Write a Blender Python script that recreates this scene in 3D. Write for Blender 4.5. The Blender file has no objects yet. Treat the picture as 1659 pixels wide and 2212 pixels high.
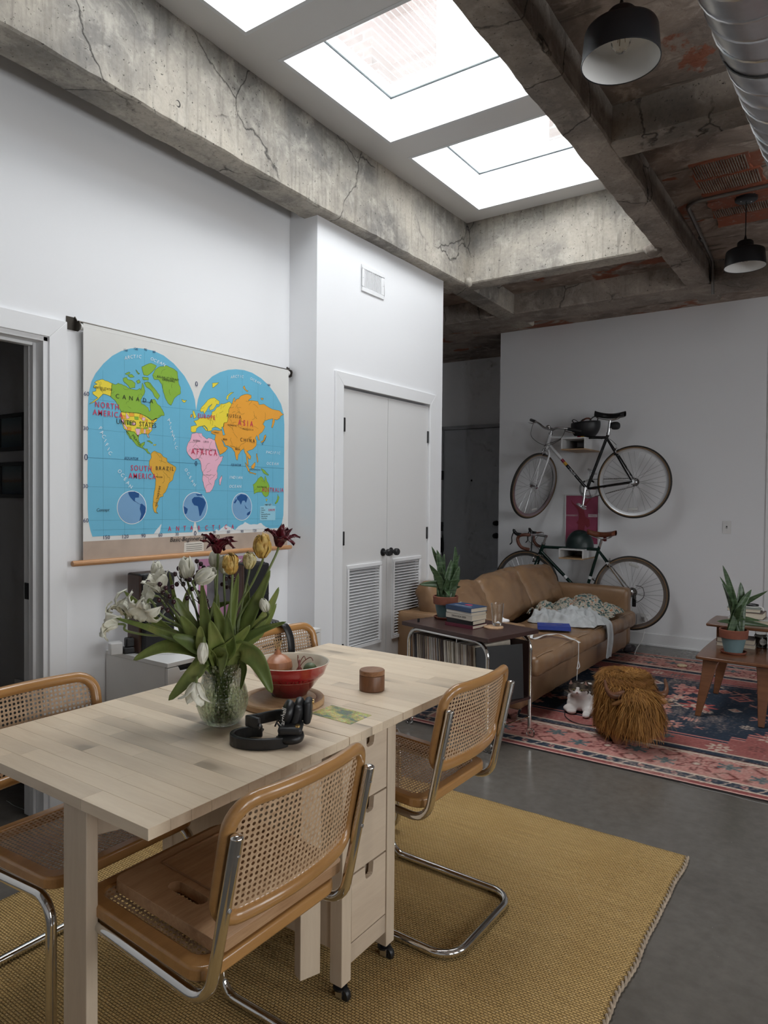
import bpy, bmesh, math, random
from math import sin, cos, pi, radians, sqrt, atan2, floor, exp, hypot
from mathutils import Vector, Matrix, noise
random.seed(7)
SC = bpy.context.scene
COL = SC.collection
# ------------------------------------------------------------------ camera
IW, IH = 1659, 2212
FPX, YAW, PITCH, ROLL, CH = 1496.01, 0.605704, -0.0200845, 0.0094926, 1.37531
_f = Vector((-sin(YAW)*cos(PITCH), cos(YAW)*cos(PITCH), sin(PITCH)))
_r = Vector((cos(YAW), sin(YAW), 0)); _u = _r.cross(_f)
CR = cos(ROLL)*_r + sin(ROLL)*_u
CU = -sin(ROLL)*_r + cos(ROLL)*_u
CF = _f
CAM = Vector((0, 0, CH))
cd = bpy.data.cameras.new('camera'); cam = bpy.data.objects.new('camera', cd); COL.objects.link(cam)
M = Matrix.Identity(4)
for i in range(3):
    M[i][0] = CR[i]; M[i][1] = CU[i]; M[i][2] = -CF[i]; M[i][3] = CAM[i]
cam.matrix_world = M
cd.sensor_fit = 'VERTICAL'; cd.sensor_height = 36.0; cd.lens = FPX/IH*36.0; cd.clip_start = .05; cd.clip_end = 200
SC.camera = cam
# ------------------------------------------------------------------ sky, light, exposure
SKY = 10.5
w = bpy.data.worlds.new('overcast_sky'); SC.world = w; w.use_nodes = True
bg = w.node_tree.nodes['Background']; bg.inputs[0].default_value = (.965, .98, 1.0, 1); bg.inputs[1].default_value = SKY
SC.view_settings.view_transform = 'Standard'; SC.view_settings.look = 'None'
SC.view_settings.exposure = 0.0; SC.view_settings.gamma = 1.0; SC.view_settings.use_curve_mapping = False
cy = SC.cycles
cy.max_bounces = 9; cy.diffuse_bounces = 6; cy.glossy_bounces = 4; cy.transmission_bounces = 8; cy.transparent_max_bounces = 10
cy.caustics_reflective = False; cy.caustics_refractive = False; cy.sample_clamp_indirect = 6.0
cy.use_denoising = True
cy.use_adaptive_sampling = True; cy.adaptive_threshold = .05; cy.adaptive_min_samples = 12
# skylight openings in the bay between the beams: X0..X1, list of (Y0,Y1)
SKX = (-2.305, -1.33)
SKY_OPEN = [(3.582, 4.482), (2.45, 3.357), (1.31, 2.21)]
ZC, ZS = 3.445, 3.69
for k, (a, b) in enumerate(SKY_OPEN):
    ld = bpy.data.lights.new('skylight_portal', 'AREA'); ld.shape = 'RECTANGLE'; ld.size = SKX[1]-SKX[0]; ld.size_y = b-a
    ld.cycles.is_portal = True
    lo = bpy.data.objects.new('skylight_portal', ld); COL.objects.link(lo); lo.location = ((SKX[0]+SKX[1])/2, (a+b)/2, 3.83)

# windows added for fill light in the unseen right-hand wall: (Y0, Y1), sill to head WZ0..WZ1
FILL_WIN_R = [(-1.2, .0), (.6, 1.8), (2.7, 3.9)]
WZ0, WZ1, WXR = .90, 2.55, 3.3
for a, b in FILL_WIN_R:
    ld = bpy.data.lights.new('window_portal', 'AREA'); ld.shape = 'RECTANGLE'; ld.size = WZ1-WZ0; ld.size_y = b-a
    ld.cycles.is_portal = True
    lo = bpy.data.objects.new('window_portal', ld); COL.objects.link(lo); lo.location = (WXR+.1, (a+b)/2, (WZ0+WZ1)/2); lo.rotation_euler = (0, pi/2, 0)

# ------------------------------------------------------------------ helpers
def px(x, y, ax, v):
    """point on the plane X/Y/Z = v along the direction of photo pixel (x, y)"""
    d = CF + CR*((x-IW/2)/FPX) - CU*((y-IH/2)/FPX)
    i = 'XYZ'.index(ax)
    return CAM + d*((v-CAM[i])/d[i])
def s2l(c):
    return tuple((v/12.92 if v <= .04045 else ((v+.055)/1.055)**2.4) for v in c)
def hexc(r, g, b): return s2l((r/255, g/255, b/255))
def lerp(a, b, t): return a+(b-a)*t
MATS = {}
class NT:
    def __init__(s, name):
        s.m = bpy.data.materials.new(name); s.m.use_nodes = True; s.t = s.m.node_tree; s.n = s.t.nodes; s.l = s.t.links
        s.b = s.n['Principled BSDF']; s.o = s.n['Material Output']; s.tc = None
    def node(s, typ, **kw):
        n = s.n.new(typ)
        for k, v in kw.items():
            if k.startswith('_'): setattr(n, k[1:], v)
            else: n.inputs[k.replace('__', ' ')].default_value = v
        return n
    def link(s, a, b): s.l.new(a, b); return s
    def coord(s, kind='Object', scale=(1, 1, 1), rot=(0, 0, 0), loc=(0, 0, 0)):
        if s.tc is None: s.tc = s.n.new('ShaderNodeTexCoord')
        mp = s.n.new('ShaderNodeMapping'); mp.inputs['Scale'].default_value = scale; mp.inputs['Rotation'].default_value = rot; mp.inputs['Location'].default_value = loc
        s.l.new(s.tc.outputs[kind], mp.inputs[0]); return mp.outputs[0]
    def noise(s, co, scale=5, detail=4, rough=.5, dist=0):
        n = s.n.new('ShaderNodeTexNoise'); n.inputs['Scale'].default_value = scale; n.inputs['Detail'].default_value = detail
        n.inputs['Roughness'].default_value = rough; n.inputs['Distortion'].default_value = dist
        if co is not None: s.l.new(co, n.inputs['Vector'])
        return n.outputs[0]
    def ramp(s, fac, stops, interp='LINEAR'):
        r = s.n.new('ShaderNodeValToRGB'); cr = r.color_ramp; cr.interpolation = interp
        while len(cr.elements) < len(stops): cr.elements.new(.5)
        for e, (p, c) in zip(cr.elements, stops):
            e.position = p; e.color = (c[0], c[1], c[2], 1) if hasattr(c, '__len__') else (c, c, c, 1)
        s.l.new(fac, r.inputs[0]); return r.outputs[0]
    def mix(s, fac, a, b, typ='MIX'):
        n = s.n.new('ShaderNodeMix'); n.data_type = 'RGBA'; n.blend_type = typ
        for v, i in ((fac, 0), (a, 6), (b, 7)):
            if isinstance(v, (int, float)): n.inputs[i].default_value = v if i == 0 else (v, v, v, 1)
            elif isinstance(v, tuple): n.inputs[i].default_value = (*v[:3], 1)
            else: s.l.new(v, n.inputs[i])
        return n.outputs[2]
    def math(s, op, a, b=0, c=None):
        n = s.n.new('ShaderNodeMath'); n.operation = op
        for i, v in enumerate((a, b, c)):
            if v is None: continue
            if isinstance(v, (int, float)): n.inputs[i].default_value = v
            else: s.l.new(v, n.inputs[i])
        return n.outputs[0]
    def color(s, c):
        if isinstance(c, tuple): s.b.inputs['Base Color'].default_value = (*c[:3], 1)
        else: s.l.new(c, s.b.inputs['Base Color'])
        return s
    def set(s, **kw):
        for k, v in kw.items():
            k = k.replace('__', ' ')
            if isinstance(v, (int, float, tuple)): s.b.inputs[k].default_value = v
            else: s.l.new(v, s.b.inputs[k])
        return s
    def bump(s, h, strength=.3, dist=.01):
        n = s.n.new('ShaderNodeBump'); n.inputs['Strength'].default_value = strength; n.inputs['Distance'].default_value = dist
        s.l.new(h, n.inputs['Height'])
        prev = s.b.inputs['Normal'].links
        if prev: s.l.new(prev[0].from_socket, n.inputs['Normal'])
        s.l.new(n.outputs[0], s.b.inputs['Normal']); return s
def flat(name, c, rough=.5, metal=0.0, var=.06, vs=8, bump=0, bs=200, spec=.5, **kw):
    """simple procedural material: base colour with soft mottling and optional fine relief"""
    if name in MATS: return MATS[name]
    t = NT(name); co = t.coord()
    n = t.noise(co, vs, 4)
    k0, k1 = 1-var, 1+var
    t.color(t.ramp(n, [(.25, tuple(min(1, v*k0) for v in c)), (.75, tuple(min(1, v*k1) for v in c))]))
    t.set(Roughness=rough, Metallic=metal); t.b.inputs['Specular IOR Level'].default_value = spec
    if bump: t.bump(t.noise(co, bs, 3), bump, .002)
    for k, v in kw.items(): t.b.inputs[k.replace('__', ' ')].default_value = v
    MATS[name] = t.m; return t.m

def link(o, parent=None):
    COL.objects.link(o)
    if parent is not None: o.parent = parent
    return o
def tag(o, label=None, cat=None, group=None, kind=None):
    if label: o['label'] = label
    if cat: o['category'] = cat
    if group: o['group'] = group
    if kind: o['kind'] = kind
    return o
def thing(name, label, cat, loc=(0, 0, 0), rotz=0, group=None):
    o = bpy.data.objects.new(name, None); o.empty_display_size = .05; COL.objects.link(o)
    o.location = loc; o.rotation_euler = (0, 0, rotz); return tag(o, label, cat, group)
class G:
    """mesh builder"""
    def __init__(s): s.v = []; s.f = []; s.mi = []; s.cur = 0
    def add(s, v, f):
        n = len(s.v); s.v += [tuple(p) for p in v]; s.f += [tuple(i+n for i in q) for q in f]; s.mi += [s.cur]*len(f); return s
    def box(s, x0, x1, y0, y1, z0, z1):
        v = [(x, y, z) for z in (z0, z1) for y in (y0, y1) for x in (x0, x1)]
        return s.add(v, [(0, 2, 3, 1), (4, 5, 7, 6), (0, 1, 5, 4), (2, 6, 7, 3), (0, 4, 6, 2), (1, 3, 7, 5)])
    def tube(s, pts, r, seg=10, closed=False, caps=True, flatten=None):
        P = [Vector(p) for p in pts]; n = len(P)
        R = r if hasattr(r, '__len__') else [r]*n
        T = []
        for i in range(n):
            a = P[(i-1) % n] if (closed or i > 0) else P[i]; b = P[(i+1) % n] if (closed or i < n-1) else P[i]
            d = (b-a); T.append(d.normalized() if d.length > 1e-9 else Vector((0, 0, 1)))
        ref = Vector((0, 0, 1)) if abs(T[0].z) < .9 else Vector((1, 0, 0))
        N = (ref - T[0]*ref.dot(T[0])).normalized()
        V = []; fr = []
        for i in range(n):
            N = (N - T[i]*N.dot(T[i]));
            N = N.normalized() if N.length > 1e-6 else T[i].orthogonal().normalized()
            fr.append((N.copy(), T[i].cross(N)))
        for i in range(n):
            A, B = fr[i]
            fa, fb = flatten if flatten else (1, 1)
            for k in range(seg):
                t = 2*pi*k/seg; V.append(P[i]+A*(R[i]*fa*cos(t))+B*(R[i]*fb*sin(t)))
        F = []
        for i in range(n if closed else n-1):
            j = (i+1) % n
            for k in range(seg):
                k2 = (k+1) % seg; F.append((i*seg+k, i*seg+k2, j*seg+k2, j*seg+k))
        if caps and not closed:
            F.append(tuple(range(seg-1, -1, -1))); F.append(tuple((n-1)*seg+k for k in range(seg)))
        return s.add(V, F)
    def lathe(s, prof, seg=32, c=(0, 0, 0), axis='Z', a0=0, a1=2*pi):
        full = abs(a1-a0-2*pi) < 1e-6; m = seg if full else seg+1
        V = []
        for (r, z) in prof:
            for k in range(m):
                t = a0+(a1-a0)*k/seg
                p = (r*cos(t), r*sin(t), z)
                if axis == 'X': p = (z, r*cos(t), r*sin(t))
                if axis == 'Y': p = (r*cos(t), z, r*sin(t))
                V.append((p[0]+c[0], p[1]+c[1], p[2]+c[2]))
        F = []
        for i in range(len(prof)-1):
            for k in range(seg):
                k2 = (k+1) % m
                q = (i*m+k, i*m+k2, (i+1)*m+k2, (i+1)*m+k)
                F.append(q)
        return s.add(V, F)
    def disc(s, c, r, seg=24, axis='Z', flip=False):
        V = [(c[0], c[1], c[2])]
        for k in range(seg):
            t = 2*pi*k/seg
            V.append({'Z': (c[0]+r*cos(t), c[1]+r*sin(t), c[2]), 'X': (c[0], c[1]+r*cos(t), c[2]+r*sin(t)), 'Y': (c[0]+r*cos(t), c[1], c[2]+r*sin(t))}[axis])
        return s.add(V, [(0, 1+k, 1+(k+1) % seg) for k in range(seg)])
    def surf(s, fn, nu, nv, cu=False, cv=False):
        V = [fn(i/(nu if cu else nu), j/nv) for j in range(nv if cv else nv+1) for i in range(nu if cu else nu+1)]
        mu = nu if cu else nu+1; mv = nv if cv else nv+1
        F = []
        for j in range(nv):
            for i in range(nu):
                i2 = (i+1) % mu; j2 = (j+1) % mv
                F.append((j*mu+i, j*mu+i2, j2*mu+i2, j2*mu+i))
        return s.add(V, F)
    def poly(s, pts, h=None):
        n = len(pts); s.add(pts, [tuple(range(n))]); return s
    def ext(s, pts2, fn, t0, t1):
        """extrude 2-D outline; fn(a,b,t)->xyz"""
        n = len(pts2); V = [fn(a, b, t0) for a, b in pts2]+[fn(a, b, t1) for a, b in pts2]
        F = [tuple(range(n-1, -1, -1)), tuple(range(n, 2*n))]+[(i, (i+1) % n, n+(i+1) % n, n+i) for i in range(n)]
        return s.add(V, F)
    def ell(s, c, r, seg=16, rings=10, rot=None):
        V = []; F = []
        for j in range(rings+1):
            ph = pi*j/rings
            for k in range(seg):
                th = 2*pi*k/seg
                p = Vector((r[0]*sin(ph)*cos(th), r[1]*sin(ph)*sin(th), r[2]*cos(ph)))
                if rot is not None: p = rot @ p
                V.append(p+Vector(c))
        for j in range(rings):
            for k in range(seg):
                k2 = (k+1) % seg; F.append((j*seg+k, (j+1)*seg+k, (j+1)*seg+k2, j*seg+k2))
        return s.add(V, F)
    def xf(s, mat, start=0):
        for i in range(start, len(s.v)): s.v[i] = tuple(mat @ Vector(s.v[i]))
        return s
    def obj(s, name, mats, parent=None, smooth=False, bevel=0, bseg=2, world=False, angle=35):
        me = bpy.data.meshes.new(name)
        V = s.v
        if world and parent is not None:
            inv = (Matrix.Translation(parent.location) @ Matrix.Rotation(parent.rotation_euler.z, 4, 'Z')).inverted()
            V = [inv @ Vector(p) for p in V]
        me.from_pydata([tuple(p) for p in V], [], s.f)
        if not isinstance(mats, (list, tuple)): mats = [mats]
        for m in mats: me.materials.append(m)
        if any(s.mi): me.polygons.foreach_set('material_index', s.mi)
        bm = bmesh.new(); bm.from_mesh(me)
        bmesh.ops.remove_doubles(bm, verts=bm.verts, dist=1e-6)
        bmesh.ops.recalc_face_normals(bm, faces=bm.faces)
        if bevel:
            ed = [e for e in bm.edges if len(e.link_faces) == 2 and e.calc_face_angle(0) > radians(30)]
            for f in bm.faces: f.smooth = False
            rb = bmesh.ops.bevel(bm, geom=ed, offset=bevel, segments=bseg, profile=.5, affect='EDGES', clamp_overlap=True)
            for f in rb['faces']: f.smooth = True
        bm.to_mesh(me); bm.free()
        if smooth:
            me.polygons.foreach_set('use_smooth', [True]*len(me.polygons))
            try: me.set_sharp_from_angle(angle=radians(angle))
            except Exception: pass
        me.update()
        o = bpy.data.objects.new(name, me); link(o, parent); return o
def box(name, x0, x1, y0, y1, z0, z1, m, parent=None, bevel=0, world=False, **kw):
    return G().box(min(x0, x1), max(x0, x1), min(y0, y1), max(y0, y1), min(z0, z1), max(z0, z1)).obj(name, m, parent, bevel=bevel, world=world, **kw)
def struct(o): o['kind'] = 'structure'; return o
def copytree(o, parent=None):
    c = o.copy(); COL.objects.link(c); c.parent = parent
    for ch in o.children: copytree(ch, c)
    return c
def bez(P, n=12):
    """Catmull-Rom through points"""
    P = [Vector(p) for p in P]; out = []
    for i in range(len(P)-1):
        p0 = P[max(i-1, 0)]; p1 = P[i]; p2 = P[i+1]; p3 = P[min(i+2, len(P)-1)]
        for k in range(n):
            t = k/n
            out.append(.5*((2*p1)+(-p0+p2)*t+(2*p0-5*p1+4*p2-p3)*t*t+(-p0+3*p1-3*p2+p3)*t**3))
    out.append(P[-1]); return out
def fillet(P, r, n=6):
    """polyline with rounded corners"""
    P = [Vector(p) for p in P]; out = [P[0]]
    for i in range(1, len(P)-1):
        a, b, c = P[i-1], P[i], P[i+1]
        u = (a-b).normalized(); v = (c-b).normalized(); ang = u.angle(v)
        rr = r[i] if isinstance(r, dict) and i in r else (r if not isinstance(r, dict) else 0)
        d = rr/math.tan(ang/2) if rr else 0
        if d < 1e-6: out.append(b); continue
        s = b+u*d; e = b+v*d; ctr = b+(u+v).normalized()*(rr/sin(ang/2))
        q0 = (s-ctr); q1 = (e-ctr); ax = q0.cross(q1).normalized(); tot = q0.angle(q1)
        for k in range(n+1): out.append(ctr+Matrix.Rotation(tot*k/n, 3, ax) @ q0)
    out.append(P[-1]); return out
def text(name, s, size, m, parent, origin, ax, ay, align='CENTER', thick=.0002, italic=0, spacing=1.0, sx=1.0, bold=0):
    """flat lettering: origin = anchor point, ax / ay = reading and up directions"""
    cu = bpy.data.curves.new(name, 'FONT'); cu.body = s; cu.size = size; cu.align_x = align; cu.align_y = 'CENTER'; cu.shear = italic
    cu.space_character = spacing; cu.extrude = thick; cu.resolution_u = 2; cu.offset = bold
    o = bpy.data.objects.new(name, cu); COL.objects.link(o)
    dg = bpy.context.evaluated_depsgraph_get(); me = bpy.data.meshes.new_from_object(o.evaluated_get(dg)); COL.objects.unlink(o); bpy.data.objects.remove(o)
    ax = Vector(ax).normalized(); ay = Vector(ay).normalized(); az = ax.cross(ay)
    mt = Matrix((ax*sx, ay, az)).transposed().to_4x4(); mt.translation = Vector(origin)
    me.transform(mt); me.materials.clear(); me.materials.append(m); me.name = name
    r = bpy.data.objects.new(name, me); link(r, parent); return r
# ------------------------------------------------------------------ room materials
def m_paint(name, c, rough=.55):
    t = NT(name); co = t.coord()
    t.color(t.ramp(t.noise(co, 1.3, 3), [(.3, tuple(v*.985 for v in c)), (.7, c)])); t.set(Roughness=rough)
    t.bump(t.noise(co, 260, 2), .06, .001); return t.m
WHITE = m_paint('white_wall_paint', (.83, .835, .85))
TRIMW = m_paint('white_trim_paint', (.82, .825, .835), .35)
CEILW = m_paint('white_ceiling_paint', (.72, .72, .72))
DOORW = m_paint('white_door_paint', (.70, .695, .69), .4)
GREYD = m_paint('grey_door_paint', (.52, .54, .57), .4)
BLACKM = flat('black_metal', (.012, .012, .013), .38, 0, .1)
BLACKP = flat('black_plastic', (.014, .014, .015), .42, 0, .1)
def m_concrete(name, light, dark, tint, amount=.5, streak=0, scale=1.0):
    t = NT(name); co = t.coord()
    big = t.noise(co, 1.6*scale, 6, .62, .4); mid = t.noise(co, 7*scale, 8, .65, .6); fine = t.noise(co, 60*scale, 5, .6)
    c1 = t.mix(t.ramp(big, [(.40, 0), (.60, 1)]), light, dark)
    c2 = t.mix(t.ramp(mid, [(.50, 0), (.64, amount)]), c1, tint)
    if streak:
        st = t.noise(t.coord(scale=(16, 16, 1.4)), 2.2, 5, .6, .2)
        c2 = t.mix(t.ramp(st, [(.52, 0), (.72, streak)]), c2, tuple(v*.35 for v in light))
    pit = t.ramp(t.noise(co, 62*scale, 3, .75), [(.29, 0), (.37, 1)])
    crk = t.n.new('ShaderNodeTexVoronoi'); crk.feature = 'DISTANCE_TO_EDGE'; crk.inputs['Scale'].default_value = 1.5*scale
    wv = t.n.new('ShaderNodeVectorMath'); wv.operation = 'ADD'
    nz = t.n.new('ShaderNodeTexNoise'); nz.inputs['Scale'].default_value = 3.5; nz.inputs['Detail'].default_value = 6
    sc = t.n.new('ShaderNodeVectorMath'); sc.operation = 'SCALE'; sc.inputs['Scale'].default_value = .22
    t.link(co, nz.inputs['Vector']); t.link(co, wv.inputs[0]); t.link(nz.outputs['Color'], sc.inputs[0]); t.link(sc.outputs[0], wv.inputs[1]); t.link(wv.outputs[0], crk.inputs['Vector'])
    cr = t.ramp(crk.outputs['Distance'], [(.0, 0), (.007, 1)])
    msk = t.ramp(big, [(.45, 1), (.55, 0)])
    crm = t.math('MAXIMUM', cr, msk)
    c3 = t.mix(t.math('MULTIPLY', pit, crm), tuple(v*.28 for v in dark), c2)
    c3 = t.mix(.22, c3, t.ramp(fine, [(.3, .25), (.7, 1)]), 'MULTIPLY')
    t.color(c3); t.set(Roughness=.9); t.b.inputs['Specular IOR Level'].default_value = .25
    t.bump(mid, .4, .008); t.bump(t.math('MULTIPLY', pit, crm), .6, .006); t.bump(fine, .35, .003)
    return t.m
CONC_L = m_concrete('pale_board_marked_concrete', (.50, .455, .385), (.25, .235, .215), (.58, .54, .47), .6, .55)
CONC_D = m_concrete('raw_grey_brown_concrete', (.40, .345, .295), (.235, .205, .18), (.55, .485, .42), .55, .3)
def m_floor():
    t = NT('polished_concrete_floor'); co = t.coord()
    a = t.noise(co, .9, 6, .6, .5); b = t.noise(co, 22, 6, .6)
    c = t.mix(t.ramp(a, [(.35, 0), (.68, 1)]), (.118, .106, .092), (.180, .165, .147))
    c = t.mix(.35, c, t.ramp(b, [(.35, .55), (.65, 1)]), 'MULTIPLY')
    sp = t.ramp(t.noise(co, 55, 1, .4), [(.80, 0), (.83, 1)])
    c = t.mix(t.math('MULTIPLY', sp, .25), c, (.6, .58, .55))
    t.color(c); t.set(Roughness=t.ramp(a, [(.3, .16), (.7, .26)])); t.bump(t.noise(co, 12, 3), .03, .004); return t.m
FLOORM = m_floor()
CHROME = flat('chromed_steel', (.72, .71, .69), .09, 1.0, .02)
STEEL = flat('brushed_galvanised_steel', (.66, .66, .67), .30, 1.0, .12, 14)
def m_glass(name, c=(1, 1, 1), rough=.02, ior=1.45):
    t = NT(name); t.color(c); t.set(Roughness=rough); t.b.inputs['Transmission Weight'].default_value = 1; t.b.inputs['IOR'].default_value = ior; return t.m
def m_pane(name, c=(.97, .975, .975), gl=.06):
    """thin window pane: mostly clear with a faint surface reflection"""
    t = NT(name); tr = t.n.new('ShaderNodeBsdfTransparent'); tr.inputs[0].default_value = (*c, 1)
    g = t.n.new('ShaderNodeBsdfGlossy'); g.inputs['Roughness'].default_value = .02; mx = t.n.new('ShaderNodeMixShader'); mx.inputs[0].default_value = gl
    t.link(tr.outputs[0], mx.inputs[1]); t.link(g.outputs[0], mx.inputs[2]); t.link(mx.outputs[0], t.o.inputs[0]); t.n.remove(t.b); return t.m
PANE = m_pane('clear_skylight_glass')
# ------------------------------------------------------------------ the room
XM, XC, YC, YE, YB = -2.80, -2.59, 3.046, 4.485, 6.84       # map wall, closet face, closet corner / end, back wall
XR, YF = 3.3, -3.2
struct(box('floor', -6, XR+.1, YF-.1, 9, -.1, 0, FLOORM))
# hairline cracks sealed in the slab
def crack(pts, name='floor_crack'):
    g = G()
    P = [Vector(p) for p in pts]
    L = []
    for i in range(len(P)-1):
        for k in range(8):
            t = k/8; q = P[i].lerp(P[i+1], t)
            L.append(q+Vector((noise.noise(q*9)*.012, noise.noise(q*9+Vector((5, 0, 0)))*.012, 0)))
    L.append(P[-1])
    for i in range(len(L)-1):
        d = (L[i+1]-L[i]).normalized().cross(Vector((0, 0, 1)))*.0016
        g.add([L[i]-d, L[i]+d, L[i+1]+d, L[i+1]-d], [(0, 1, 2, 3)])
    return g.obj(name, flat('pale_crack_filler', (.42, .42, .42), .6), bpy.data.objects['floor'])
crack([px(12, 1730, 'Z', .0006), px(45, 1745, 'Z', .0006), px(89, 1768, 'Z', .0006), px(140, 1792, 'Z', .0006)])
crack([px(1180, 1612, 'Z', .0006), px(1290, 1645, 'Z', .0006), px(1400, 1672, 'Z', .0006), px(1520, 1704, 'Z', .0006), px(1659, 1738, 'Z', .0006)])
# left wall with a doorway (opening Y 0.72..1.576, height 2.03)
DY0, DY1, DZ = .70, 1.576, 2.03
g = G(); g.box(XM-.12, XM, YF, DY0, 0, 3.9).box(XM-.12, XM, DY1, YC+1.6, 0, 3.9).box(XM-.12, XM, DY0, DY1, DZ, 3.9)
struct(g.obj('wall_left', WHITE))
# closet box stepping forward
g = G(); g.box(XM-.1, XC, YC, 3.287, 0, 3.05).box(XM-.1, XC, 4.296, YE, 0, 3.05).box(XM-.1, XC, 3.287, 4.296, 2.05, 3.05).box(XM-.1, XC-.06, 3.287, 4.296, 0, 2.05)
struct(g.obj('wall_closet', WHITE))
# back wall with the bicycles and the entry recess beside it
struct(box('wall_back', -3.235, XR, YB, YB+.14, 0, 3.5, WHITE))
struct(box('wall_entry_side', -3.235, -3.10, YB+.14, 8.0, 0, 3.5, WHITE))
struct(box('wall_entry', -6, -3.1, 7.95, 8.1, 0, 3.5, WHITE))
struct(box('wall_hall', -6, -5.9, YE, 8, 0, 3.5, WHITE))
struct(box('wall_closet_end', -6, XM-.1, YE-.1, YE, 0, 3.5, WHITE))
g = G(); g.box(XR, XR+.12, YF, YB, 0, WZ0).box(XR, XR+.12, YF, YB, WZ1, 3.5)
ys = [YF]+[v for ab in FILL_WIN_R for v in ab]+[YB]
for i in range(0, len(ys), 2): g.box(XR, XR+.12, ys[i], ys[i+1], WZ0, WZ1)
struct(g.obj('wall_right', WHITE))
for k, (a, b) in enumerate(FILL_WIN_R):  # added windows, out of view, that brighten the lounge and back wall
    r = bpy.data.objects.new('window_%d' % (k+11), None); COL.objects.link(r); r.location = (XR+.05, (a+b)/2, WZ0); struct(r)
    q = G(); q.box(XR+.03, XR+.09, a, a+.05, WZ0, WZ1).box(XR+.03, XR+.09, b-.05, b, WZ0, WZ1).box(XR+.03, XR+.09, a, b, WZ0, WZ0+.05).box(XR+.03, XR+.09, a, b, WZ1-.05, WZ1).box(XR+.04, XR+.08, (a+b)/2-.02, (a+b)/2+.02, WZ0, WZ1).box(XR+.04, XR+.08, a, b, 1.78, 1.82)
    q.obj('window_frame', BLACKM, r, world=True)
    box('window_pane', XR+.058, XR+.062, a, b, WZ0, WZ1, PANE, r, world=True)
struct(box('wall_front', -6, XR, YF-.12, YF, 0, 3.9, WHITE))
# bedroom beyond the doorway
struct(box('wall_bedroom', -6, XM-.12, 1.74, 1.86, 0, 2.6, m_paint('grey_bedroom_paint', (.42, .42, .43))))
struct(box('wall_bedroom_far', -6.05, -6, YF, 1.8, 0, 2.6, WHITE))
struct(box('ceiling_bedroom', -6, XM-.12, YF, 1.8, 2.6, 2.7, CEILW))
# doorway jamb, stops and casing
g = G(); g.box(XM-.15, XM+.004, DY1-.02, DY1+.002, 0, DZ).box(XM-.15, XM+.004, DY0-.002, DY0+.02, 0, DZ).box(XM-.15, XM+.004, DY0, DY1, DZ-.02, DZ+.002)
jam = struct(g.obj('trim_1', TRIMW, bevel=.002))
g = G(); g.box(XM-.085, XM-.05, DY1-.034, DY1-.02, 0, DZ-.02).box(XM-.085, XM-.05, DY0+.02, DY0+.034, 0, DZ-.02).box(XM-.085, XM-.05, DY0+.034, DY1-.034, DZ-.034, DZ-.02)
g.obj('door_stop', TRIMW, jam, bevel=.003)
box('strike_plate', XM-.14, XM-.106, DY1-.0225, DY1-.02, .93, 1.0, BLACKM, jam)
def casing(name, y0, y1, z1, x, w=.078, t=.016):
    r = bpy.data.objects.new(name, None); COL.objects.link(r); r.location = (x, (y0+y1)/2, 0); struct(r)
    e = .0
    for nm, o2 in (('side_casing', [(y0-w, 0), (y0, 0), (y0, z1), (y0-w, z1+w)]), ('side_casing', [(y1, 0), (y1+w, 0), (y1+w, z1+w), (y1, z1)]), ('head_casing', [(y0, z1), (y1, z1), (y1+w, z1+w), (y0-w, z1+w)])):
        G().ext(o2, lambda a, b, t_: (t_, a, b), x, x+t).obj(nm, TRIMW, r, bevel=.002, world=True)
    return r
casing('trim_2', DY0, DY1, DZ, XM)
casing('trim_3', 3.287, 4.296, 2.05, XC, .078, .014)
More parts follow.
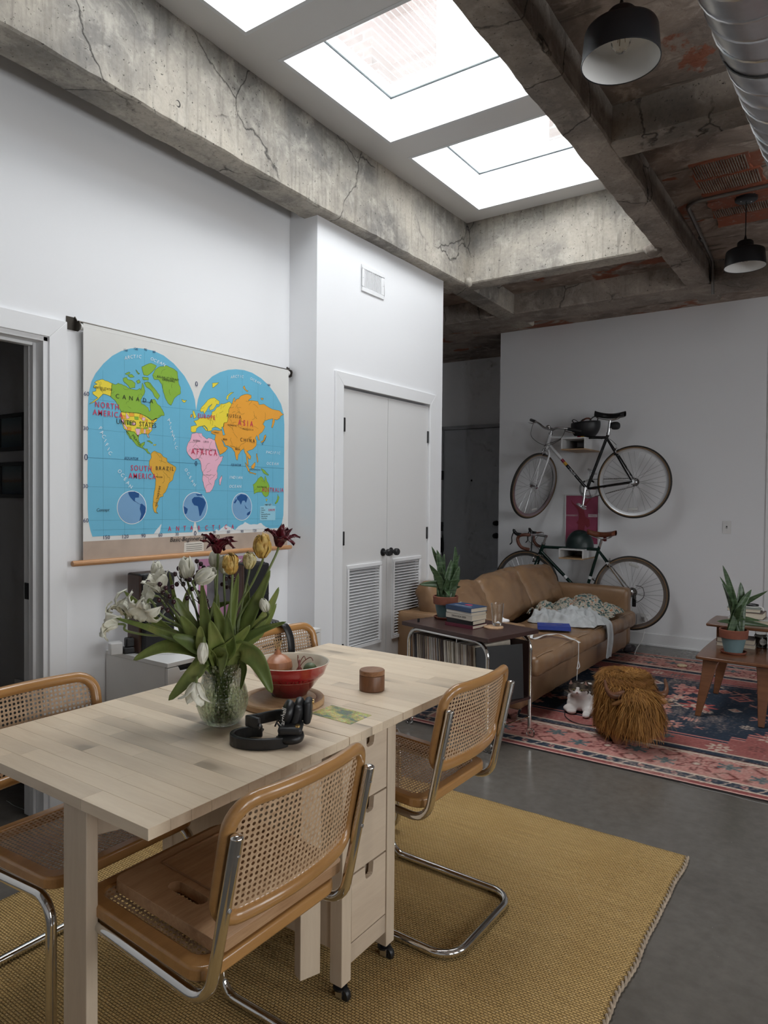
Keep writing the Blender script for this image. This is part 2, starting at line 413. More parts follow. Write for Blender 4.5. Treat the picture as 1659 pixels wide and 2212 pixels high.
# closet double doors
def closet_door(n, y0, y1, hinge, kn_y, lz0, lz1, ly0, ly1):
    r = bpy.data.objects.new('door_%d' % n, None); COL.objects.link(r); r.location = (XC, (y0+y1)/2, 0); struct(r)
    x1 = XC-.004
    g = G(); g.box(x1-.035, x1, y0, ly0, .012, 2.036).box(x1-.035, x1, ly1, y1, .012, 2.036).box(x1-.035, x1, ly0, ly1, .012, lz0).box(x1-.035, x1, ly0, ly1, lz1, 2.036)
    g.obj('door_panel', DOORW, r, world=True)
    for z in (1.775, 1.085, .40):
        hz = z
        box('hinge', x1-.004, x1+.008, hinge-.007, hinge+.007, hz, hz+.085, BLACKM, r, .002, True)
    k = G(); k.lathe([(0, 0), (.026, 0), (.026, .005), (.012, .008), (.010, .028), (.020, .034), (.0235, .040), (.0235, .056), (.020, .062), (0, .062)], 24, (x1, kn_y, 1.02), 'X')
    k.obj('door_knob', BLACKM, r, smooth=True, world=True)
    lf = G(); w = .022; t = .010
    for a in ((ly0-w, ly1+w, lz1, lz1+w), (ly0-w, ly1+w, lz0-w, lz0), (ly0-w, ly0, lz0, lz1), (ly1, ly1+w, lz0, lz1)):
        lf.box(x1, x1+t, a[0], a[1], a[2], a[3])
    lo = lf.obj('louver_frame', TRIMW, r, bevel=.002, world=True)
    sl = G(); sl.add([(-.012, -(ly1-ly0)/2, .0035), (-.012, (ly1-ly0)/2, .0035), (.005, (ly1-ly0)/2, -.0055), (.005, -(ly1-ly0)/2, -.0055), (-.012, -(ly1-ly0)/2, .0060), (-.012, (ly1-ly0)/2, .0060), (.006, (ly1-ly0)/2, -.0025), (.006, -(ly1-ly0)/2, -.0025)], [(0, 1, 2, 3), (7, 6, 5, 4), (3, 2, 6, 7), (0, 4, 5, 1), (0, 3, 7, 4), (1, 5, 6, 2)])
    base = None; N = 26
    for i in range(N):
        z = lz0+(i+.5)*(lz1-lz0)/N
        if base is None: base = sl.obj('slat', TRIMW, lo); o = base
        else: o = base.copy(); COL.objects.link(o); o.parent = lo
        o.location = (x1-r.location.x-.004, (ly0+ly1)/2-r.location.y, z)
    box('louver_backing', x1-.034, x1-.030, ly0, ly1, lz0, lz1, flat('shadow_grey_louver_backing', (.07, .07, .07), .8), r, world=True)  # dark sheet painted in as the shade behind the slats
    return r
closet_door(1, 3.291, 3.779, 3.311, 3.735, .452, .938, 3.368, 3.695)
closet_door(2, 3.783, 4.292, 4.287, 3.828, .452, .948, 3.868, 4.182)
# wall register high on the closet
r = tag(bpy.data.objects.new('wall_vent', None), 'white metal air register with vertical fins above the closet doors', 'vent'); COL.objects.link(r); r.location = (XC, 3.587, 2.66)
g = G(); VY0, VY1, VZ0, VZ1 = 3.466, 3.709, 2.660, 2.828; b = .028
for a in ((VY0, VY1, VZ1-b, VZ1), (VY0, VY1, VZ0, VZ0+b), (VY0, VY0+b, VZ0+b, VZ1-b), (VY1-b, VY1, VZ0+b, VZ1-b)): g.box(XC, XC+.008, *a)
g.obj('frame', TRIMW, r, bevel=.003, world=True)
box('duct_throat', XC+.0005, XC+.0015, VY0+b, VY1-b, VZ0+b, VZ1-b, flat('dim_vent_throat', (.10, .10, .10), .8), r, world=True)  # flat dark sheet standing in for shade between the fins
nf = 13
for i in range(nf):
    y = VY0+b+(i+.5)*(VY1-VY0-2*b)/nf
    box('fin', XC+.0015, XC+.007, y-.0035, y+.0035, VZ0+b, VZ1-b, TRIMW, r, world=True)
for y in (VY0+.012, VY1-.012): G().lathe([(0, .0095), (.003, .0088), (.0034, .008)], 10, (XC, y, (VZ0+VZ1)/2), 'X').obj('screw', STEEL, r, world=True)
# baseboard along the back wall
g = G(); g.box(-3.235, XR, YB-.014, YB, 0, .115).box(-3.235, XR, YB-.022, YB, 0, .018)
struct(g.obj('baseboard_back', TRIMW, bevel=.003))
# wall joint trim on the far right
struct(box('trim_4', px(1650, 1300, 'Y', YB)[0], px(1650, 1300, 'Y', YB)[0]+.06, YB-.012, YB, .115, 3.4, TRIMW, bevel=.003))
# entry door
EY = 7.95  # entry door plane
xl = px(961, 1000, 'Y', EY)[0]; xr = xl+.90; zt = px(1010, 928, 'Y', EY)[2]
r = bpy.data.objects.new('door_3', None); COL.objects.link(r); r.location = ((xl+xr)/2, EY, 0); struct(r)
box('door_panel', xl, xr, EY-.03, EY-.005, .01, zt, GREYD, r, .003, True)
fg = G(); fg.box(xl-.05, xl-.004, EY-.05, EY, 0, zt+.05).box(xr+.004, xr+.05, EY-.05, EY, 0, zt+.05).box(xl-.05, xr+.05, EY-.05, EY, zt+.006, zt+.05)
fg.obj('door_frame', m_paint('grey_door_frame_paint', (.40, .41, .43), .4), r, world=True)
for zz in (1.62, .95, .3): box('hinge', xl-.02, xl+.006, EY-.058, EY-.03, zz, zz+.12, BLACKM, r, .003, True)
kx = px(1074, 1157, 'Y', EY)[0]
for zz, rr in ((px(1074, 1157, 'Y', EY)[2], .032), (px(1074, 1130, 'Y', EY)[2], .03)):
    G().lathe([(0, -.075), (rr*.7, -.072), (rr, -.055), (rr*.9, -.04), (rr*.45, -.028), (rr*.45, -.012), (rr*1.1, -.008), (rr*1.1, 0)], 20, (kx+.005, EY-.03, zz), 'Y').obj('door_knob', BLACKM, r, smooth=True, world=True)
G().lathe([(0, -.006), (.011, -.005), (.012, 0)], 14, (px(1021, 1038, 'Y', EY)[0], EY-.03, px(1021, 1038, 'Y', EY)[2]), 'Y').obj('peephole', BLACKM, r, world=True)

# ------------------------------------------------------------------ ceilings, beams, skylights
g = G(); x0, x1 = -2.9, -.95
ys = [YF-.1]+[v for ab in reversed(SKY_OPEN) for v in ab]+[4.9]
for i in range(0, len(ys)-1, 2): g.box(x0, x1, ys[i], ys[i+1], ZC, ZC+.05)
for a, b in SKY_OPEN: g.box(x0, SKX[0], a, b, ZC, ZC+.05); g.box(SKX[1], x1, a, b, ZC, ZC+.05)
struct(g.obj('ceiling', CEILW))
SHAFT = m_paint('bright_white_shaft_paint', (.74, .765, .79))
CURB = flat('pale_white_skylight_sash', (.50, .55, .55), .35)
GASK = flat('dark_grey_gasket', (.10, .10, .11), .5)
for k, (a, b) in enumerate(SKY_OPEN):
    r = bpy.data.objects.new('window_%d' % (k+1), None); COL.objects.link(r); r.location = ((SKX[0]+SKX[1])/2, (a+b)/2, ZC); struct(r)
    def ring(nm, e, t, z0, z1, m, bev=0):
        q = G(); X0, X1, Y0, Y1 = SKX[0]-e, SKX[1]+e, a-e, b+e
        q.box(X0-t, X0, Y0-t, Y1+t, z0, z1).box(X1, X1+t, Y0-t, Y1+t, z0, z1).box(X0, X1, Y0-t, Y0, z0, z1).box(X0, X1, Y1, Y1+t, z0, z1)
        return q.obj(nm, m, r, bevel=bev, world=True)
    ring('shaft_lining', -.003, .02, ZC-.0015, ZS, SHAFT)
    ring('gasket', .001, .06, ZS, ZS+.008, GASK)
    ring('sash', -.012, .09, ZS+.008, ZS+.05, CURB)
    ring('upper_sash', .012, .07, ZS+.05, ZS+.10, CURB)
    box('glass_pane', SKX[0]-.03, SKX[1]+.03, a-.03, b+.03, ZS+.10, ZS+.106, PANE, r, world=True)
    box('curb_cap', SKX[1]-.001, SKX[1]+.1, a-.1, b+.1, ZS+.10, ZS+.12, CURB, r, world=True)
# brick neighbours rising above the roof, seen through the glass
def m_brick():
    t = NT('washed_out_brick'); co = t.coord(scale=(1, 1, 1), rot=(pi/2, 0, 0))
    br = t.n.new('ShaderNodeTexBrick'); br.inputs['Color1'].default_value = (.085, .068, .062, 1); br.inputs['Color2'].default_value = (.070, .055, .050, 1); br.inputs['Mortar'].default_value = (.11, .105, .10, 1)
    br.inputs['Scale'].default_value = 1; br.inputs['Brick Width'].default_value = .42; br.inputs['Row Height'].default_value = .14; br.inputs['Mortar Size'].default_value = .014
    t.link(co, br.inputs['Vector']); t.color(br.outputs[0]); t.set(Roughness=.9); return t.m
BRK = m_brick()
YN = 9.0
A = px(803, 100, 'Y', YN); B = px(690, 100, 'Y', YN); C_ = px(812, 168, 'Y', YN)
g = G(); g.box(B[0]-3.5, A[0], YN, YN+2, 3.9, A[2]+3); g.box(A[0], C_[0]+.05, YN, YN+2, 3.9, px(805, 138, 'Y', YN)[2])
tag(g.obj('brick_building', BRK), 'pale brick building corner seen through the middle skylight', 'building')
A = px(1186, 275, 'Y', 8.6); B = px(1250, 275, 'Y', 8.6)
g = G(); g.box(A[0], A[0]+1.6, 8.6, 9.6, 3.9, A[2]+2.2); g.box(A[0]-.03, A[0]+1.63, 8.57, 9.63, 3.9, px(1200, 331, 'Y', 8.6)[2])
tag(g.obj('brick_chimney', BRK), 'grey brick chimney seen through the far skylight', 'chimney')
# concrete beams with worn arrises
def beam(name, path, w, z0, z1, m, axis='Y', step=.05, cham=.009, seed=0, amp=.003, end_caps=True):
    """path: list of (along, side centre); rectangular section with chamfered, chipped lower corners"""
    g = G(); L0, L1 = path[0][0], path[-1][0]; n = max(2, int((L1-L0)/step))
    sec = [(-w/2, z1), (-w/2, (z0+z1)/2), (-w/2, z0+cham*2.2), (-w/2, z0+cham), (-w/2+cham*.9, z0), (-w/2+cham*2.4, z0), (-w/6, z0), (w/6, z0), (w/2-cham*2.4, z0), (w/2-cham*.9, z0), (w/2, z0+cham), (w/2, z0+cham*2.2), (w/2, (z0+z1)/2), (w/2, z1)]
    V = []; m_ = len(sec)
    for i in range(n+1):
        s = L0+(L1-L0)*i/n
        for a, b in zip(path, path[1:]):
            if a[0] <= s <= b[0]+1e-6: c = lerp(a[1], b[1], (s-a[0])/(b[0]-a[0])); break
        for j, (u, z) in enumerate(sec):
            q = Vector((s*9, u*9, z*9+seed)); d = amp*noise.noise(q)+amp*.6*noise.noise(q*4)
            edge = 1.9 if j in (3, 4, 9, 10) else 1
            uu = u+d*edge*(1 if u > 0 else -1) - (abs(noise.noise(Vector((s*16, j, seed))))*.005*(1 if u > 0 else -1) if j in (3, 4, 9, 10) else 0)
            zz = z+(amp*.8*noise.noise(q*1.3+Vector((3, 3, 3))) if z < z1-.05 else 0)+(abs(noise.noise(Vector((s*21, j+7, seed))))*.005 if j in (3, 4, 9, 10) else 0)
            V.append((c+uu, s, zz) if axis == 'Y' else (s, c+uu, zz))
    F = [(i*m_+j, i*m_+j+1, (i+1)*m_+j+1, (i+1)*m_+j) for i in range(n) for j in range(m_-1)]
    F += [(i*m_, (i+1)*m_, (i+1)*m_+m_-1, i*m_+m_-1) for i in range(n)]
    F += [tuple(range(m_)), tuple(n*m_+j for j in range(m_-1, -1, -1))]
    return struct(g.add(V, F).obj(name, m, smooth=True, angle=24))
beam('ceiling_beam', [(YF, -2.53), (1.2, -2.545), (3.0, -2.603), (4.70, -2.585), (6.1, -2.64)], .185, 2.985, 3.6, CONC_L, seed=1, amp=.0035)
beam('ceiling_beam', [(YF, -1.05), (6.1, -1.05)], .165, 2.985, 3.6, CONC_D, seed=5, amp=.003)
beam('ceiling_beam', [(-2.52, 4.735), (-1.12, 4.735)], .16, 2.985, 3.6, CONC_L, axis='X', seed=9, amp=.0035)
beam('ceiling_beam', [(-.975, 3.26), (XR, 3.26)], .16, 2.985, 3.5, CONC_D, axis='X', seed=13)
beam('ceiling_beam', [(-.975, .3), (XR, .3)], .16, 2.985, 3.5, CONC_D, axis='X', seed=15)
beam('ceiling_beam', [(-6, 5.78), (XR, 5.78)], .34, 2.985, 3.5, CONC_D, axis='X', seed=17)
beam('ceiling_beam', [(-6, 4.70), (-2.66, 4.70)], .16, 2.985, 3.5, CONC_D, axis='X', seed=19)
# old drilled anchor holes in the near beam face
for k, (hx_, hy_) in enumerate(((61, 44), (237, 142), (382, 224))):
    q = px(hx_, hy_, 'X', -2.462-.010*k); bmo = bpy.data.objects['ceiling_beam']
    G().lathe([(0, -.003), (.010, -.002), (.011, .005), (.017, .004), (.020, -.004)], 18, (q.x, q.y, q.z), 'X').obj('anchor_hole', flat('dark_rusted_socket', (.05, .045, .04), .8), bmo, True)
# ragged mortar lumps where the beams meet
def lump(name, c, r, m, seed):
    g = G(); g.ell(c, r, 18, 12)
    g.v = [tuple(Vector(p)+(Vector(p)-Vector(c))*.45*noise.noise(Vector(p)*28+Vector((seed, 0, 0)))) for p in g.v]
    return struct(g.obj(name, m, smooth=True))
lump('trim_5', (-2.475, 4.655, 3.0), (.03, .03, .035), CONC_L, 1)
lump('trim_6', (-1.15, 4.66, 2.985), (.05, .05, .035), CONC_D, 3)
# clay tile infill between the beams
ZT = 3.155
def m_tileceil():
    t = NT('skimmed_clay_tile_ceiling'); co = t.coord()
    a = t.noise(co, 2.4, 7, .65, .8); b = t.noise(co, 9, 8, .65, .5); st = t.noise(t.coord(scale=(1, 7, 1)), 3, 6, .6, .4)
    c = t.mix(t.ramp(a, [(.38, 0), (.62, 1)]), (.42, .345, .29), (.22, .18, .155))
    c = t.mix(t.ramp(b, [(.52, 0), (.66, .7)]), c, (.56, .475, .41))
    c = t.mix(t.ramp(st, [(.58, 0), (.66, .8)]), c, (.12, .10, .085))
    c = t.mix(t.ramp(t.noise(t.coord(scale=(1, 1.6, 1), loc=(3, 1, 0)), 1.9, 6, .6, .6), [(.60, 0), (.63, .85)]), c, (.30, .10, .055))
    t.color(c); t.set(Roughness=.92); t.b.inputs['Specular IOR Level'].default_value = .2; t.bump(b, .6, .02); t.bump(st, .5, .012); return t.m
TILEC = m_tileceil()
for k, (a, b, c, d) in enumerate(((-.99, XR, YF, .25), (-.99, XR, .35, 3.2), (-.99, XR, 3.32, 5.7), (-2.55, -1.1, 4.8, 5.7), (-6, -2.65, 4.75, 5.7), (-6, XR, 5.9, 8.1))):
    struct(box('ceiling_infill', a, b, c, d, ZT, ZT+.12, TILEC))
INF = [o for o in bpy.data.objects if o.name.startswith('ceiling_infill')]
def m_terra():
    t = NT('exposed_terracotta_tile'); co = t.coord()
    a = t.noise(co, 6, 7, .65, .6); b = t.noise(co, 40, 4, .6)
    c = t.mix(t.ramp(a, [(.42, 0), (.66, 1)]), (.34, .10, .05), (.25, .105, .07))
    c = t.mix(t.ramp(b, [(.60, 0), (.72, .7)]), c, (.45, .38, .33))
    t.color(c); t.set(Roughness=.85); t.bump(b, .4, .006); return t.m
TERRA = m_terra()
PLAST = m_concrete('ribbed_plaster_key', (.42, .36, .29), (.24, .20, .17), (.20, .09, .06), .6, 0, 2)
def ragged(x0, x1, y0, y1, seed, n=9, amp=.018):
    P = []
    for (a, b) in (((x0, y0), (x1, y0)), ((x1, y0), (x1, y1)), ((x1, y1), (x0, y1)), ((x0, y1), (x0, y0))):
        for i in range(n):
            t = i/n; x = lerp(a[0], b[0], t); y = lerp(a[1], b[1], t)
            P.append((x+amp*noise.noise(Vector((x*13, y*13, seed))), y+amp*noise.noise(Vector((x*13, y*13, seed+9)))))
    return P
def tile(infill, x0, x1, y0, y1, seed, ribbed=False, amp=.018):
    G().ext(ragged(x0, x1, y0, y1, seed, 9, amp), lambda a, b, t: (a, b, t), ZT-.010, ZT+.002).obj('clay_tile', TERRA, infill)
    if ribbed:
        q = G(); n = int((x1-x0)/.012)
        for i in range(1, n):
            x = x0+i*.012; a = y0+.012+.012*noise.noise(Vector((x*30, seed, 0))); b = y1-.012+.012*noise.noise(Vector((x*30, seed, 4)))
            q.box(x-.003, x+.003, a, b, ZT-.015, ZT-.009)
        q.obj('key_ribs', PLAST, infill)
i3 = INF[2]
def tp(x0, y0, x1, y1, *a, **k):
    A = px(x0, y0, 'Z', ZT); B = px(x1, y1, 'Z', ZT); tile(a[0], min(A[0], B[0]), max(A[0], B[0]), min(A[1], B[1]), max(A[1], B[1]), *a[1:], **k)
yy = [3.95, 4.16, 4.36, 4.50, 4.62, 4.77, 4.95]
for i, (xa, xb, rib) in enumerate(((-.80, -.52, True), (-.80, -.48, True), (-.80, -.44, False), (-.80, -.45, False), (-.80, -.44, True), (-.80, -.46, False))):
    tile(i3, xa, xb, yy[i]+.006, yy[i+1]-.006, i*3.1, rib, .016)
i2 = INF[1]
tile(i2, -.86, -.62, 1.92, 2.10, 31, False, .03); tile(i2, -.60, -.40, 1.95, 2.12, 37, False, .03); tile(i2, -.54, -.44, 2.38, 2.62, 41, False, .02); tile(i2, -.9, -.7, 1.55, 1.8, 43, True, .03)
tile(i2, -.40, -.22, 2.35, 2.5, 45, False, .03)
i4 = INF[3]
tile(i4, -2.3, -2.08, 4.98, 5.2, 51, False, .03); tile(i4, -1.98, -1.62, 4.95, 5.2, 53, False, .03); tile(i4, -1.45, -1.2, 4.95, 5.18, 57, False, .03)
# conduit on the ceiling
COND = flat('painted_steel_conduit', (.20, .185, .17), .45, .6, .15)
c0 = px(1600, 425, 'Z', ZT-.03); c1 = px(1488, 447, 'Z', ZT-.03)
pt = [Vector((-.42, c0[1]-.05, ZT-.02)), Vector((-.90, c0[1]-.05, ZT-.02)), Vector((-.945, 5.56, ZT-.02)), Vector((-.945, 5.592, 2.90))]
r = tag(bpy.data.objects.new('ceiling_conduit', None), 'thin metal conduit bending from the far pendant down the beam', 'conduit'); COL.objects.link(r); r.location = pt[1]
G().tube(fillet(pt, {1: .09, 2: .05}), .011, 10).obj('pipe', COND, r, smooth=True, world=True)
for q in (Vector((-.93, 5.05, ZT-.02)), Vector((-.945, 5.592, 3.03))):
    d = Vector((0, .03, 0)) if q.z > 3.1 else Vector((0, 0, .025))
    G().tube([q-d, q+d], .0145, 12).obj('coupling', COND, r, smooth=True, world=True)
# ------------------------------------------------------------------ dining corner
def m_wood(name, c0, c1, axis='X', scale=1.0, rough=.42, objrand=.0, knots=False, ring=14, coat=0):
    """grain running along the given local axis; per-object tone shift through the object's own random value"""
    t = NT(name); st = {'X': (1, 9, 9), 'Y': (9, 1, 9), 'Z': (9, 9, 1)}[axis]
    oi = t.n.new('ShaderNodeObjectInfo')
    co = t.coord(scale=tuple(v*scale for v in st))
    ad = t.n.new('ShaderNodeVectorMath'); ad.operation = 'ADD'; t.link(co, ad.inputs[0])
    cx = t.n.new('ShaderNodeCombineXYZ'); m1 = t.math('MULTIPLY', oi.outputs['Random'], 37.0)
    for i in range(3): t.link(m1, cx.inputs[i])
    t.link(cx.outputs[0], ad.inputs[1]); v = ad.outputs[0]
    a = t.noise(v, 2.2, 5, .55, .6); b = t.noise(v, ring, 4, .6, .3)
    f = t.math('ADD', t.math('MULTIPLY', a, .65), t.math('MULTIPLY', b, .35))
    c = t.ramp(f, [(.32, c0), (.68, c1)])
    if objrand:
        k = t.ramp(oi.outputs['Random'], [(0, 1-objrand), (.5, 1), (1, 1+objrand*.35)])
        c = t.mix(1, c, k, 'MULTIPLY')
    if knots:
        vv = t.coord(scale=tuple(q*.55*scale for q in (4, 9, 9)))
        ad2 = t.n.new('ShaderNodeVectorMath'); ad2.operation = 'ADD'; t.link(vv, ad2.inputs[0]); t.link(cx.outputs[0], ad2.inputs[1])
        vo = t.n.new('ShaderNodeTexVoronoi'); vo.voronoi_dimensions = '2D'; vo.inputs['Scale'].default_value = .8; t.link(ad2.outputs[0], vo.inputs['Vector'])
        c = t.mix(t.ramp(vo.outputs['Distance'], [(.05, .75), (.09, .35), (.22, 0)]), c, tuple(q*.38 for q in c0))
    t.color(c); t.set(Roughness=rough); t.bump(b, .08, .002)
    if coat: t.b.inputs['Coat Weight'].default_value = coat; t.b.inputs['Coat Roughness'].default_value = .12
    return t.m
BIRCH = m_wood('pale_birch_staves', (.70, .56, .405), (.82, .685, .515), 'X', 1, .4, .13, True)
BIRCHZ = m_wood('pale_birch_uprights', (.56, .45, .335), (.66, .55, .42), 'Z', 1, .45, .1)
BIRCHD = m_wood('pale_birch_drawers', (.55, .44, .33), (.65, .535, .41), 'Y', 1, .45, .12, True)
BEECH = m_wood('honey_varnished_beech', (.36, .175, .055), (.47, .245, .085), 'X', 1.6, .28, .05, False, 20, .5)
WALNUT = m_wood('walnut_box_wood', (.13, .055, .025), (.24, .11, .05), 'Z', 3, .4, 0)
TEAKC = m_wood('warm_table_wood', (.125, .048, .022), (.205, .085, .038), 'X', 1.5, .3, 0, False, 12, .3)
def m_cane():
    t = NT('woven_cane'); co = t.coord()
    n = t.noise(co, 90, 3); c = t.ramp(n, [(.3, (.42, .265, .15)), (.7, (.60, .42, .265))])
    t.color(c); t.set(Roughness=.45)
    wa = t.n.new('ShaderNodeTexWave'); wa.inputs['Scale'].default_value = 95; t.link(t.coord(rot=(0, 0, pi/4)), wa.inputs['Vector'])
    t.bump(wa.outputs[1], .35, .001); return t.m
CANE = m_cane()
# ---- gateleg table
TX0, TX1, TY0, TY1, TZ = -1.91, -1.11, .8227, 2.343, .74
YS1, YS2 = TY0+.63, TY0+.89
tb = thing('dining_table', 'pale birch gateleg dining table with drawers, vase and bowl standing on it', 'table', ((TX0+TX1)/2, (TY0+TY1)/2, 0))
def leaf(nm, y0, y1, seed):
    rnd = random.Random(seed)
    base = G().box(TX0+.006, TX1-.006, y0+.004, y1-.004, TZ-.024, TZ-.012).obj(nm, BIRCH, tb, world=True)
    n = max(1, round((y1-y0)/.0525)); w = (y1-y0)/n
    for i in range(n):
        x = TX0; ya, yb = y0+i*w, y0+(i+1)*w
        first = True
        while x < TX1-1e-6:
            L = rnd.uniform(.22, .48)
            if first: L *= rnd.uniform(.35, 1)
            x2 = x+L
            if TX1-x2 < .12: x2 = TX1
            o = G().box(-(x2-x)/2, (x2-x)/2, -(yb-ya)/2+.00015, (yb-ya)/2-.00015, -.012, .012).obj('stave', BIRCH, base, bevel=.0006, bseg=1)
            o.location = Vector(((x+x2)/2, (ya+yb)/2, TZ-.012+rnd.uniform(-.00012, 0)))-tb.location
            x = x2; first = False
    return base
leaf('table_leaf', TY0, YS1-.0012, 3); leaf('table_centre', YS1+.0012, YS2-.0012, 5); leaf('table_leaf', YS2+.0012, TY1, 9)
ZB = .716
for xf in (1, -1):
    xo = TX1-.022 if xf == 1 else TX0+.022
    xi = xo-.042*xf
    for (a, b) in ((YS1+.002, YS1+.044), (YS2-.046, YS2-.004)):
        lg = box('leg', xo, xi, a, b, .052, ZB, BIRCHZ, tb, .002, True)
        G().lathe([(0, .004), (.0055, .003), (.006, 0)], 12, (((xo+xi)/2), a if a < 1.5 else b, .12), 'Y').obj('bolt', STEEL, lg) if False else None
        cx, cy_ = (xo+xi)/2, (a+b)/2
        ca = G().lathe([(.010, .052), (.012, .040), (.020, .040), (.020, .034), (.006, .034)], 14, (cx, cy_, 0)).obj('caster', BLACKM, tb, True, world=True)
        q = G(); q.lathe([(.006, -.009), (.019, -.009), (.021, -.006), (.021, .006), (.019, .009), (.006, .009)], 20, (cx+.012, cy_, .021), 'Y'); q.obj('wheel', BLACKP, ca, True).location = -tb.location
        q = G(); q.box(cx-.006, cx+.016, cy_-.014, cy_-.010, .016, .038).box(cx-.006, cx+.016, cy_+.010, cy_+.014, .016, .038); q.obj('fork', STEEL, ca).location = -tb.location
    box('bottom_rail', xo-.004*xf, xo-.024*xf, YS1+.044, YS2-.046, .095, .148, BIRCHD, tb, .001, True)
    box('carcass_back', xo-.03*xf, xo-.034*xf, YS1+.044, YS2-.046, .148, .71, BIRCHZ, tb, 0, True)
    for (z0, z1) in ((.53, .712), (.342, .525), (.153, .337)):
        ya, yb = YS1+.047, YS2-.049; ym = (ya+yb)/2
        nw, nd, r = .021, .034, .006
        out = [(ya, z0), (yb, z0), (yb, z1), (ym+nw, z1), (ym+nw-.004, z1-nd), (ym+nw-.010, z1-nd-.004), (ym-nw+.010, z1-nd-.004), (ym-nw+.004, z1-nd), (ym-nw, z1), (ya, z1)]
        G().ext(out, lambda a, b, t: (t, a, b), xo-.002*xf, xo-.020*xf).obj('drawer_front', BIRCHD, tb, bevel=.0012, bseg=1, world=True)
g = G(); g.box(TX0+.06, TX1-.06, YS1+.01, YS1+.03, .14, .70); g.obj('side_panel', BIRCHZ, tb, world=True)
g = G(); g.box(TX0+.06, TX1-.06, YS2-.03, YS2-.01, .14, .70); g.obj('side_panel', BIRCHZ, tb, world=True)
# gate legs folding out under each leaf
def gate(hx, hy, ox, oy, w):
    d = Vector((ox-hx, oy-hy, 0)); L = d.length; a = atan2(d.y, d.x)
    fr = Matrix.Translation((hx, hy, 0)) @ Matrix.Rotation(a, 4, 'Z')
    def p(nm, x0, x1, z0, z1, t=.017, m=BIRCHZ): G().box(x0, x1, -t, t, z0, z1).xf(fr).obj(nm, m, tb, bevel=.002, world=True)
    p('gate_stile', 0, .06, .11, .70); p('gate_rail', .06, L, .63, .70)
    G().box(ox-w/2, ox+w/2, oy-.014, oy+.014, .004, .716).obj('gate_leg', BIRCHZ, tb, bevel=.002, world=True)
gate(-1.18, 1.41, -1.395, .86, .088); gate(-1.80, 1.755, -1.63, 2.30, .088)

